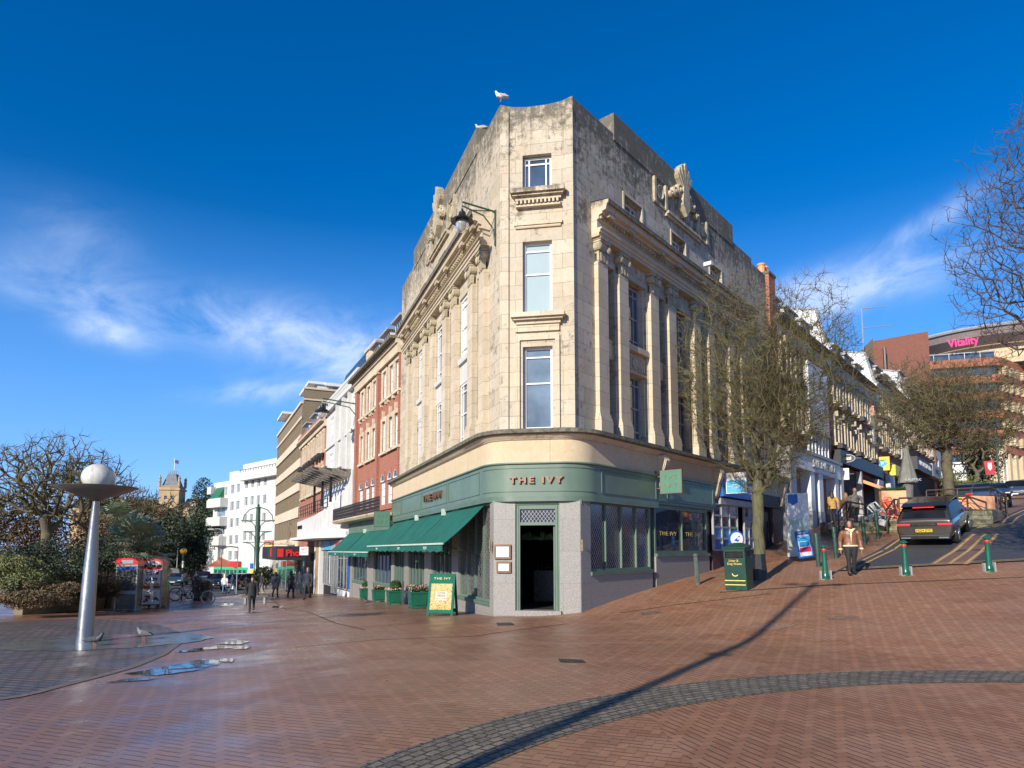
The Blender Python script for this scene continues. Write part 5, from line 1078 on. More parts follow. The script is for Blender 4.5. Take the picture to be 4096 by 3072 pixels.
p = E0+Vector((math.sin(R(-25)), math.cos(R(-25)), 0))*9.7+Vector((0, 0, 10.35)); wall_lantern('black lantern on a curved arm at far edge of the red brick building', p, R(-65), 1.6, 1.35)
# menu cases
def menu(label, x, z0, z1, w):
    p = IL+(xC @ Vector((x, -.22, 0))); r = thing('menu_case', label, 'menu case', (p.x, p.y, 0), R(-9.8), 'bronze menu cases by the door')
    q = M(); q.box(-w/2, w/2, -.06, 0, z0, z1); q.build('frame', pm('menu_bronze', (.16, .09, .04), .4), r, bevel=.008)
    q = M(); q.box(-w/2+.06, w/2-.06, -.066, -.06, z0+.06, z1-.06); pa = q.build('menu_sheet', mt['white'], r)
    q = M(); rnd = random.Random(5)
    for i in range(7): z = z1-.1-(z1-z0-.2)*i/7; q.box(-w/2+.09, -w/2+.09+(w-.18)*rnd.uniform(.3, .9), -.069, -.066, z-.006, z)
    q.build('printed_lines', mt['grey'], pa)
menu('larger bronze framed menu case on the granite left of the door', .14, 1.5, 1.9, .46); menu('smaller bronze framed menu case hanging below the larger one', .17, 1.13, 1.44, .4)
# planters
def planter(label, px, py, kind, first=None):
    p = onp(px, py); r = thing('planter', label, 'planter', p, R(-70), 'green planters along the restaurant front')
    q = M(); q.add([(-.3, -.3, .06), (.3, -.3, .06), (.3, .3, .06), (-.3, .3, .06), (-.34, -.34, .56), (.34, -.34, .56), (.34, .34, .56), (-.34, .34, .56)], [(0, 1, 2, 3), (0, 1, 5, 4), (1, 2, 6, 5), (2, 3, 7, 6), (3, 0, 4, 7), (4, 5, 6, 7)])
    q.box(-.36, .36, -.36, .36, .54, .6); 
    for a in range(4): q.X = Matrix.Rotation(R(90*a), 4, 'Z'); q.prism([(-.2, .14), (.2, .14), (.22, .48), (-.22, .48)], -.335, -.3); q.prism([(-.3, 0.06), (-.24, .06), (-.24, 0), (-.3, 0)], -.3, -.24)
    q.X = None; q.build('box', mt['deepgreen'], r, bevel=.006)
    q = M(); rnd = random.Random(px)
    if kind: 
        for i in range(1500):
            a, b = rnd.uniform(0, 6.28), math.acos(rnd.uniform(-1, 1)); rr = .235*rnd.uniform(.86, 1.04); c = Vector((rr*math.sin(b)*math.cos(a), rr*math.sin(b)*math.sin(a), .78+rr*math.cos(b)))
            d = Vector((rnd.uniform(-1, 1), rnd.uniform(-1, 1), rnd.uniform(-1, 1))).normalized()*.022; e = d.orthogonal().normalized()*.016; q.quad(c-d-e, c+d-e, c+d+e, c-d+e)
        q.ball((0, 0, .78), .2)
    else:
        for i in range(900):
            c = Vector((rnd.uniform(-.3, .3), rnd.uniform(-.3, .3), .6+abs(rnd.gauss(0, .09)))); d = Vector((rnd.uniform(-1, 1), rnd.uniform(-1, 1), rnd.uniform(-.6, 1))).normalized()*.05; e = d.orthogonal().normalized()*.014; q.quad(c-d, c+e, c+d, c-e)
    q.build('box_ball' if kind else 'shrub', mt['leafgreen'], r)
    q = M()
    for i in range(110): c = (rnd.uniform(-.32, .32), rnd.uniform(-.33, .33), .62+rnd.uniform(0, .08 if kind else .2)); q.k = rnd.choice((0, 1)); q.ball(c, rnd.uniform(.012, .026), 5, 3)
    q.build('flowers', [pm('pink_petals', (.6, .12, .2), .6), pm('pale_petals', (.65, .55, .4), .6)], r)
mt['leafgreen'] = pm('leaf_green', (.035, .075, .02), .55, var=.5, scale=9)
planter('green planter with clipped box ball, farthest of the four', 1465, 2398, 1); planter('green planter with low flowering shrub between two box balls', 1517, 2407, 0); planter('green planter with clipped box ball beside the black strip post', 1581, 2419, 1); planter('green planter with loose flowering shrub nearest the menu board', 1674, 2435, 0)
# menu A-board
r = thing('menu_board', 'dark green folding restaurant menu board with yellow floral poster', 'board', onp(1770, 2462), R(-10))
q = M()
for sg, k in ((-1, 0), (1, 1)):
    q.X = Matrix.Translation((0, sg*.0, 1.17)) @ Matrix.Rotation(R(14*-sg), 4, 'X'); 
    for a, b, c, d in ((-.38, -.31, -1.2, 0), (.31, .38, -1.2, 0), (-.31, .31, -.28, 0), (-.31, .31, -1.12, -1.02)): q.box(a, b, -.02, .02, c, d)
q.X = None; q.build('frame', pm('board_green', (.008, .11, .07), .75, var=.1, spec=.2), r, bevel=.006)
fx = Matrix.Translation((0, 0, 1.17)) @ Matrix.Rotation(R(-14), 4, 'X')
po = N('floral_poster'); x_, y_, z_ = po.sep(); vv = po.n.new('ShaderNodeTexVoronoi'); vv.inputs['Scale'].default_value = 7; po.l.new(po.noise(3, 3, out=1, dist=1), vv.inputs['Vector'])
cc_ = po.mix(po.ramp(po.noise(9, 2, dist=2.5), .42, .52, 0), (.48, .30, .03), (.50, .43, .24)); cc_ = po.mix(po.ramp(po.noise(7, 2, dist=3), .6, .64, 0), cc_, (.05, .16, .07)); cc_ = po.mix(po.math('MULTIPLY', po.ramp(po.noise(6, 2, dist=1.5), .58, .62, 0), po.ramp(z_, -.8, -.75, 1, 0)), cc_, (.42, .07, .03)); po.set(col=cc_, rough=.7, spec=.2)
q = M(); q.box(-.31, .31, -.012, .012, -1.02, -.28); q.build('poster', po.m, r, xf=fx)
q = M(); q.box(-.17, .17, -.016, -.013, -.76, -.5); q.build('poster_panel', pm('poster_cream', (.5, .46, .35), .7, var=.03), r, xf=fx)
def tx(body, sz, m_, par, fx, x, y, z, ext=.002, name='lettering', **k):
    o = text(body, sz, m_, par, (0, 0, 0), (0, 0, 0), ext, name, **k); o.matrix_local = fx @ Matrix.Translation((x, y, z)) @ Matrix.Rotation(R(90), 4, 'X'); return o
tx('THE IVY', .09, mt['gold'], r, fx, 0, -.024, -.14, sx=1.3, space=1.2); tx('£19.95', .08, mt['black'], r, fx, 0, -.02, -.55); tx('MENU', .08, mt['black'], r, fx, 0, -.02, -.63); tx('Two courses lunch & early evening', .025, mt['grey'], r, fx, 0, -.02, -.7)
# litter bin, standing square to the slope
def slope_tilt(p, rz=0):
    e = .3; gx = (ground(p[0]+e, p[1])-ground(p[0]-e, p[1]))/(2*e); gy = (ground(p[0], p[1]+e)-ground(p[0], p[1]-e))/(2*e); n = Vector((-gx, -gy, 1)).normalized()
    return Vector((0, 0, 1)).rotation_difference(n).to_matrix().to_4x4()
def place(r, p, rz, lean=1.0):
    r.matrix_world = Matrix.Translation(Vector(p)) @ Matrix.Identity(4).lerp(slope_tilt(p), lean) @ Matrix.Rotation(rz, 4, 'Z')
r = thing('litter_bin', 'leaning dark green litter bin with gold lettering and bands beside the tree', 'bin'); pb = onp(2960, 2356); place(r, pb, R(-38), 1.0)
w, dp, hh_ = .62, .58, 1.2; mg = pm('bin_green', (.012, .05, .035), .4, var=.2, scale=5)
q = M(); q.box(-w/2, w/2, -dp/2, dp/2, 0, .92); q.box(-w/2, -w/2+.06, -dp/2, dp/2, .92, 1.14); q.box(w/2-.06, w/2, -dp/2, dp/2, .92, 1.14); q.box(-w/2+.06, w/2-.06, dp/2-.05, dp/2, .92, 1.14)
q.box(-w/2, w/2, -dp/2, dp/2, 1.1, 1.2); q.build('body', mg, r, bevel=.015)
q = M(); q.add([(-w/2-.03, -dp/2-.03, 1.2), (w/2+.03, -dp/2-.03, 1.2), (w/2+.03, dp/2+.03, 1.2), (-w/2-.03, dp/2+.03, 1.2), (-w/2-.03, -dp/2-.03, 1.23), (w/2+.03, -dp/2-.03, 1.23), (w/2+.03, dp/2+.03, 1.23), (-w/2-.03, dp/2+.03, 1.23), (-.1, -.1, 1.33), (.1, -.1, 1.33), (.1, .1, 1.33), (-.1, .1, 1.33)], [(0, 1, 2, 3), (0, 1, 5, 4), (1, 2, 6, 5), (2, 3, 7, 6), (3, 0, 4, 7), (4, 5, 9, 8), (5, 6, 10, 9), (6, 7, 11, 10), (7, 4, 8, 11), (8, 9, 10, 11)]); q.build('lid', mg, r)
M().box(-w/2+.07, w/2-.07, -dp/2+.03, dp/2-.08, .93, 1.09).build('opening', mt['dark'], r); M().box(w/2-.02, w/2+.003, -.16, .16, .95, 1.08).build('opening', mt['dark'], r)
M().box(-w/2-.002, w/2-.03, -dp/2-.004, -dp/2, .27, .295).build('band', mt['gold'], r); M().box(-w/2-.002, w/2-.03, -dp/2-.004, -dp/2, .15, .175).build('band', mt['gold'], r)
I_ = Matrix.Identity(4); tx('Litter &', .09, mt['gold'], r, I_, -.02, -dp/2-.004, .85); tx('Dog Waste', .09, mt['gold'], r, I_, 0, -dp/2-.004, .76)
q = M(); [q.X.__class__ for _ in ()]; 
for i in range(9): a = R(190+15*i); b = R(205+15*i); q.prism([(.1*math.cos(a), .5+.1*math.sin(a)), (.1*math.cos(b), .5+.1*math.sin(b)), (.075*math.cos(b), .5+.075*math.sin(b)), (.075*math.cos(a), .5+.075*math.sin(a))], -dp/2-.006, -dp/2-.001)
q.build('emblem', mt['gold'], r)
# round lottery style sign behind the bin
r = thing('round_pavement_sign', 'round white and blue pavement sign just behind the green litter bin', 'sign', onp(2950, 2310), R(10))
q = M(); q.X = Matrix.Translation((0, 0, 1.25)) @ Matrix.Rotation(R(90), 4, 'X'); q.lathe([(.27, -.03), (.27, .03)], 28); q.X = None; q.box(-.2, .2, -.02, .02, .2, 1.05); q.box(-.26, .26, -.2, .2, 0, .1); q.build('frame', mt['blue'], r)
q = M(); q.X = Matrix.Translation((0, 0, 1.25)) @ Matrix.Rotation(R(90), 4, 'X'); q.lathe([(.22, .03), (.22, .036)], 28); q.X = None; q.build('face', mt['white'], r)
q = M(); q.prism([(-.1, 1.2), (.02, 1.3), (.0, 1.22), (.1, 1.24), (.03, 1.16)], -.045, -.037); q.prism([(.03, 1.32), (.09, 1.36), (.1, 1.3)], -.045, -.037); q.build('emblem', mt['blue'], r)
# bollards
r = thing('fluted_bollard', 'short grey green fluted bollard on the pavement below the picture window', 'bollard'); place(r, onp(2791, 2338), 0, 1)
q = M(); n = 32; prof = [(.085, 0), (.085, .04), (.07, .06), (.066, .86), (.08, .88), (.085, .93), (.06, .96)]; vs = []
for rr, z in prof:
    for k in range(n): a = 2*math.pi*k/n; f = rr*(1-.1*(k % 2)*(1 if .05 < z < .87 else 0)); vs.append((f*math.cos(a), f*math.sin(a), z))
q.add(vs, [(i*n+k, i*n+(k+1) % n, (i+1)*n+(k+1) % n, (i+1)*n+k) for i in range(6) for k in range(n)]+[tuple(range(6*n, 7*n))]); q.build('post', pm('worn_grey_green', (.075, .10, .085), .5, var=.2, scale=6), r)
def cast_bollard(label, px, py):
    r = thing('cast_bollard', label, 'bollard', group='green cast bollards with red bands across the road mouth'); place(r, onp(px, py), 0, .8)
    q = M(); q.lathe([(.13, 0), (.13, .04), (.1, .06), (.115, .1), (.1, .14), (.085, .2), (.062, .8), (.062, .86)], 18); q.lathe([(.06, .9), (.06, .955), (.11, .97), (.11, 1.0), (.07, 1.02), (.02, 1.05)], 18); q.build('post', mt['deepgreen'], r, smooth=True, auto=R(35))
    M().lathe([(.067, .85), (.072, .86), (.072, .905), (.067, .915)], 18).build('red_band', mt['red'], r, smooth=True, auto=R(30))
    q = M(); q.box(-.17, -.13, -.05, .05, -.02, .26); q.box(.13, .17, -.05, .05, -.02, .26); q.box(-.17, .17, -.1, .1, -.03, .015); q.build('base_bracket', mt['grey'], r)
cast_bollard('green cast bollard with red band, left one, beside the woman in the leather jacket', 3303, 2317); cast_bollard('green cast bollard with red band standing in front of the parked car', 3624, 2301); cast_bollard('green cast bollard with red band, rightmost, before the open road', 3958, 2286)
def tube_bollard(label, px, py, h=1.15):
    r = thing('steel_bollard', label, 'bollard', group='tall plain green tube bollards along the kerb'); place(r, onp(px, py), 0, 1)
    M().lathe([(.07, -.05), (.07, h-.02), (.062, h)], 18).build('post', pm('tube_green', (.03, .07, .05), .4, var=.25, scale=7), r, smooth=True, auto=R(35))
tube_bollard('tall green tube bollard nearest the newspaper board', 3275, 2267); tube_bollard('tall green tube bollard just left of the woman in the leather jacket', 3345, 2233); tube_bollard('tall green tube bollard in front of the low stone wall, left of two there', 3460, 2177); tube_bollard('tall green tube bollard right beside the parked car, against stacked chairs', 3513, 2156)
# newspaper A board
r = thing('newspaper_board', 'blue framed newspaper pavement board with pink and blue poster', 'board'); pn = onp(3222, 2242); place(r, pn, R(12), 1)
fx = Matrix.Translation((0, -.08, .1)) @ Matrix.Rotation(R(-8), 4, 'X')
q = M(); 
for a, b, c, d in ((-.3, -.25, 0, 1.0), (.25, .3, 0, 1.0), (-.25, .25, .86, 1.0), (-.25, .25, 0, .08)): q.box(a, b, -.03, .03, c, d)
q.build('frame', mt['blue'], r, xf=fx, bevel=.01); M().box(-.25, .25, -.015, .015, .08, .86).build('poster', mt['white'], r, xf=fx)
M().box(-.23, .23, -.02, -.016, .62, .8).build('poster_panel', mt['bluesky'], r, xf=fx); M().box(-.23, .23, -.02, -.016, .22, .4).build('poster_panel', pm('hot_pink', (.6, .02, .12), .5), r, xf=fx); M().box(-.2, .2, -.02, -.016, .42, .6).build('poster_panel', posters[0], r, xf=fx)
tx('DAILY ECHO', .075, mt['white'], r, fx, 0, -.034, .93); tx('DON\'T MISS', .05, mt['black'], r, fx, 0, -.023, .72); tx('FOR 20\nYEARS', .06, mt['black'], r, fx, 0, -.023, .32)
q = M(); q.prism([(-.3, .0), (-.38, .06), (-.3, .12), (.3, .12), (.38, .06), (.3, 0)], -.18, .18); q.build('base', mt['black'], r)
# information totem
r = thing('information_totem', 'tall pale information totem with blue crest and glass map panel', 'totem'); pt = onp(3198, 2226); place(r, pt, R(8), .3)
M().box(-.45, .45, -.07, .07, 0, 2.45).build('slab', pm('totem_white', (.66, .67, .66), .3, var=.05), r, bevel=.01)
M().box(-.42, .42, -.085, -.071, .35, 1.45).build('map_panel', pm('map_panel', (.45, .55, .47), .15, var=.35, scale=2), r); q = M(); q.prism([(-.4, 2.4), (.0, 2.4), (.0, 2.08), (-.2, 1.98), (-.4, 2.08)], -.085, -.071); q.build('crest', mt['blue'], r)
# illuminated box sign of the newsagent and others along the right row
def box_sign(name, label, p, ang, w, h, m_, body=(), d=.12, ell=False, shp=None):
    r = thing(name, label, 'sign', p, ang); q = M()
    if ell: q.prism([(w/2*math.cos(2*math.pi*i/28)*(1.0), h/2*math.sin(2*math.pi*i/28)) for i in range(28)], -d/2, d/2)
    else: q.box(-w/2, w/2, -d/2, d/2, -h/2, h/2)
    q.build('sign_box', m_, r, bevel=.01)
    for b in body: tx(b[0], b[1], b[2], r, I_, b[3], -d/2-.004, b[4], **(b[5] if len(b) > 5 else {}))
    M().box(w/2, w/2+.25, -.02, .02, -.03, .03).build('bracket', mt['black'], r) if not ell else M().box(w/2-.02, w/2+.3, -.02, .02, -.03, .03).build('bracket', mt['black'], r)
    return r
pL = IL+(xR @ Vector((9.3, -.85, 4.22))); r = box_sign('box_sign', 'small bright blue and white projecting sign over the newsagent', pL, R(-30), .74, .78, mt['white'])
M().box(-.34, .34, -.066, -.062, -.36, .1).build('panel', mt['bluesky'], r); M().box(-.34, .34, -.066, -.062, .14, .36).build('panel', mt['white'], r); tx('Lebara', .17, pm('navy_text', (.01, .08, .2), .4), r, I_, .04, -.07, .24); tx('Newspapers\nTobacco | Sandwiches\nCall Money', .062, mt['white'], r, I_, 0, -.07, -.12)
pz = P(3386, 1834, 39.0); r = box_sign('oval_sign', 'black oval restaurant sign with white lettering above the dark open front', pz, R(-25), .95*1, .52, mt['black'], (), ell=True)
r.scale = (1, 1, 1); q = M()
for i in range(40):
    a, b = 2*math.pi*i/40, 2*math.pi*(i+1)/40; q.prism([(.43*math.cos(a), .22*math.sin(a)), (.43*math.cos(b), .22*math.sin(b)), (.45*math.cos(b), .235*math.sin(b)), (.45*math.cos(a), .235*math.sin(a))], -.068, -.06)
q.build('white_ring', mt['white'], r); tx('Zizzi', .26, mt['white'], r, I_, 0, -.066, 0, bold=.01); r.scale = (1, 1, 1)
py_ = P(3529, 1855, 47.5); r = box_sign('square_sign', 'yellow square sign with blue diamond high on the brick shops', py_, R(-25), .92, .98, mt['yellow'])
q = M(); q.prism([(-.36, 0), (0, -.28), (.36, 0), (0, .28)], -.068, -.062); q.build('diamond', mt['bluesky'], r); tx('P', .32, mt['white'], r, I_, 0, -.07, 0, bold=.012)
pg = P(3366, 1897, 38.4); r = box_sign('square_sign', 'white square pub sign beside the dark open restaurant front', pg, R(-25), .78, .66, mt['white'], (('SLUG', .15, mt['grey'], .02, .18), ('&', .1, mt['grey'], 0, .02), ('LETTUCE', .15, mt['grey'], 0, -.16)))
r = thing('vertical_banner', 'tall vertical restaurant banner, orange above grey, on the brick building', 'banner', tuple(P(3478, 1700, 46)), R(-20))
M().box(-.32, .32, -.015, .015, .65, 1.35).build('upper_cloth', pm('orange_stripes', (.6, .25, .17), .7, var=.4, scale=8), r); M().box(-.32, .32, -.015, .015, -1.35, .65).build('lower_cloth', pm('banner_grey', (.10, .11, .125), .7, var=.3, scale=3), r)
o = text('Zizzi', .62, mt['white'], r, (0, -.02, -.55), (0, 0, 0), .003, bold=.02); o.matrix_local = Matrix.Translation((0, -.022, -.5)) @ Matrix.Rotation(R(-90), 4, 'Y') @ Matrix.Rotation(R(90), 4, 'X'); o.scale = (1, 1, 1)
q = M(); q.tube([(-.5, 0, 1.38), (.8, 0, 1.38)], .025, 5); q.tube([(-.5, 0, -1.38), (.8, 0, -1.42)], .025, 5); q.build('banner_arms', mt['black'], r)
# ---- left-hand furniture
r = thing('globe_lamp', 'leaning polished steel lamp column with wide dish and white globe', 'lamp', LAMP+Vector((0, 0, .01))); Yl = LAMP.y
def mz(py): return ZC+ray(380, py)[1]*Yl-LAMP.z
hd = mz(1978); k_ = Yl/FPX
dx = (P(395, 1978, Yl).x-LAMP.x)
def ax(z): return (dx*z/hd*.62, 0, z)
q = M(); q.tube([ax(0), ax(hd*.5), ax(hd-.15), ax(hd)], [30*k_, 25*k_, 12*k_, 18*k_], 28); q.build('column', mt['steel'], r, smooth=True, auto=R(40))
for z_b in (.32, .6): M().tube([tuple(ax(hd*z_b)), tuple(ax(hd*z_b+.03))], (30-18*z_b)*k_+.006, 28).build('joint_ring', mt['grey'], r)
sg = N('spun_metal'); sg.set(col=(.24, .22, .205), rough=.4, metal=.8); q = M(); X0 = ax(hd)[0]
for dz, r0_ in ((0, 1),): q.lathe([(.06, -.16), (.16, -.1), (.55, .03), (.79, .14), (.795, .155), (.55, .08), (.2, .05), (.05, .05)], 40, (X0, 0, hd)); 
q.build('dish', sg.m, r, smooth=True, auto=R(60))
gl = N('stained_globe'); x_, y_, z_ = gl.sep(); cg = gl.mix(gl.ramp(gl.noise(1.3, 6, sc=(5, 5, .35)), .42, .75, 0, .65), (.60, .58, .52), (.24, .21, .155)); gl.set(col=cg, rough=.22, coat=.3)
q = M(); q.ball((0, 0, 0), (.33, .33, .30), 32, 20); o = q.build('globe', gl.m, r, smooth=True); o.location = (X0+.02, 0, hd+.36)
M().box(ax(2)[0]-.0, ax(2)[0]+.03, -.2, -.16, 1.9, 2.05).build('notice', mt['white'], r) if 0 else None
# phone boxes
def phonebox(label, px, py, ang, red, ad):
    p = onp(px, py); r = thing('phone_box', label, 'phone box', p, ang, 'telephone boxes on the plaza'); w = .46; H = 2.05
    q = M(); 
    for x in (-w, w-.05):
        for y in (-w, w-.05): q.box(x, x+.05, y, y+.05, 0, H)
    q.box(-w, w, -w, w, H, H+.1)
    if not ad: q.box(-w+.05, w-.05, -w+.005, -w+.04, .78, .94)
    q.build('frame', mt['grey'], r)
    q = M(); n = 14
    for i in range(n):
        a, b = math.pi*i/n, math.pi*(i+1)/n; y0, z0, y1, z1 = -w*1.04*math.cos(a), H+.1+.3*math.sin(a)**.8, -w*1.04*math.cos(b), H+.1+.3*math.sin(b)**.8
        q.quad((y0, -w-.02, z0), (y1, -w-.02, z1), (y1, w+.02, z1), (y0, w+.02, z0))
        q.quad((y0, -w-.02, z0), (y1, -w-.02, z1), (y1, -w-.02, H+.1), (y0, -w-.02, H+.1)); q.quad((y0, w+.02, z0), (y1, w+.02, z1), (y1, w+.02, H+.1), (y0, w+.02, H+.1))
    if red:
        for i in range(n):
            a, b = math.pi*i/n, math.pi*(i+1)/n; x0, z0, x1, z1 = -w*1.05*math.cos(a), H+.1+.29*math.sin(a)**.8, -w*1.05*math.cos(b), H+.1+.29*math.sin(b)**.8
            q.quad((-w-.03, x0, z0), (-w-.03, x1, z1), (-w-.03, x1, H+.1), (-w-.03, x0, H+.1)); q.quad((-w-.03, x0, z0), (-w-.03, x1, z1), (0, x1, z1), (0, x0, z0))
    q.build('roof', flat('faded_red', (.45, .06, .05), .45) if not red else mt['red'], r)
    g = N('dirty_glazing'); g.set(col=(.10, .105, .095), rough=.12, spec=.6, alpha=.72); g.bump(g.noise(3, 3), .1, .01)
    q = M(); q.box(-w+.05, w-.05, w-.02, w-.01, .1, H); q.box(-w+.01, -w+.02, -w+.05, w-.05, .1, H); q.box(w-.02, w-.01, -w+.05, w-.05, .1, H)
    if not ad: q.box(-w+.05, w-.05, -w+.01, -w+.02, .1, .78); q.box(-w+.05, w-.05, -w+.01, -w+.02, .94, H-.05)
    q.build('glazing', g.m, r)
    q = M(); q.box(-.18, .2, w-.3, w-.1, .95, 1.65); q.box(.1, .2, w-.36, w-.3, 1.1, 1.4); q.build('telephone', mt['black'], r)
    if ad:
        M().box(-w+.06, w-.06, -w-.005, -w+.015, .22, H-.02).build('advert', pm('advert_paper', (.72, .69, .66), .35, var=.03), r)
        M().box(-w+.06, w-.06, -w-.009, -w-.006, H-.14, H-.02).build('advert_stripe', mt['red'], r); M().box(-w+.04, w-.04, -w-.03, -w-.005, H-.0, H+.09).build('header', mt['black'], r); 
        q = M(); q.prism([(-.4, H+.1)]+[(-.4*math.cos(math.pi*i/12), H+.1+.2*math.sin(math.pi*i/12)**.8) for i in range(1, 12)]+[(.4, H+.1)], -w-.035, -w-.02); q.build('sign_panel', pm('cream_panel', (.5, .45, .38), .5), r)
        tx('Telephone', .115, mt['black'], r, I_, 0, -w-.038, H+.18); tx('Coins & Cards', .08, mt['white'], r, I_, 0, -w-.034, H+.045)
        tx("King's\nCombo", .1, mt['black'], r, I_, -.14, -w-.009, 1.72, bold=.004); tx('£4.99', .24, mt['black'], r, I_, 0, -w-.009, 1.42, bold=.006); tx('Burger + Fries + Drink', .05, mt['black'], r, I_, 0, -w-.009, .8)
        bun, meat = pm('bun', (.55, .26, .07), .5), pm('patty', (.22, .05, .03), .5)
        for cx, cz in ((-.22, 1.12), (.24, 1.12)):
            q = M(); q.prism([(cx-.15, cz), (cx-.12, cz+.11), (cx, cz+.15), (cx+.12, cz+.11), (cx+.15, cz)], -w-.01, -w-.006); q.prism([(cx-.14, cz-.18), (cx+.14, cz-.18), (cx+.15, cz-.1), (cx-.15, cz-.1)], -w-.01, -w-.006); q.build('bun_picture', bun, r)
            M().box(cx-.16, cx+.16, -w-.01, -w-.006, cz-.1, cz-.01).build('patty_picture', meat, r)
        rnd = random.Random(2); q = M()
        for i in range(22): q.X = Matrix.Translation((rnd.uniform(-.34, -.05), -w-.008, rnd.uniform(.34, .62))) @ Matrix.Rotation(R(90), 4, 'X'); q.lathe([(.04, -.002), (.04, .003)], 8)
        for i in range(10): q.X = Matrix.Translation((rnd.uniform(.08, .34), -w-.008, rnd.uniform(.38, .55))) @ Matrix.Rotation(R(90), 4, 'X'); q.lathe([(.04, -.002), (.04, .003)], 8)
        q.X = None; q.build('food_picture', meat, r); q = M(); [q.prism([(-.1+.05*i, .6), (-.07+.05*i, .6), (-.03+.07*i, .72), (-.06+.07*i, .72)], -w-.01, -w-.006) for i in range(7)]; q.build('chips_picture', mt['gold'], r)
        q = M(); q.box(.18, .32, -w-.01, -w-.006, 1.66, 1.82); q.build('logo_picture', mt['red'], r)
    else:
        M().box(-.22, .26, -w-.028, -w-.022, H+.14, H+.3).build('vent_plate', mt['grey'], r); M().box(-w+.05, w-.05, -w+.0, -w+.01, H-.14, H-.03).build('blue_strip', mt['blue'], r)
        q = M(); q.box(-w-.005, -w+.01, -w+.05, w-.05, .85, 1.0); q.box(-w-.005, -w+.01, -w+.05, w-.05, H-.16, H-.04); q.build('blue_strip', flat('light_blue_strip', (.08, .2, .6), .4), r)
        q = M(); q.X = Matrix.Translation((-.05, -w+.03, 1.35)) @ Matrix.Rotation(R(8), 4, 'Y'); q.box(-.24, -.16, 0, .004, -.2, .18); q.X = None; q.build('torn_sticker', mt['white'], r)
        q = M(); q.box(-w-.0, w, -w+.0, w, H-.02, H); q.build('ceiling', mt['dark'], r)
    return r
phonebox('red roofed glazed phone box with blue strips, left of the pair', 512, 2442, R(12), True, False)
phonebox('phone box with burger advert poster and faded curved roof', 614, 2432, R(10), False, True)
r = thing('utility_box', 'bright green box on a brown street cabinet right of the phone boxes', 'box', onp(648, 2425), R(12)); M().box(-.25, .25, -.3, .4, 0, .75).build('cabinet', pm('cabinet_brown', (.14, .11, .07), .7, var=.4), r); M().box(-.22, .22, -.1, .35, .75, 1.15).build('green_box', pm('bright_green_box', (.03, .35, .03), .5), r)
# zebra beacon
def beacon(label, px, py, Y):
    p = P(px, py, Y); z = ground(p.x, p.y); H = ZC+ray(px, 2218)[1]*Y-z; r = thing('belisha_beacon', label, 'beacon', (p.x, p.y, z)); 
    for i in range(7): M().lathe([(.055, i*H/7), (.055, (i+1)*H/7)], 10).build('band', mt['white'] if i % 2 else mt['black'], r)
    M().ball((0, 0, H+.2), .2, 16, 10).build('globe', flat('amber_globe', (.75, .42, .01), .3), r, smooth=True)
beacon('zebra crossing beacon with amber globe behind the bicycles', 727, 2360, 42)
# tall green multi-arm lamp column
p = onp(1022, 2362); r = thing('street_lamp', 'tall dark green ornate lamp column with curved side arms in the middle distance', 'street lamp', p); Yp = p[1]; zt = ZC+ray(1030, 2025)[1]*Yp-p[2]
q = M(); q.lathe([(.34, 0), (.34, .9), (.26, 1.0), (.24, zt*.5), (.2, zt*.97), (.24, zt*.975), (.1, zt), (.13, zt+.12), (.02, zt+.28)], 14); q.build('column', mt['lampgreen'], r, smooth=True, auto=R(40))
q = M()
for z, w_ in ((zt-.0, 0), (zt*.83, 1.7), (zt*.70, 1.4), (zt*.57, 1.45)):
    for sg in (-1, 1):
        if w_: q.tube([(sg*.2, 0, z-1.15), (sg*.3, 0, z-.5), (sg*.7, 0, z-.12), (sg*w_, 0, z)], .045, 5); q.tube([(sg*.1, 0, z), (sg*w_, 0, z)], .035, 5)
        else: q.tube([(sg*.15, 0, zt-.1), (sg*.9, 0, zt-.35), (sg*1.4, 0, zt-.9), (sg*1.55, 0, zt-1.6)], .045, 5)
q.build('arms', mt['lampgreen'], r)
def slim_lamp(label, px, pyt, Y, rad=.07):
    p = P(px, 2300, Y); z = ground(p.x, p.y); H = ZC+ray(px, pyt)[1]*Y-z; r = thing('lamp_post', label, 'lamp post', (p.x, p.y, z), 0, 'thin grey lamp posts'); M().tube([(0, 0, 0), (0, 0, H)], [rad, rad*.6], 8).build('post', mt['grey'], r)
    q = M(); q.tube([(0, 0, H), (-.6, 0, H+.08), (-1.1, 0, H+.05)], .05, 5); q.box(-1.7, -1.0, -.14, .14, H-.03, H+.1); q.build('lamp_head', mt['grey'], r)
slim_lamp('thin lamp post in front of the dark evergreen trees', 706, 2136, 95); slim_lamp('thin lamp post in front of the white apartment block', 884, 2118, 78); slim_lamp('short grey pole with sign near the parked red car', 948, 2190, 58, .05)
# the tall lamp column that stands behind the photographer and throws the long shadow
bx_, by_ = 9.3-14.9, 21.2-23.6
r = thing('plaza_lamp_column', 'tall plaza lamp column whose long shadow crosses the paving', 'street lamp', (bx_, by_, 0)); M().tube([(0, 0, 0), (0, 0, 12.4)], [.12, .07], 12).build('column', mt['lampgreen'], r)
q = M(); q.X = Matrix.Rotation(R(-32), 4, 'Z'); [q.tube([(0, 0, 11.8), (sg*.3, 0, 12.1), (sg*.6, 0, 12.15)], .04, 6) for sg in (-1, 1)]; [q.box(sg*.6-.2, sg*.6+.2, -.1, .1, 12.1, 12.2) for sg in (-1, 1)]; q.box(-.2, .2, -.04, .04, 7.2, 7.3); q.build('arms', mt['lampgreen'], r)
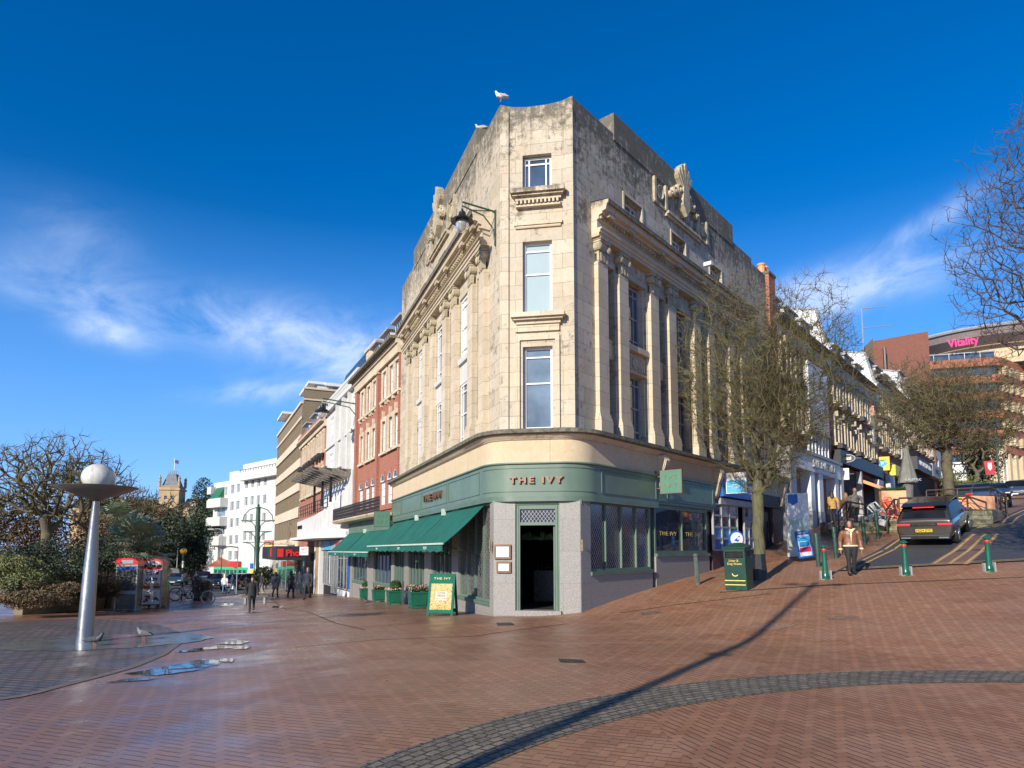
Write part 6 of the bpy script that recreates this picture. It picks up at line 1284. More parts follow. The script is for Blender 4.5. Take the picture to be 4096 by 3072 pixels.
# low brick wall of the planted bed on the left
a_, b_ = G(150, 2455), G(470, 2425); d_ = (b_-a_); r = thing('planter_wall', 'low weathered brick wall around the planted bed on the left', 'wall', (a_.x, a_.y, a_.z), math.atan2(d_.y, d_.x))
M().box(-1.0, d_.xy.length+.3, 0, .35, -.4, .72).build('wall', mt['brownbrick'], r); M().box(-1.05, d_.xy.length+.35, -.05, .4, .72, .8).build('coping', pm('wall_coping', (.2, .17, .13), .8, var=.4, scale=6), r)
# bicycles
def bicycle(label, px, py, ang, tyre, col, sc=1.0):
    r = thing('bicycle', label, 'bicycle', onp(px, py), ang, 'bicycles leaning together'); r.scale = (sc,)*3; rw = .34
    for x in (-.54, .54):
        q = M(); n = 28; pts = [(x+rw*math.cos(2*math.pi*i/n), 0, rw+.02+rw*math.sin(2*math.pi*i/n)) for i in range(n+1)]; q.tube(pts, .03, 6, False); w = q.build('wheel', tyre, r)
        q = M(); [q.tube([(x, 0, rw+.02), (x+rw*math.cos(i*math.pi/6), 0, rw+.02+rw*math.sin(i*math.pi/6))], .006, 3) for i in range(12)]; q.build('spokes', mt['chrome'], w)
    A, Bb, S, H_, Fk = (-.54, 0, .36), (-.08, 0, .3), (-.2, 0, .8), (.34, 0, .84), (.54, 0, .36)
    q = M(); [q.tube([u, v], .02, 6) for u, v in ((A, Bb), (A, S), (Bb, S), (Bb, H_), (H_, Fk), (Fk, Fk))if u != v]; q.tube([S, (.05, 0, .72), H_], .02, 6); q.tube([H_, (.31, 0, 1.0)], .016, 6); q.build('frame', col, r)
    q = M(); q.tube([(.2, -.3, 1.0), (.33, -.1, 1.03), (.33, .1, 1.03), (.2, .3, 1.0)], .014, 5); q.build('handlebars', mt['black'], r); q = M(); q.tube([S, (-.22, 0, .92)], .013, 5); q.prism([(-.36, .92), (-.1, .93), (-.05, .95), (-.36, .98)], -.06, .06); q.build('saddle', mt['black'], r)
    q = M(); q.lathe([(.09, -.01), (.09, .01)], 14); q.build('crank', mt['black'], r, xf=Matrix.Translation((-.08, -.04, .3)) @ Matrix.Rotation(R(90), 4, 'X')); return r
wt = flat('whitewall_tyre', (.5, .48, .45), .6); bicycle('black bicycle with pale tyres in front of the black litter cabinet', 788, 2420, R(3), wt, mt['black'], 1.05); bicycle('black bicycle with dark tyres behind the pale tyred one', 745, 2402, R(30), mt['rubber'], mt['black'], 1.12)
r = thing('double_litter_bin', 'black double litter cabinet with sloped roof behind the bicycles', 'bin', onp(808, 2402), R(6)); q = M(); q.box(-.5, .5, -.3, .3, 0, .62); q.box(-.5, -.45, -.3, .3, .62, 1.1); q.box(.45, .5, -.3, .3, .62, 1.1); q.box(-.45, .45, .2, .3, .62, 1.1); q.build('body', mt['black'], r, bevel=.01)
q = M(); q.prism([(-.55, 1.1), (.55, 1.1), (.5, 1.2), (.1, 1.3), (-.1, 1.3), (-.5, 1.2)], -.35, .35); q.build('roof', mt['black'], r); tx('Litter', .11, mt['white'], r, I_, 0, -.305, .52); tx('DORSET', .1, mt['white'], r, I_, 0, -.305, .2)
# mobility scooter and small pavement signs under the canopy
r = thing('mobility_scooter', 'black mobility scooter parked by the shop window under the white canopy', 'scooter', onp(1278, 2362), R(-60))
for x, y in ((-.45, -.25), (-.45, .25), (.5, -.2), (.5, .2)): M().lathe([(.05, -.05), (.15, -.045), (.15, .045), (.05, .05)], 14).build('wheel', mt['rubber'], r, xf=Matrix.Translation((x, y, .15)) @ Matrix.Rotation(R(90), 4, 'X'))
q = M(); q.prism([(-.6, .2), (.6, .15), (.62, .3), (.3, .32), (-.1, .3), (-.15, .42), (-.6, .45)], -.25, .25); q.build('body', mt['black'], r, bevel=.02); q = M(); q.box(-.5, -.05, -.24, .24, .6, .7); q.box(-.55, -.45, -.24, .24, .7, 1.25); q.tube([(-.3, 0, .4), (-.3, 0, .6)], .04, 6); q.box(-.5, -.05, -.3, -.25, .85, .9); q.build('seat', mt['dark'], r, bevel=.03)
q = M(); q.tube([(.5, 0, .3), (.3, 0, 1.0)], .03, 6); q.tube([(.28, -.25, 1.02), (.28, .25, 1.02)], .02, 6); q.box(.3, .5, -.15, .15, .6, .85); q.build('tiller', mt['black'], r)
r = thing('ice_cream_board', 'bottle shaped pale blue and cream pavement board outside the shop', 'board', onp(1336, 2372), R(-20)); q = M(); q.prism([(-.25, 0), (.25, 0), (.26, .6), (.14, .8), (.14, .95), (-.14, .95), (-.14, .8), (-.26, .6)], -.03, .03); q.build('board', pm('cream_board', (.6, .62, .5), .5, var=.1), r); M().box(-.22, .22, -.036, -.031, .05, .35).build('panel', mt['bluesky'], r); tx('Fancy', .15, mt['black'], r, I_, 0, -.034, .45)
r = thing('round_disc_sign', 'stack of round white discs on a black stand by the shop doorway', 'sign', onp(1312, 2362), R(-20)); q = M(); q.box(-.2, .2, -.02, .02, 0, 1.15); q.build('stand', mt['black'], r)
for z in (.9, .5, .25): M().lathe([(.17 if z > .3 else .1, 0), (.17 if z > .3 else .1, .02)], 18).build('disc', mt['white'], r, xf=Matrix.Translation((0, -.022, z)) @ Matrix.Rotation(R(90), 4, 'X'))
r = thing('shop_hanging_sign', 'white supermarket sign hanging at the brick pillar under the white canopy', 'sign', tuple(P(1217, 2204, 52)), R(-25)); M().box(-.42, .42, -.05, .05, -.32, .32).build('panel', mt['white'], r, bevel=.01); tx('TESCO', .21, mt['red'], r, I_, 0, -.055, .12, bold=.005); tx('express', .19, mt['blue'], r, I_, 0, -.055, -.12)
r = thing('hanging_sign', 'small red and cream hanging sign above the charcoal restaurant fascia', 'sign', tuple(P(1076, 2177, 70)), R(-25)); M().box(-.6, .6, -.05, .05, -.4, .4).build('panel', pm('faded_red_sign', (.4, .07, .05), .6), r); M().box(-.5, .5, -.055, -.05, -.32, -.05).build('lower_panel', mt['gold'], r); tx('COMBE', .36, mt['white'], r, I_, 0, -.06, .14, sx=.8)
r = thing('post', 'thin dark strip post between the planters', 'post', onp(1611, 2420)); M().box(-.04, .04, -.02, .02, 0, .95).build('strip', mt['iron'], r)
r = thing('stone_bench', 'low dark bench in the middle of the street behind the walker in black', 'bench', onp(1020, 2415), R(10)); q = M(); q.box(-.7, .7, -.2, .2, .38, .45); q.build('seat', pm('bench_wood', (.12, .09, .07), .6), r)
for x in (-.5, .5): M().box(x-.05, x+.05, -.15, .15, 0, .38).build('leg', mt['grey'], r)
# ================================================================ TERRACE ON THE HILL
r = thing('terrace', 'raised cafe terrace with low mossy stone wall beside the hill road', 'terrace', (17, 30, 0)); o_ = Vector((17, 30, 0))
def tz(x): return 2.95+.115*max(0, min(5, x-15.5))
mossy = N('mossy_stone'); ob = mossy.bricks(mossy.face(), (.36, .32, .19), (.24, .21, .12), (.07, .07, .05), .7, .2, .012); mossy.set(col=mossy.mix(mossy.ramp(mossy.noise(3, 7, sc=(1, 1, 2)), .45, .65, 0, .8), ob[0], (.07, .075, .035)), rough=.9); mossy.bump(mossy.noise(14, 6), .6, .03); mossy.bump(ob[1], -.5, .02)
front = [(15.2, 30.4), (15.6, 30.35), (16.6, 29.75), (17.6, 29.0), (18.95, 28.15), (20.15, 28.3)]; side = [(20.15, 28.3), (21.3, 29.8), (22.8, 31.6), (25.5, 34.6)]; allp = front+side[1:]
q = M(); base_ = []
for i in range(len(allp)-1):
    a, b = allp[i], allp[i+1]; za, zb2 = tz(a[0]), tz(b[0]); ga, gb = ground(*a)-.3, ground(*b)-.3
    if za < ga+.35: za = ga+.5
    if zb2 < gb+.35: zb2 = gb+.5
    q.quad((a[0]-17, a[1]-30, ga), (b[0]-17, b[1]-30, gb), (b[0]-17, b[1]-30, zb2), (a[0]-17, a[1]-30, za)); base_.append((a, b, za, zb2))
q.build('stone_wall', mossy.m, r)
q = M(); pl = [(p[0]-17, p[1]-30, tz(p[0])-.02) for p in allp]+[(20.5-17, 39-30, 3.7), (15.4-17, 32.8-30, 2.95)]; q.quad(*pl); q.build('terrace_floor', pm('terrace_paving', (.22, .17, .14), .8, var=.3), r)
q = M()
for i in range(4): z = 2.35+.17*i; q.box(-2.6, -1.55, .2+.3*i, 1.6, z, z+.17)
q.build('steps', pm('step_stone', (.2, .15, .12), .8, var=.3), r)
q = M(); q.ball((20.6-17+.2, 29.4-30-.9, 2.7), (1.2, .7, .5), 14, 8) if 0 else None
wood = pm('dark_railing', (.05, .032, .028), .55, var=.3, scale=8)
def railing(label, pts, h=.95, nb=3, posts=1.0):
    p0 = Vector(pts[0]); r = thing('railing', label, 'railing', p0-Vector((0, 0, h)), group='dark railings round the terrace')
    q = M(); pp = [Vector(p)-p0+Vector((0, 0, h)) for p in pts]
    q.tube(pp, .045, 6); q.build('handrail', wood, r)
    q = M()
    for k in range(1, nb+1): q.tube([p-Vector((0, 0, h*k/(nb+1))) for p in pp], .016, 5)
    q.build('bars', wood, r); q = M()
    for a, b in zip(pp, pp[1:]):
        n = max(1, int((b-a).length/posts))
        for i in range(n+1): c = a.lerp(b, i/n); q.tube([c, c-Vector((0, 0, h))], .035, 5)
    q.build('posts', wood, r)
railing('dark railing beside the steps behind the woman in the leather jacket', [P(3353, 2048, 29.5), P(3385, 2006, 30.8), P(3470, 2020, 31)])
railing('dark railing slanting up between the stacked chairs and the orange planter', [P(3545, 2042, 29.3), P(3577, 1997, 30.5), P(3600, 2000, 31.5)])
railing('long lower terrace railing above the roof of the parked car', [P(3595, 1993, 30.2), P(3868, 1984, 29.6), P(3944, 2010, 28.9)], 1.0, 3, 1.2)
railing('upper terrace railing that turns down along the hill road', [P(3705, 1962, 36), P(3960, 1949, 34), P(4020, 1982, 31.5), P(4025, 2000, 30.6)], 1.0, 4, 1.1)
def trough(label, p, w, h, ang, plants=True):
    r = thing('orange_planter', label, 'planter', p, ang, 'orange planters on the terrace'); M().box(-w/2, w/2, -.2, .2, 0, h).build('box', pm('peach_paint', (.80, .38, .19), .6, var=.08), r, bevel=.01)
    if plants:
        q = M(); rnd = random.Random(int(w*100))
        for i in range(500): c = Vector((rnd.uniform(-w/2, w/2), rnd.uniform(-.2, .2), h+abs(rnd.gauss(0, .08)))); d = Vector((rnd.uniform(-1, 1), rnd.uniform(-1, 1), rnd.uniform(-.3, 1))).normalized()*.07; e = d.orthogonal().normalized()*.02; q.quad(c-d, c+e, c+d, c-e)
        q.build('plants', mt['leafgreen'], r)
pp_ = P(3574, 2052, 31.5); trough('large peach orange planter with evergreen plants beside the stacked chairs', (pp_.x, pp_.y, 2.95), 1.05, 1.55, R(-12)); 
pp_ = P(3800, 2030, 30.4); trough('peach orange planter behind the lower railing right of the parked car', (pp_.x, pp_.y, tz(pp_.x)), 1.2, .55, R(-5), False); pp_ = P(3915, 2028, 29.9); trough('peach orange planter at the corner of the terrace by the road', (pp_.x, pp_.y, tz(pp_.x)), 1.3, .6, R(10), False)
r = thing('closed_parasol', 'tall closed grey parasol with pub lettering on the terrace', 'parasol', (P(3640, 2090, 33.5).x, 33.5, 3.1)); Hm = P(3640, 1793, 33.5).z-3.1; zb_ = P(3640, 1932, 33.5).z-3.1
q = M(); n = 24; vs = []; prof = [(.09, Hm), (.13, Hm-.3), (.27, (Hm+zb_)/2-.1), (.41, zb_+.1), (.42, zb_)]
for rr, z in prof:
    for k in range(n): a = 2*math.pi*k/n; f = rr*(1+.12*math.sin(6*a)); vs.append((f*math.cos(a), f*math.sin(a), z))
q.add(vs, [(i*n+k, i*n+(k+1) % n, (i+1)*n+(k+1) % n, (i+1)*n+k) for i in range(4) for k in range(n)]); q.build('canopy', pm('parasol_cloth', (.17, .165, .14), .85, var=.2, scale=3), r, smooth=True)
q = M(); q.lathe([(.2, zb_-.75), (.26, zb_)], 12); q.tube([(0, 0, 0), (0, 0, Hm)], .04, 8); q.build('pole', pm('parasol_inner', (.13, .125, .11), .8), r); tx('G & LETTUC', .15, mt['white'], r, I_, 0, -.47, zb_+.12)
# stacked metal chairs
def cafe_chair(label, px, py, Y, col, tilt, grp='metal cafe chairs stacked on their sides'):
    r = thing('cafe_chair', label, 'chair', P(px, py, Y), group=grp); r.rotation_euler = tilt
    q = M(); q.tube([(-.2, -.2, 0), (-.19, -.17, .45), (-.2, .18, .82), (0, .2, .86), (.2, .18, .82), (.19, -.17, .45), (.2, -.2, 0)], .022, 6, flat=1.6); q.tube([(-.22, .26, 0), (-.17, .16, .45)], .02, 5); q.tube([(.22, .26, 0), (.17, .16, .45)], .02, 5); q.build('frame', col, r)
    M().box(-.19, .19, -.2, .18, .43, .455).build('seat', col, r, bevel=.01); q = M(); q.prism([(-.06, .47), (.06, .47), (.09, .84), (-.09, .84)], .16, .185); q.build('backrest', col, r)
cg, cw, ct, co = flat('chair_grey', (.22, .23, .24), .4), flat('chair_white', (.6, .6, .58), .4), flat('chair_teal', (.02, .16, .17), .4), flat('chair_red', (.65, .08, .04), .4)
for lb, px, py, Y, c, t in (('grey metal cafe chair at the left of the stack on the stone wall', 3462, 2092, 30.2, cg, (R(20), R(65), R(20))), ('grey metal cafe chair upside down in the middle of the stack', 3515, 2062, 30.4, cg, (R(170), R(30), R(10))), ('white metal cafe chair leaning at the back of the stack', 3535, 2078, 30.8, cw, (R(15), R(-35), R(-20))),
    ('teal metal cafe chair half buried in the stack', 3498, 2086, 30.7, ct, (R(0), R(50), R(60))), ('white metal cafe chair lying low in the stack by the dark railing', 3550, 2090, 30.2, cw, (R(-60), R(20), R(30))), ('grey metal cafe chair lying on its side on the stone wall', 3525, 2092, 29.9, cg, (R(80), R(20), R(-30))),
    ('red metal cafe chair leaning behind the dark railing, upper one', 3582, 2062, 30.9, co, (R(10), R(-25), R(-30))), ('red metal cafe chair leaning behind the tail lamp of the car, lower one', 3588, 2092, 30.2, co, (R(-20), R(-60), R(0)))):
    cafe_chair(lb, px, py, Y, c, t)
def table(label, px, Y):
    p = P(px, 2000, Y); r = thing('terrace_table', label, 'table', (p.x, p.y, 3.5), 0, 'terrace tables'); M().lathe([(.3, .7), (.3, .73)], 14).build('tabletop', mt['grey'], r); M().tube([(0, 0, 0), (0, 0, .7)], .03, 6).build('leg', mt['black'], r)
table('small round terrace table nearest the closed parasol', 3690, 34); table('small round terrace table between parasol and tree trunk', 3745, 35)
# ================================================================ VEHICLES
def car(label, p, az, paint, L=4.8, Wd=1.95, H=1.66, kind='suv', tail=True, tilt=True, name='parked_car', plate=None, grp=None, sc=1.0):
    r = thing(name, label, 'van' if kind == 'van' else 'car', group=grp); place(r, p, R(90-az), 1 if tilt else 0)
    if sc != 1: r.scale = (sc, sc*1.02, sc*.95)
    hw = Wd/2; s_ = H/1.66
    if kind == 'suv': st = [(-2.38, .5, .93, .95, .86), (-2.40, .42, 1.0, 1.04, .93), (-2.3, .32, 1.03, 1.14, .97), (-2.05, .28, 1.05, 1.42, .99), (-1.75, .26, 1.04, 1.6, 1), (-1.0, .26, 1.02, 1.655, 1), (0, .26, 1.0, 1.655, 1), (.6, .26, .99, 1.58, 1), (1.0, .26, .98, 1.36, .995), (1.45, .27, .97, 1.06, .99), (1.9, .28, .93, .96, .97), (2.25, .34, .84, .87, .9), (2.4, .42, .7, .73, .8)]
    elif kind == 'van': st = [(-2.4, .4, 1.0, 1.8, .96), (-2.35, .3, 1.05, 1.93, .98), (-1, .28, 1.05, 1.97, 1), (.8, .28, 1.05, 1.93, 1), (1.3, .28, 1.05, 1.55, 1), (1.65, .28, 1.05, 1.12, .98), (2.2, .3, .9, .94, .93), (2.4, .4, .7, .73, .85)]
    else: st = [(-2.35, .5, .85, .88, .88), (-2.3, .35, .95, .98, .93), (-2.0, .28, .97, 1.12, .98), (-1.6, .26, .96, 1.38, 1), (-.8, .25, .94, 1.47, 1), (.1, .25, .92, 1.46, 1), (.6, .25, .91, 1.32, 1), (1.15, .26, .9, .96, .98), (1.8, .28, .82, .85, .95), (2.2, .32, .7, .73, .88), (2.35, .4, .6, .63, .8)]
    if kind == 'van': s_ = 1
    k = L/4.8; secs = []
    for x, zl, zb, zr, wf in st:
        x *= k; w = hw*wf; zb *= s_; zr *= s_; cab = max(0, min(1, (zr-zb)/.5)); wr = w*(.97-.19*cab)
        secs.append([(x, 0, zl), (x, w*.86, zl), (x, w*.97, zl+.14), (x, w, (zl+zb)*.5), (x, w*.985, zb-.1), (x, w*.955, zb), (x, wr, zr-.05*cab-.005), (x, wr*.86, zr), (x, 0, zr+.02)])
    def loft(m, j0, j1, off=0, i0=0, i1=None, sides=(1, -1)):
        i1 = i1 or len(secs)-1
        for sy in sides:
            for i in range(i0, i1):
                for j in range(j0, j1):
                    a, b, c, d = secs[i][j], secs[i+1][j], secs[i+1][j+1], secs[i][j+1]
                    m.quad(*[(v[0], sy*(v[1]+off), v[2]+off*.3) for v in (a, b, c, d)])
    q = M(); loft(q, 0, 8)
    for e in (0, -1): q.add([v for v in secs[e]]+[(v[0], -v[1], v[2]) for v in secs[e][::-1][1:-1]], [tuple(range(16))])
    o = q.build('body', paint, r)
    bm = bmesh.new(); bm.from_mesh(o.data); bmesh.ops.remove_doubles(bm, verts=bm.verts, dist=.0005); bmesh.ops.recalc_face_normals(bm, faces=bm.faces); bm.to_mesh(o.data); bm.free()
    o.data.polygons.foreach_set('use_smooth', [True]*len(o.data.polygons)); sd = o.modifiers.new('s', 'SUBSURF'); sd.levels = 1; sd.render_levels = 1
    ig = {'suv': (2, 9), 'van': (3, 5), 'car': (2, 7)}[kind if kind in ('suv', 'van') else 'car']
    gl = mt['carglass']; [(lambda q: (loft(q, 5, 6, .004, *ig, sides=(sd_,)), q.build('side_window', mt['sideglass'], r, smooth=True)))(M()) for sd_ in (1, -1)]
    for nm, (a, b) in (('rear_window', {'suv': (2, 4), 'van': (0, 1)}.get(kind, (2, 3))), ('windscreen', {'suv': (7, 9), 'van': (3, 5)}.get(kind, (5, 7)))):
        q = M()
        for i in range(a, b):
            u, v = secs[i], secs[i+1]; f = .93; t0, t1 = u[7], v[7]
            if nm == 'rear_window' and kind == 'suv': c0, c1 = (u[0][0]-.03, .72, u[8][2]+.0), (v[0][0]-.05, .66, v[8][2]-.03)
            else: c0, c1 = (u[0][0]+(.02 if nm == 'windscreen' else -.02), t0[1]*1.02, u[8][2]+.012), (v[0][0]+(.02 if nm == 'windscreen' else -.02), t1[1]*1.02, v[8][2]+.012)
            q.quad((c0[0], -c0[1], c0[2]), (c0[0], c0[1], c0[2]), (c1[0], c1[1], c1[2]), (c1[0], -c1[1], c1[2]))
        q.build(nm, gl, r)
    for sy in (1, -1):
        for x in (-1.48*k, 1.42*k):
            rr = .37*s_ if kind == 'suv' else .33; X = Matrix.Translation((x, sy*(hw-.11), rr)) @ Matrix.Rotation(R(90), 4, 'X')
            w = M().lathe([(rr-.08, -.12), (rr, -.1), (rr, .1), (rr-.08, .12)], 24).build('wheel', mt['rubber'], r, xf=X, smooth=True, auto=R(30))
            q = M(); q.lathe([(rr*.7, -sy*.125-.004), (rr*.7, -sy*.125+.004)], 20); 
            for a in range(5): q.X = Matrix.Rotation(R(72*a), 4, 'Z'); q.box(-.025, .025, .04, rr*.68, -sy*.13-.012, -sy*.13+.012)
            q.X = None; q.build('rim', mt['rim'], w)
            q = M(); q.lathe([(rr+.05, -.02), (rr+.05, .02)], 24); q.build('wheel_arch', mt['rubber'], r, xf=Matrix.Translation((x, sy*(hw-.045), rr+.01)) @ Matrix.Rotation(R(90), 4, 'X'))
        xr_, wl = -2.36*k, hw*.93
        q = M(); q.box(xr_-.055, xr_+.12, sy*wl*.48 if kind == 'suv' else sy*wl*.7, sy*wl*1.0, .86*s_, .93*s_); q.build('tail_lamp', mt['taillamp'], r, bevel=.01)
        q = M(); q.box(2.15*k, 2.36*k, sy*hw*.55, sy*hw*.9, .6*s_, .7*s_); q.build('headlight', mt['headlamp'], r, bevel=.02)
        q = M(); q.box(.78*k, .95*k, sy*hw*.98, sy*(hw+.2), .98*s_, 1.13*s_); q.build('door_mirror', paint, r, bevel=.03)
    q = M(); q.box(-2.44*k, -2.2*k, -hw*.86, hw*.86, .3, .48); q.build('rear_bumper', mt['black'], r, bevel=.03)
    q = M(); q.box(2.2*k, 2.42*k, -hw*.6, hw*.6, .38, .52); q.build('front_grille', mt['black'], r, bevel=.02)
    q = M(); q.box(-2.47*k, -2.43*k, -.27, .27, .6*s_, .72*s_); pl_ = q.build('rear_plate', mt['plate'], r); q = M(); q.box(2.42*k, 2.45*k, -.27, .27, .42, .53); q.build('front_plate', mt['white'], r)
    if plate: text(plate, .13, mt['black'], r, (-2.475*k, 0, .66*s_), (R(90), 0, R(-90)), .002, sx=.8, bold=.003)
    return r
mt['carglass'] = glassmat('tinted_car_glass', (.006, .007, .009), .14, wav=0, spec=.35); mt['sideglass'] = glassmat('dark_side_glass', (.006, .007, .009), .3, wav=0, spec=.12); mt['rim'] = flat('alloy_rim', (.35, .36, .37), .25, metal=.9); mt['taillamp'] = emis('tail_lamp_red', (.75, .02, .03), .5); mt['headlamp'] = flat('headlamp_glass', (.55, .56, .58), .1)
mt['plate'] = flat('number_plate_yellow', (.75, .52, .02), .45)
pbr = N('bronze_car_paint'); pbr.set(col=(.085, .072, .065), rough=.3, metal=.6, coat=.8)
pcar = (16.9, 26.95); sv1 = car('bronze grey luxury car with black roof and private plate parked facing uphill', (pcar[0], pcar[1], ground(*pcar)+.04), 41, pbr.m, 4.8, 1.93, 1.66, 'suv', plate='HG24 DYD', sc=.97)
q = M(); q.prism([(-2.12, 1.575), (-1.7, 1.66), (.5, 1.66), (.85, 1.5), (.5, 1.7), (-1.7, 1.705), (-2.2, 1.62)], -.74, .74); q.build('roof_panel', mt['carglass'], sv1)
q = M(); q.box(-2.2, -2.1, -.35, .35, 1.55, 1.58); q.build('brake_lamp', mt['taillamp'], sv1); q = M(); q.box(-2.435, -2.42, -.45, .45, .86, .93); q.build('badge_strip', mt['black'], sv1)
text('RANGE ROVER', .07, mt['chrome'], sv1, (-2.44, 0, .895), (R(90), 0, R(-90)), .003, space=1.8)
for sy in (1, -1): M().box(-2.46, -2.4, sy*.45, sy*.78, .33, .4).build('exhaust', mt['chrome'], sv1, bevel=.01)
def paint(n, c, m=.4): k = N(n); k.set(col=c, rough=.3, metal=m, coat=.8); return k.m
def carat(label, px, py, az, pt, Y=None, **k):
    if Y: q_ = P(px, py, Y); p = (q_.x, q_.y, ground(q_.x, q_.y))
    else: p = onp(px, py)
    return car(label, (p[0], p[1], p[2]+.03), az, pt, **k)
carat('white van parked at the far end of the left street', 668, 2300, 172, paint('van_white', (.75, .75, .73), 0), 92, kind='van', grp='vehicles far down the left street', Wd=1.95, L=4.9)
carat('teal grey car beside the white van', 708, 2304, 165, paint('teal_paint', (.05, .10, .11)), 84, kind='car', grp='vehicles far down the left street')
carat('dark blue car behind the black one in the left street', 812, 2306, 150, paint('navy_paint', (.02, .035, .08)), 88, kind='suv', grp='vehicles far down the left street')
carat('black car facing the plaza left of the couple', 868, 2325, 170, paint('black_paint', (.012, .013, .016)), 76, kind='suv', grp='vehicles far down the left street')
carat('dark red car facing the plaza right of the couple', 957, 2330, 190, paint('maroon_paint', (.09, .008, .015)), 70, kind='suv', grp='vehicles far down the left street')
carat('dark car with silver front coming down the hill at the right edge', 4072, 1994, 222, paint('silver_dark_paint', (.09, .1, .12)), 61, kind='suv', grp='vehicles up the hill')
carat('blue grey car behind the upper terrace railing', 3905, 1985, 60, paint('slate_blue_paint', (.05, .07, .1)), 52, kind='suv', grp='vehicles up the hill')
carat('second dark car partly hidden behind the motorcycle up the hill', 3990, 1990, 215, paint('grey_paint', (.06, .065, .07)), 60, kind='car', grp='vehicles up the hill')
r = thing('motorcycle', 'black motorcycle with yellow plate parked at the kerb up the hill', 'motorcycle', onp(4035, 2034), R(90-44)); r.scale = (.95,)*3
for x in (-.68, .7): M().lathe([(.2, -.09), (.31, -.06), (.31, .06), (.2, .09)], 20).build('wheel', mt['rubber'], r, xf=Matrix.Translation((x, 0, .31)) @ Matrix.Rotation(R(90), 4, 'X'), smooth=True)
q = M(); q.ball((.15, 0, .82), (.32, .16, .16), 12, 8); q.ball((0, 0, .45), (.32, .2, .2), 12, 8); q.build('tank', mt['black'], r, smooth=True); q = M(); q.prism([(-.85, .85), (-.8, .95), (-.1, .8), (-.1, .7)], -.13, .13); q.build('seat', mt['dark'], r, bevel=.02)
q = M(); q.tube([(.7, .08, .31), (.45, .08, .95)], .03, 6); q.tube([(.7, -.08, .31), (.45, -.08, .95)], .03, 6); q.tube([(.4, -.38, 1.05), (.5, 0, 1.0), (.4, .38, 1.05)], .02, 6); q.build('fork', mt['chrome'], r); M().box(-.93, -.91, -.14, .14, .5, .7).build('plate', mt['plate'], r); M().box(-.9, -.84, -.06, .06, .78, .84).build('tail_lamp', mt['taillamp'], r); q = M(); q.tube([(-.1, .2, .3), (-.75, .22, .42)], .05, 8); q.build('exhaust', mt['chrome'], r)
bicycle('dark bicycle leaning on the railing beside the motorcycle', 4005, 2044, R(55), mt['rubber'], mt['black'], 1.0)
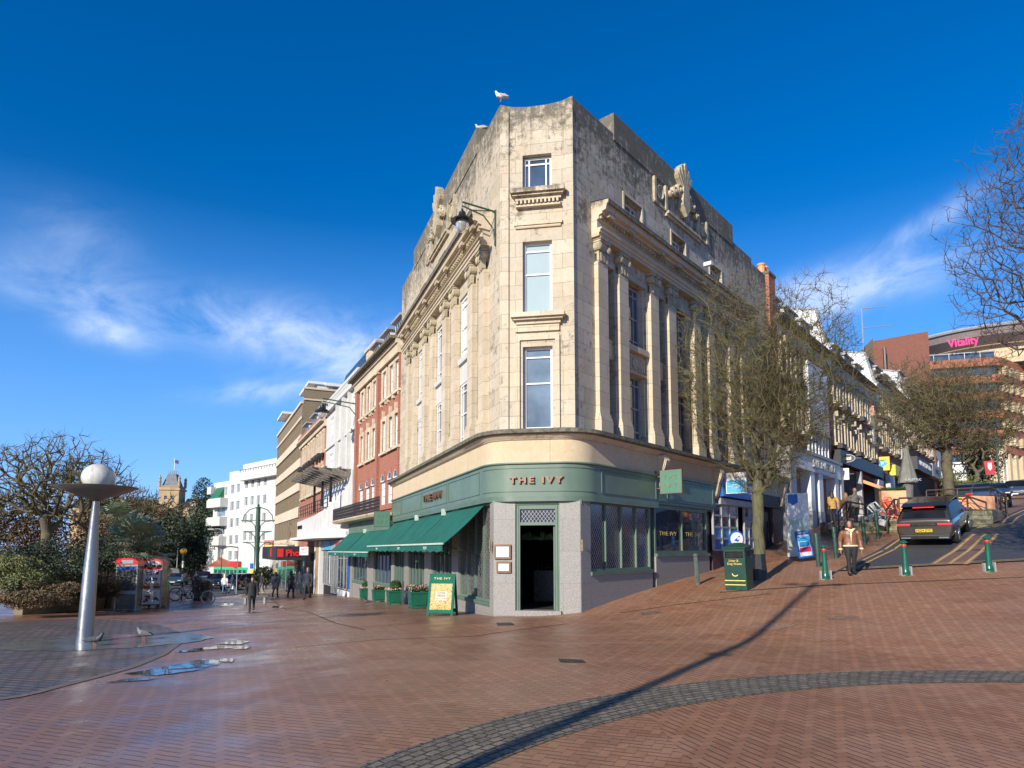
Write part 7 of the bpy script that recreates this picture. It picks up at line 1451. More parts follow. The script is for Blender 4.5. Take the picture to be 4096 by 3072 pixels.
# ================================================================ PEOPLE
def rings(m, rs, n=16, X=None):
    vs = [(cx+rx*math.cos(2*math.pi*k/n), cy+ry*math.sin(2*math.pi*k/n), z) for z, rx, ry, cx, cy in rs for k in range(n)]
    fs = [(i*n+k, i*n+(k+1) % n, (i+1)*n+(k+1) % n, (i+1)*n+k) for i in range(len(rs)-1) for k in range(n)]+[tuple(range(n))[::-1], tuple(range((len(rs)-1)*n, len(rs)*n))]
    return m.add(vs, fs)
cl = {}
def cloth(n, c, rough=.8): 
    if n not in cl: cl[n] = pm(n, c, rough, var=.28, scale=7, bump=.25, bscale=14)
    return cl[n]
def person(label, p, rz, H=1.7, top=('black_coat', (.015, .015, .017)), leg=('black_trousers', (.013, .013, .015)), hair=('dark_hair', (.02, .012, .008)), coat=.0, stride=.32, longhair=False, hood=None, vox=.018, build=1.0, scarf=None, shoe=(.015, .013, .012), bag=None, armswing=.25, trim=None, headturn=0):
    r = thing('person', label, 'person', p, rz); s = H/1.75; r.scale = (s,)*3; b = build
    st = stride; hipz = .93
    feet = [(-.09, -st*.55), (.09, st*.6)]; kn = [(-.095, -st*.42, .5), (.095, st*.12, .49)]; an = [(-.09, -st*.5, .09), (.09, st*.62, .14)]
    hands = [(-.235*b-.02, armswing*.6-.03, .80), (.235*b+.02, -armswing*.7-.03, .82)]; elb = [(-.245*b, armswing*.45+.03, 1.08), (.245*b, -armswing*.25+.05, 1.08)]; sh = [(-.15*b, 0, 1.405), (.15*b, 0, 1.405)]
    T = lambda g: [(.93+g, .0, 0)]
    # body: one surface from head to toe
    m = M(); ht = Matrix.Translation((0, 0, 0)) @ Matrix.Rotation(headturn, 4, 'Z')
    rings(m, [(.88, .15*b, .1, 0, 0), (1.0, .15*b, .105, 0, 0), (1.12, .13*b, .09, 0, 0), (1.3, .155*b, .11, 0, 0), (1.4, .15*b, .09, 0, 0), (1.46, .075, .065, 0, 0), (1.54, .052, .055, 0, -.005), (1.57, .05, .055, 0, -.01)])
    m.X = ht
    rings(m, [(1.52, .03, .03, 0, -.03), (1.54, .05, .065, 0, -.02), (1.58, .062, .08, 0, -.01), (1.64, .072, .09, 0, -.005), (1.69, .074, .092, 0, 0), (1.73, .062, .078, 0, .005), (1.755, .03, .04, 0, .01)])
    m.add([(-.012, -.085, 1.65), (.012, -.085, 1.65), (0, -.118, 1.618), (-.016, -.09, 1.612), (.016, -.09, 1.612)], [(0, 1, 2), (0, 2, 3), (1, 4, 2), (3, 2, 4), (0, 3, 4, 1)])
    for e in (-1, 1): m.ball((e*.076, .005, 1.64), (.012, .02, .032), 8, 6)
    m.X = None
    for i in (0, 1):
        m.tube([(kn[i][0], 0, hipz), kn[i], an[i]], [.075*b, .052, .035], 10); m.ball((feet[i][0], feet[i][1]-.06, .05+.04*i), (.042, .12, .045), 10, 6)
        m.tube([sh[i], elb[i], hands[i]], [.045, .036, .026], 8)
        hx, hy, hz = hands[i]; e = -1 if i == 0 else 1
        m.ball((hx, hy, hz-.045), (.022, .042, .05), 10, 6)
        for f in range(4): y = hy-.03+.02*f; ln = (.062, .072, .068, .052)[f]; m.tube([(hx, y, hz-.075), (hx-e*.006, y-.004, hz-.075-ln*.55), (hx-e*.02, y-.008, hz-.075-ln)], [.0095, .009, .007], 6)
        m.tube([(hx-e*.005, hy-.035, hz-.03), (hx-e*.012, hy-.058, hz-.055), (hx-e*.02, hy-.062, hz-.08)], [.011, .010, .008], 6)
    fuse(m, 'body', mt['skin'], r, vox)
    if coat == 0 or True:
        m = M(); jz = .86-coat
        rs = [(jz, (.185+.04*coat)*b, .135+.02*coat, 0, 0)]
        if coat > .15: rs += [(.9, .175*b, .13, 0, 0)]
        rs += [(1.02, .165*b, .125, 0, 0), (1.15, .165*b, .12, 0, 0), (1.3, .18*b, .13, 0, 0), (1.38, .17*b, .115, 0, 0), (1.44, .125*b, .095, 0, 0), (1.49, .085, .08, 0, 0), (1.53, .075, .075, 0, .0)]
        rings(m, rs)
        for i in (0, 1): m.tube([sh[i], (sh[i][0]*1.28, 0, 1.355), ((sh[i][0]*1.28+elb[i][0])/2*1.03, (sh[i][1]+elb[i][1])/2, 1.24), elb[i], (hands[i][0], hands[i][1], hands[i][2]+.0)], [.045*b, .068*b, .066*b, .058*b, .048], 10)
        if hood: m.X = ht; rings(m, [(1.5, .1, .1, 0, .03), (1.6, .1, .115, 0, .025), (1.7, .098, .115, 0, .02), (1.77, .06, .08, 0, .02)]); m.X = None
        fuse(m, 'jacket', cloth(*top), r, vox)
    m = M(); rings(m, [(.8, .14*b, .11, 0, 0), (.93, .165*b, .12, 0, 0), (1.02, .155*b, .115, 0, 0)])
    for i in (0, 1): m.tube([(kn[i][0]*.95, 0, .92), (kn[i][0], kn[i][1]*.5, .7), kn[i], (an[i][0], an[i][1], an[i][2]+.03)], [.1*b, .088*b, .066, .055], 10)
    fuse(m, 'trousers', cloth(*leg), r, vox)
    for i in (0, 1): m = M(); m.ball((feet[i][0], feet[i][1]-.055, .045+.045*i), (.05, .135, .045), 12, 8); m.tube([(an[i][0], an[i][1], .05+.04*i), (an[i][0], an[i][1], .16+.05*i)], [.055, .05], 10); m.build('shoe', cloth('shoe%d' % int(shoe[0]*100), shoe, .5), r, smooth=True)
    # face
    m = M(); m.X = ht
    for e in (-1, 1): m.ball((e*.028, -.083, 1.655), (.012, .006, .006), 8, 5)
    eo = m.build('eyes', mt['white'], r); m = M(); m.X = ht
    for e in (-1, 1): m.ball((e*.028, -.088, 1.655), (.006, .004, .006), 8, 5); m.box(e*.028-.018, e*.028+.018, -.093, -.086, 1.671, 1.677)
    m.build('pupils_and_brows', cloth('brow', (.02, .012, .01)), r); m = M(); m.X = ht; m.ball((0, -.084, 1.588), (.024, .008, .007), 8, 5); m.build('mouth', cloth('lip', (.38, .10, .08), .5), r)
    if not hood or longhair:
        m = M(); m.X = ht; rings(m, [(1.60, .078, .05, 0, .045), (1.66, .084, .085, 0, .02), (1.71, .084, .095, 0, .008), (1.75, .07, .085, 0, .005), (1.78, .03, .04, 0, .01)])
        if longhair: rings(m, [(1.3, .05, .03, 0, .12), (1.4, .1, .045, 0, .11), (1.5, .115, .06, 0, .075), (1.6, .098, .075, 0, .04), (1.7, .088, .09, 0, .015)]); [m.tube([(e*.07, -.045, 1.73), (e*.088, -.045, 1.6), (e*.1, -.06, 1.45), (e*.09, -.08, 1.36)], [.02, .028, .03, .015], 8) for e in (-1, 1)]
        fuse(m, 'hair', cloth(*hair, rough=.6), r, max(.012, vox*.8))
    if scarf: m = M(); rings(m, [(1.46, .09, .085, 0, -.01), (1.50, .085, .085, 0, -.012), (1.54, .07, .075, 0, -.012)]); m.build('scarf', cloth(*scarf), r, smooth=True)
    if trim:
        m = M(); rings(m, [(.84-coat, .192*b, .142, 0, 0), (.885-coat, .19*b, .14, 0, 0)])
        for i in (0, 1): m.tube([(hands[i][0], hands[i][1], hands[i][2]+.05), (hands[i][0], hands[i][1], hands[i][2]-.005)], [.06, .06], 12)
        m.prism([(-.012, 1.0), (.012, 1.0), (.03, 1.46), (-.03, 1.46)], -.142, -.12); [m.X.__class__ for _ in ()]
        m.tube([(-.14, -.05, 1.47), (-.07, -.12, 1.45), (-.02, -.135, 1.38)], .035, 8); m.tube([(.14, -.05, 1.47), (.07, -.12, 1.45), (.02, -.135, 1.38)], .035, 8)
        m.build('fleece_trim', cloth(*trim), r, smooth=True)
    if bag: 
        o = thing('shopping_bag', bag[0], 'bag', Vector(p)+Matrix.Rotation(rz, 3, 'Z') @ Vector((hands[1][0]*s, hands[1][1]*s, 0))); m = M(); z0 = hands[1][2]*s-.45; m.box(-.13, .13, -.05, .05, z0, z0+.3); m.tube([(-.08, 0, z0+.3), (0, 0, z0+.38), (.08, 0, z0+.3)], .008, 4); m.build('bag', bag[1], o, bevel=.03)
    return r
bl, nv = ('black_coat', (.015, .015, .017)), ('navy_jacket', (.02, .024, .04)); jn = ('blue_jeans', (.07, .14, .24)); dk = ('dark_trousers', (.02, .021, .026))
person('woman in brown leather flying jacket with cream fleece trim and red scarf walking downhill', onp(3408, 2301), R(-14), 1.70, ('brown_leather', (.20, .085, .045), .4), bl, longhair=True, vox=.010, scarf=('red_scarf', (.25, .01, .02)), trim=('cream_fleece', (.75, .6, .36)), build=1.18, stride=.2, armswing=.08, headturn=R(-30), coat=-.07)
ps = P(3333, 2110, 36); person('woman in mustard coat with long dark hair walking away past the white columns', (ps.x, ps.y, ground(ps.x, ps.y)), R(160), 1.66, ('mustard_coat', (.42, .24, .06)), bl, longhair=True, coat=.12, build=1.15)
ps = P(3388, 2100, 33.5); person('woman in patterned brown coat and boots on the terrace steps', (ps.x, ps.y, 2.95), R(170), 1.62, ('pattern_coat', (.14, .07, .04)), ('patterned_trousers', (.2, .12, .07)), ('blond_hair', (.22, .12, .05)), longhair=True, coat=.1)
ps = P(3425, 2100, 33.0); person('bald man in grey tweed jacket walking away on the terrace steps', (ps.x, ps.y, 2.95), R(175), 1.8, ('grey_tweed', (.17, .15, .13)), dk, ('grey_hair', (.3, .2, .15)), build=1.15)
person('small person in black padded coat and cap walking towards the camera', onp(1006, 2446), R(20), 1.58, bl, bl, coat=.1, build=1.1, stride=.4)
person('person in white jacket and blue jeans seen from behind beside a man with a bag', onp(897, 2378), R(190), 1.7, ('white_jacket', (.68, .66, .6)), jn, hood=True)
person('man in dark jacket and jeans carrying a white bag beside the white jacket', onp(928, 2374), R(140), 1.78, nv, jn, stride=.5, bag=('white carrier bag held by the man in jeans', mt['white']))
person('person in black jacket seen from behind at left of the standing group', onp(985, 2372), R(200), 1.68, bl, bl, hood=True); person('person in cream hooded jacket in the middle of the group', onp(1026, 2370), R(30), 1.66, ('cream_jacket', (.5, .43, .33)), dk, hood=True)
person('person in black jacket with grey trousers and white shoes at right of the group', onp(1046, 2376), R(-20), 1.74, bl, ('grey_trousers', (.07, .07, .08)), shoe=(.6, .6, .58)); person('person in dark burgundy jacket half hidden behind the grey hatted walker', onp(1064, 2350), R(40), 1.7, ('burgundy_jacket', (.05, .01, .012)), bl)
person('person in long navy hooded coat and grey hat walking away', onp(1100, 2390), R(170), 1.62, nv, dk, coat=.28, hood=True, build=1.25); person('person in long black hooded clothes with shoulder bag walking away', onp(1162, 2391), R(165), 1.66, bl, bl, coat=.3, hood=True, build=1.05)
person('tall man in dark jacket walking behind the black hooded walker', onp(1181, 2372), R(-5), 1.82, nv, dk, ('fair_hair', (.25, .16, .1))); person('balding man in navy jacket with white zip walking towards the camera', onp(1229, 2397), R(-8), 1.82, nv, dk, ('grey_brown_hair', (.2, .13, .09)), build=1.15)
ps = P(785, 2370, 40); person('person in black padded jacket seen from behind over the litter cabinet', (ps.x, ps.y, ground(ps.x, ps.y)), R(180), 1.75, bl, dk)
# ================================================================ BIRDS
def bird(name, label, p, rz, body, wing, s=1.0, legs=(.5, .12, .08)):
    r = thing(name, label, 'bird', p, rz); r.scale = (s,)*3
    m = M(); m.tube([(-.19, 0, .12), (-.1, 0, .15), (0, 0, .155), (.08, 0, .17), (.115, 0, .215), (.13, 0, .25), (.15, 0, .262), (.165, 0, .255)], [.012, .045, .068, .06, .04, .03, .032, .01], 12); fuse(m, 'body', body, r, .008)
    for e in (-1, 1): m = M(); m.prism([(-.23, .13), (-.1, .2), (.03, .2), (.05, .14), (-.08, .12)], e*.045, e*.066); m.build('wing', wing, r, bevel=.008); m = M(); m.tube([(.0, e*.025, .11), (.005, e*.025, .01), (.04, e*.025, .003)], .006, 5); m.build('leg', flat('bird_leg%d' % int(legs[0]*10), legs, .6), r)
    m = M(); m.tube([(.16, 0, .255), (.2, 0, .247)], [.008, .002], 6); m.build('beak', mt['iron'], r)
pg_, pw_ = pm('pigeon_grey', (.06, .062, .07), .6, var=.5, scale=12), pm('pigeon_wing', (.035, .037, .045), .6, var=.4, scale=20)
bird('pigeon', 'dark pigeon standing on the wet slab beside the lamp column', onp(378, 2588), R(5), pg_, pw_); bird('pigeon', 'pale grey pigeon on the wet setts right of the lamp slab', onp(575, 2562), R(175), pm('pale_pigeon', (.15, .15, .155), .6, var=.4, scale=12), pg_); bird('pigeon', 'small pigeon on the paving in front of the green planters', onp(1470, 2420), R(190), pg_, pw_)
gw, gg = pm('gull_white', (.8, .79, .76), .6, var=.05), pm('gull_grey', (.4, .41, .43), .6)
p = IL+(xC @ Vector((-.0, .12, 14.95))); bird('seagull', 'white seagull perched on the left corner of the parapet', p, R(190), gw, gg, 1.1); p = IL+(xL @ Vector((-2.5, .2, 15.44))); bird('seagull', 'speckled young seagull sitting on the raised parapet block', p, R(170), pm('gull_brown', (.45, .4, .34), .6, var=.4, scale=20), pm('gull_wing', (.3, .26, .22), .6), 1.2)
p = IL+(xR @ Vector((8.6, -.15, 12.55))); r = thing('security_camera', 'small white camera box on the stone wall above the cornice', 'camera', p, R(50.4)); M().box(-.08, .08, -.3, 0, -.05, .09).build('housing', mt['white'], r)
# ================================================================ TREES
def skeleton(base, fork, centre, radii, n, seed, step=.28, keep=lambda p: True, shellbias=.45, up=.0):
    """space-filling branches: each target twig end is joined to the nearest point of what has grown so far"""
    rnd = np.random.RandomState(seed); base, fork, centre, radii = map(lambda v: np.array(v, float), (base, fork, centre, radii))
    T = []
    while len(T) < n:
        v = rnd.normal(size=3); v /= np.linalg.norm(v); r = rnd.uniform(0, 1)**shellbias; r *= 1+.13*math.sin(v[0]*5+seed)+.1*math.sin(v[2]*7+v[1]*4+seed*2)
        p = centre+v*r*radii
        if keep(p): T.append(p)
    T = np.array(T); T = T[np.argsort(np.linalg.norm(T-fork, axis=1))]
    m = max(2, int(np.linalg.norm(fork-base)/.35)); nodes = []; par = []; plen = []
    for i in range(m+1): nodes.append(base+(fork-base)*i/m+rnd.normal(size=3)*[.02, .02, 0]); par.append(i-1); plen.append(0)
    cap = n*14+m+10; A = np.zeros((cap, 3)); Lp = np.zeros(cap); k = m+1; A[:k] = nodes; start = m
    for p in T:
        d = np.linalg.norm(A[start:k]-p, axis=1)+.32*Lp[start:k]; j = start+int(np.argmin(d)); q = A[j].copy(); v = p-q; L = np.linalg.norm(v); s = max(1, int(L/step)); prev = j
        for i in range(1, s+1):
            if k >= cap: break
            f = i/s; w = q+v*f+rnd.normal(size=3)*step*.11*(1 if i < s else .5)+np.array([0, 0, 1])*up*math.sin(math.pi*f)*L*.5
            A[k] = w; Lp[k] = Lp[prev]+L/s; par.append(prev); prev = k; k += 1
    return A[:k], par, m, rnd
def grow(name, label, base, fork, centre, radii, n, seed, barkm, twigm, trunk_r=.2, twig_r=.006, spur=3, spurlen=.22, keep=lambda p: True, group='bare winter trees', extra=None, up=.15, expo=.42, cat='tree', shellbias=.45, step=.28, curl=0):
    A, par, m, rnd = skeleton(base, fork, centre, radii, n, seed, step, keep, shellbias, up)
    K = len(A); cnt = np.ones(K)
    for i in range(K-1, 0, -1): cnt[par[i]] += cnt[i]
    rad = twig_r+(trunk_r-twig_r)*(cnt/cnt[0])**(expo+.08)
    r = thing(name, label, cat, tuple(base), group=group); b0 = Vector(base)
    T, Cw = M(), M(); thr = trunk_r*.22
    def seg(m_, a, b, ra, rb, n_):
        t = b-a; L = np.linalg.norm(t)
        if L < 1e-6: return
        t = t/L; u = np.cross(t, [0, 0, 1.]); 
        if np.linalg.norm(u) < .1: u = np.cross(t, [1., 0, 0])
        u /= np.linalg.norm(u); w = np.cross(t, u); vs = []
        for c, rr in ((a, ra), (b, rb)):
            for k in range(n_): an = 2*math.pi*k/n_; vs.append(tuple(c+u*rr*math.cos(an)+w*rr*math.sin(an)-np.array(b0)))
        base_i = len(m_.v); m_.v += vs; m_.f += [[base_i+k, base_i+(k+1) % n_, base_i+n_+(k+1) % n_, base_i+n_+k] for k in range(n_)]; m_.mi += [0]*n_
    T.tube([tuple(A[i]-np.array(b0)) for i in range(m+1)], [float(rad[i])*(1.25 if i == 0 else 1.08 if i == 1 else 1) for i in range(m+1)], 14)
    for i in range(m+1, K):
        p = par[i]; thick = rad[i] > thr or i <= m
        seg(T if thick else Cw, A[p], A[i], rad[p] if (cnt[p] < cnt[i]*3 or p <= m) else rad[i]*1.15, rad[i], 10 if i <= m else 7 if thick else 4 if rad[i] > twig_r*2.2 else 3)
        if rad[i] < twig_r*4.5:
            for s_ in range(rnd.poisson(spur)):
                v = rnd.normal(size=3); d = A[i]-A[p]; d /= max(1e-6, np.linalg.norm(d)); v = v/np.linalg.norm(v)+d*.8; v[2] += .25-curl; v /= np.linalg.norm(v); L = spurlen*rnd.uniform(.4, 1.3)
                mid = A[i]+v*L*.55; e = mid+(v+rnd.normal(size=3)*.45)*L*.5; seg(Cw, A[i], mid, twig_r*.8, twig_r*.6, 3); seg(Cw, mid, e, twig_r*.6, twig_r*.3, 3)
    if extra: extra(T, Cw, b0)
    T.build('trunk', barkm, r, smooth=True); Cw.build('crown', twigm, r)
    return r
def barkmat(name, c1, c2, moss, mamt):
    k = N(name); f = k.noise(9, 9, sc=(3, 3, .5), rough=.75); c = k.mix(k.ramp(f, .35, .65, 0), c1, c2); c = k.mix(k.ramp(k.noise(2.2, 6), .62-mamt*.4, .7, 0, .85), c, moss); k.set(col=c, rough=.9, spec=.2); k.bump(f, .9, .03); return k.m
bark1 = barkmat('mossy_bark', (.05, .05, .025), (.17, .16, .10), (.13, .13, .035), .2); twig1 = barkmat('lichen_twigs', (.10, .078, .045), (.135, .11, .055), (.13, .145, .045), .4)
bark2 = barkmat('grey_bark', (.06, .05, .04), (.16, .13, .09), (.14, .14, .05), .3); twig2 = barkmat('brown_twigs', (.10, .08, .045), (.155, .125, .07), (.13, .14, .05), .3)
g = G(3040, 2322); by = g.y+.25; b = (g.x+.1, by, ground(g.x, by)-.05); f = P(3028, 1975, by); c = P(3065, 1590, by+.3)
def kp(p):
    t = (p[2]-f.z)/7; return p[2] > f.z+.15 and abs(p[0]-c.x) < .25+3.4*min(1, max(0, t)*1.7)
grow('pavement_tree', 'bare twiggy tree with mossy green trunk in front of the pilastered wall', b, tuple(f), (c.x+.05, c.y, c.z-.1), (3.0, 2.3, 4.15), 4800, 11, bark1, twig1, .175, .0065, 3.9, .32, kp, expo=.56, curl=.1, step=.3, up=.1, shellbias=.5)
rt = bpy.data.objects.get('pavement_tree'); q = M(); lz = Vector(b); q.tube([(0, 0, 0), (-.02, 0, .45), (-.03, 0, .85)], [.25, .22, .2], 14); q.build('trunk_guard', mt['black'], rt)
g2 = P(3797, 2000, 36); b2 = (g2.x, 36, 3.5); f2 = P(3785, 1800, 36); c2_ = P(3790, 1640, 36)
grow('terrace_tree', 'wide bare tree growing from the terrace in front of the brick block', b2, tuple(f2), tuple(c2_), (3.9, 3.0, 2.9), 6500, 5, bark2, twig2, .26, .0085, 4.0, .3, lambda p: p[2] > f2.z+.1, expo=.56, shellbias=.5)
ce = P(4330, 980, 15); fe = P(4300, 1500, 15.3); be = (fe.x+.4, 15.3, ground(fe.x+.4, 15.3)-.05)
grow('edge_tree', 'bare tree reaching in from the right edge of the picture', be, tuple(fe), tuple(ce), (3.3, 2.3, 3.9), 3600, 21, bark2, pm('dark_twigs', (.07, .05, .04), .9, var=.3, scale=6), .24, .0045, 3.0, .2, lambda p: True, expo=.56, shellbias=.42)
# left: large bare tree, scrub, evergreens
def lt(label, px, pyb, pyf, pyt, Y, rx, n, seed, pxo=0, name='bare_tree', tw=.012, ry=None):
    bb = P(px, pyb, Y); z = ground(bb.x, bb.y); ff = P(px+pxo*.4, pyf, Y); tp = P(px+pxo, pyt, Y); zc = (tp.z+ff.z)/2+.2
    grow(name, label, (bb.x, bb.y, z-.1), tuple(ff), (tp.x, Y, zc), (rx, ry or rx*.7, (tp.z-zc)), n, seed, bark2, twig2, .22, tw, 2.2, .4, lambda p: p[2] > ff.z-.4, step=.4, shellbias=.5)
lt('large spreading bare tree at the far left above the shrubs', 190, 2400, 2130, 1735, 31, 3.3, 900, 31, -10)
lt('thin bare tree right of the lamp column against the sky', 330, 2380, 2120, 1790, 40, 2.8, 420, 33, 50, tw=.013); lt('lower bare tree behind the palm', 500, 2350, 2110, 1940, 52, 4.0, 500, 34, 40, tw=.017); lt('bare bushy tree at the left edge of the picture', -60, 2400, 2230, 1940, 32, 2.6, 600, 35, 0)
def clump(name, label, c, rad, n, size, mat, seed, trunk=None, kind=None, cat='shrub', group=None, lobes=9, asp=1.0, blade=False):
    """foliage mass of many small leaf faces over uneven lobes"""
    rnd = np.random.RandomState(seed); c = np.array(c); rad = np.array(rad); r = thing(name, label, cat, (c[0], c[1], ground(c[0], c[1]) if trunk is None else trunk[2]), group=group); b0 = np.array(r.location)
    L = [(c+rnd.uniform(-1, 1, 3)*rad*[.62, .62, .66], rad*rnd.uniform(.32, .6)) for _ in range(lobes)]; per = n//lobes; V = []; F_ = []
    for lc_, lr in L:
        v = rnd.normal(size=(per, 3)); v /= np.linalg.norm(v, axis=1)[:, None]; rr = rnd.uniform(.55, 1.08, per)**.6; p = lc_+v*rr[:, None]*lr
        for q_, nn in zip(p, v):
            a = nn+rnd.normal(size=3)*.8; a /= np.linalg.norm(a); u = np.cross(a, rnd.normal(size=3)); u /= np.linalg.norm(u); w = np.cross(a, u); s = size*rnd.uniform(.5, 1.3)
            if blade: u = np.array([v_*1.0 for v_ in (nn+[0, 0, .9])]); u /= np.linalg.norm(u); w = np.cross(u, a); w /= max(1e-6, np.linalg.norm(w)); e = [q_-b0-w*s*.06, q_-b0+w*s*.06, q_-b0+u*s*1.6]; k0 = len(V); V += [tuple(x) for x in e]; F_.append((k0, k0+1, k0+2)); continue
            k0 = len(V); V += [tuple(q_-b0+u*s*i+w*s*j*asp) for i, j in ((-.5, 0), (0, -.4), (.5, 0), (0, .4))]; F_.append((k0, k0+1, k0+2, k0+3))
    M().add(V, F_).build('foliage' if cat != 'tree' else 'crown', mat, r)
    if trunk is not None:
        q = M(); q.tube([(trunk[0]-b0[0], trunk[1]-b0[1], -.2), (trunk[0]-b0[0], trunk[1]-b0[1], (c[2]-b0[2])*.6)], [rad[0]*.09, rad[0]*.05], 8)
        for i in range(5): lc_ = L[i][0]-b0; q.tube([(trunk[0]-b0[0], trunk[1]-b0[1], (c[2]-b0[2])*.45), tuple(lc_)], [rad[0]*.04, rad[0]*.012], 5)
        q.build('trunk', bark2, r)
    return r
eg = pm('evergreen_dark', (.022, .040, .016), .7, var=.7, scale=.5); eg2 = pm('evergreen_olive', (.055, .065, .025), .7, var=.6, scale=.6); brn = pm('brown_leaves', (.115, .065, .03), .8, var=.6, scale=1.2); rus = pm('rusty_grass', (.115, .078, .035), .8, var=.5, scale=2); yg = pm('yellow_green_leaves', (.12, .13, .04), .7, var=.5, scale=1.5)
def cl_(name, label, px, py, Y, rx, rz, n, size, mat, seed, tree=True, **k):
    c = P(px, py, Y); z = ground(c.x, c.y); clump(name, label, tuple(c), (rx, rx*.8, rz), n, size, mat, seed, (c.x, c.y, z) if tree else None, cat='tree' if tree else 'shrub', group=('evergreen trees along the left' if tree else 'shrubs in the planted bed'), **k)
cl_('evergreen_tree', 'tall dark evergreen tree in front of the white apartment block, upper crown', 862, 2060, 108, 4.2, 6.4, 18000, .27, eg, 1, lobes=16); cl_('evergreen_tree', 'dark evergreen tree left of the tallest evergreen, nearer the hotel', 800, 2150, 104, 4.6, 5.2, 16000, .27, eg, 2, lobes=14); cl_('evergreen_tree', 'dark evergreen crown beneath the tallest evergreen by the white block', 845, 2180, 100, 4.4, 4.2, 14000, .27, eg, 3, lobes=12)
cl_('evergreen_tree', 'olive green tree just below the hotel tower', 660, 2120, 120, 5.5, 3.8, 14000, .27, eg2, 4, lobes=12); cl_('evergreen_tree', 'dark round tree behind the belisha beacon', 690, 2215, 105, 5, 4.2, 13000, .27, eg, 5, lobes=12); cl_('evergreen_tree', 'broad olive tree left of the hotel tower', 570, 2125, 95, 6, 3.9, 14000, .27, eg2, 6, lobes=12); cl_('evergreen_tree', 'brownish tree behind the palm, below the hotel wing', 480, 2090, 70, 5.5, 4.2, 6000, .3, brn, 7, lobes=12)
cl_('evergreen_tree', 'dark green tree low behind the phone boxes', 560, 2190, 62, 4.5, 3.2, 6000, .3, eg, 8, lobes=10)
cl_('leafy_bush', 'tall brown leaved bush below the spreading bare tree', 130, 2130, 33, 2.5, 2.1, 9000, .1, brn, 10, False, lobes=14); cl_('leafy_bush', 'brown leaved bush behind the lamp column', 280, 2150, 36, 2.0, 2.3, 8000, .1, brn, 11, False, lobes=12); cl_('leafy_bush', 'dark green ivy bush at the left edge of the bed', 60, 2290, 26.5, 1.5, .9, 8000, .09, yg, 12, False, lobes=10)
cl_('leafy_bush', 'shadowy dark bush between lamp column and edge of picture', 200, 2270, 29.5, 1.9, 1.3, 8000, .09, eg, 13, False, lobes=12); cl_('leafy_bush', 'rusty ground shrub spilling over the kerb at far left', 80, 2400, 25, 1.7, .42, 9000, .07, rus, 14, False, lobes=12); cl_('leafy_bush', 'rust brown shrub left of the lamp column base', 210, 2370, 26.2, 1.2, .5, 7000, .07, rus, 15, False, lobes=9)
cl_('ornamental_grass', 'clump of rusty ornamental grass behind the low wall by the phone box', 290, 2350, 30, .9, .5, 5000, .34, rus, 16, False, lobes=6, blade=True); cl_('ornamental_grass', 'second clump of rusty grass just left of the phone box', 385, 2352, 30.5, .7, .42, 4000, .32, rus, 17, False, lobes=5, blade=True); cl_('leafy_bush', 'dark bush behind the ornamental grass', 380, 2270, 32, 1.8, 1.2, 7000, .09, eg, 18, False, lobes=10)
cl_('shrub', 'yellow green shrub on the pavement beside the tall green lamp column', 1062, 2300, 62, 1.3, .9, 3000, .14, yg, 19, False, lobes=6)
cl_('hill_hedge', 'dark ivy covered trees beyond the terrace up the hill', 3900, 1880, 75, 3.2, 4.2, 9000, .22, eg2, 20, False, lobes=14); cl_('hill_hedge', 'lighter green shrubbery behind the blue grey car up the hill', 3890, 1955, 68, 4, 1.4, 8000, .18, yg, 22, False, lobes=12); cl_('hill_hedge', 'clipped hedge in front of the curved office building', 4070, 1950, 90, 3.2, 1.2, 6000, .2, eg2, 23, False, lobes=10)
lt('bare tree beside the ivy covered trees up the hill', 3905, 1990, 1890, 1640, 72, 5, 420, 44, 10, tw=.02)
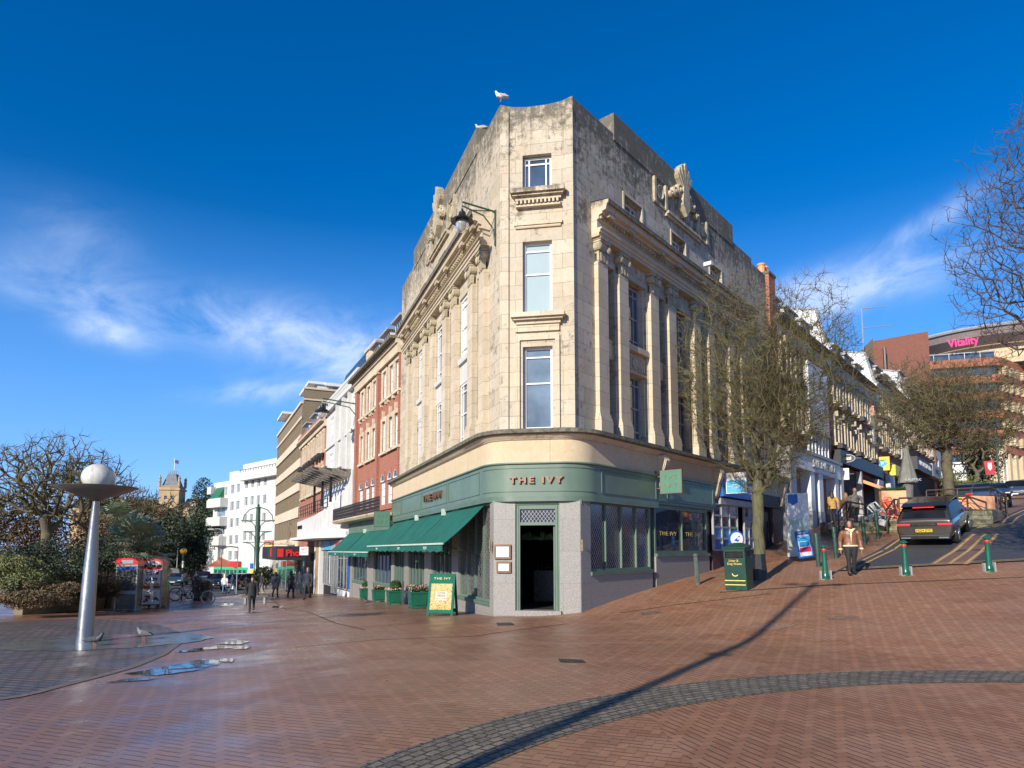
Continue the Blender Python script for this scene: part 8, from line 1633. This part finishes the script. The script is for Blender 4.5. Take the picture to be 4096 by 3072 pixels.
# fan palm
def palm(label, px, py, Y, s, n, seed):
    rnd = random.Random(seed); c = P(px, py, Y); z = ground(c.x, c.y); r = thing('fan_palm', label, 'palm', (c.x, c.y, z), group='palms behind the phone boxes'); h = c.z-z
    q = M(); q.tube([(0, 0, 0), (.05, 0, h*.5), (0, 0, h)], [.16, .13, .12], 10); q.build('trunk', bark2, r); q = M()
    for i in range(n):
        az, el = rnd.uniform(0, 6.283), math.radians(rnd.choice((-45, -25, -5, 10, 30, 50, 70))+rnd.uniform(-12, 12)); d = Vector((math.cos(az)*math.cos(el), math.sin(az)*math.cos(el), math.sin(el))); st = Vector((0, 0, h)); e = st+d*s*rnd.uniform(.6, .9)
        q.k = 0; q.tube([st, st+(e-st)*.5+Vector((0, 0, .03)), e], [.018, .014, .01], 4)
        u = d.cross(Vector((0, 0, 1))); u = u.normalized() if u.length > .05 else Vector((1, 0, 0)); w = u.cross(d)
        for k in range(15):
            a = math.radians(-95+190*k/14); t = d*math.cos(a)+u*math.sin(a); L = s*.62*(.75+.25*math.cos(a)); m1 = e+t*L*.6+w*.03; tip = e+t*L+Vector((0, 0, -L*.16)); pr = t.cross(w).normalized()*.032*s
            q.k = 1 if el > -.3 else 2; q.quad(e, m1-pr, tip, m1+pr)
    q.build('fronds', [pm('frond_stalk', (.22, .19, .08), .6), pm('frond_green', (.22, .27, .16), .45, var=.4, scale=3), pm('frond_dry', (.30, .27, .17), .7, var=.4, scale=4)], r)
palm('large fan palm rising directly behind the two phone boxes', 535, 2185, 34.5, 1.45, 46, 1); palm('fan palm behind and above the first one, to its left', 455, 2100, 38, 1.25, 34, 2); palm('low fan palm just left of the phone box', 440, 2270, 34, .9, 26, 3); palm('fan palm leaning out right of the phone boxes', 600, 2225, 35.5, 1.1, 30, 4)
# small carved stone pillar, flags and banner up the hill
r = thing('lamp_banner', 'tall pole with red and white football club banner up the hill', 'banner', (P(4000, 1990, 66).x, 66, ground(P(4000, 1990, 66).x, 66))); hb = P(4000, 1790, 66).z-r.location.z
M().tube([(0, 0, 0), (0, 0, hb+1.5)], .09, 8).build('pole', mt['lampgreen'], r); q = M(); z1, z0 = P(3960, 1845, 66).z-r.location.z, P(3960, 1900, 66).z-r.location.z; q.add([(-1.35, 0, z1), (-.35, .02, z1+.1), (-.3, 0, z0+.1), (-1.2, .05, z0)], [(0, 1, 2, 3)]); q.build('banner_cloth', pm('banner_red', (.5, .05, .06), .7, var=.4, scale=2), r); q = M(); q.prism([(-1.0, z1-.15), (-.6, z1-.15), (-.6, z1-.7), (-.8, z1-.95), (-1.0, z1-.7)], -.03, -.02); q.build('crest', mt['white'], r)
for i, (px, lb) in enumerate(((4018, 'white flagpole in front of the curved office building, left of two'), (4033, 'white flagpole in front of the curved office building, right of two'))):
    p = P(px, 1950, 85); z = ground(p.x, p.y); t = thing('flagpole', lb, 'flagpole', (p.x, p.y, z), group='white flagpoles'); M().tube([(0, 0, 0), (0, 0, P(px, 1835+6*i, 85).z-z)], [.12, .07], 6).build('pole', mt['white'], t)
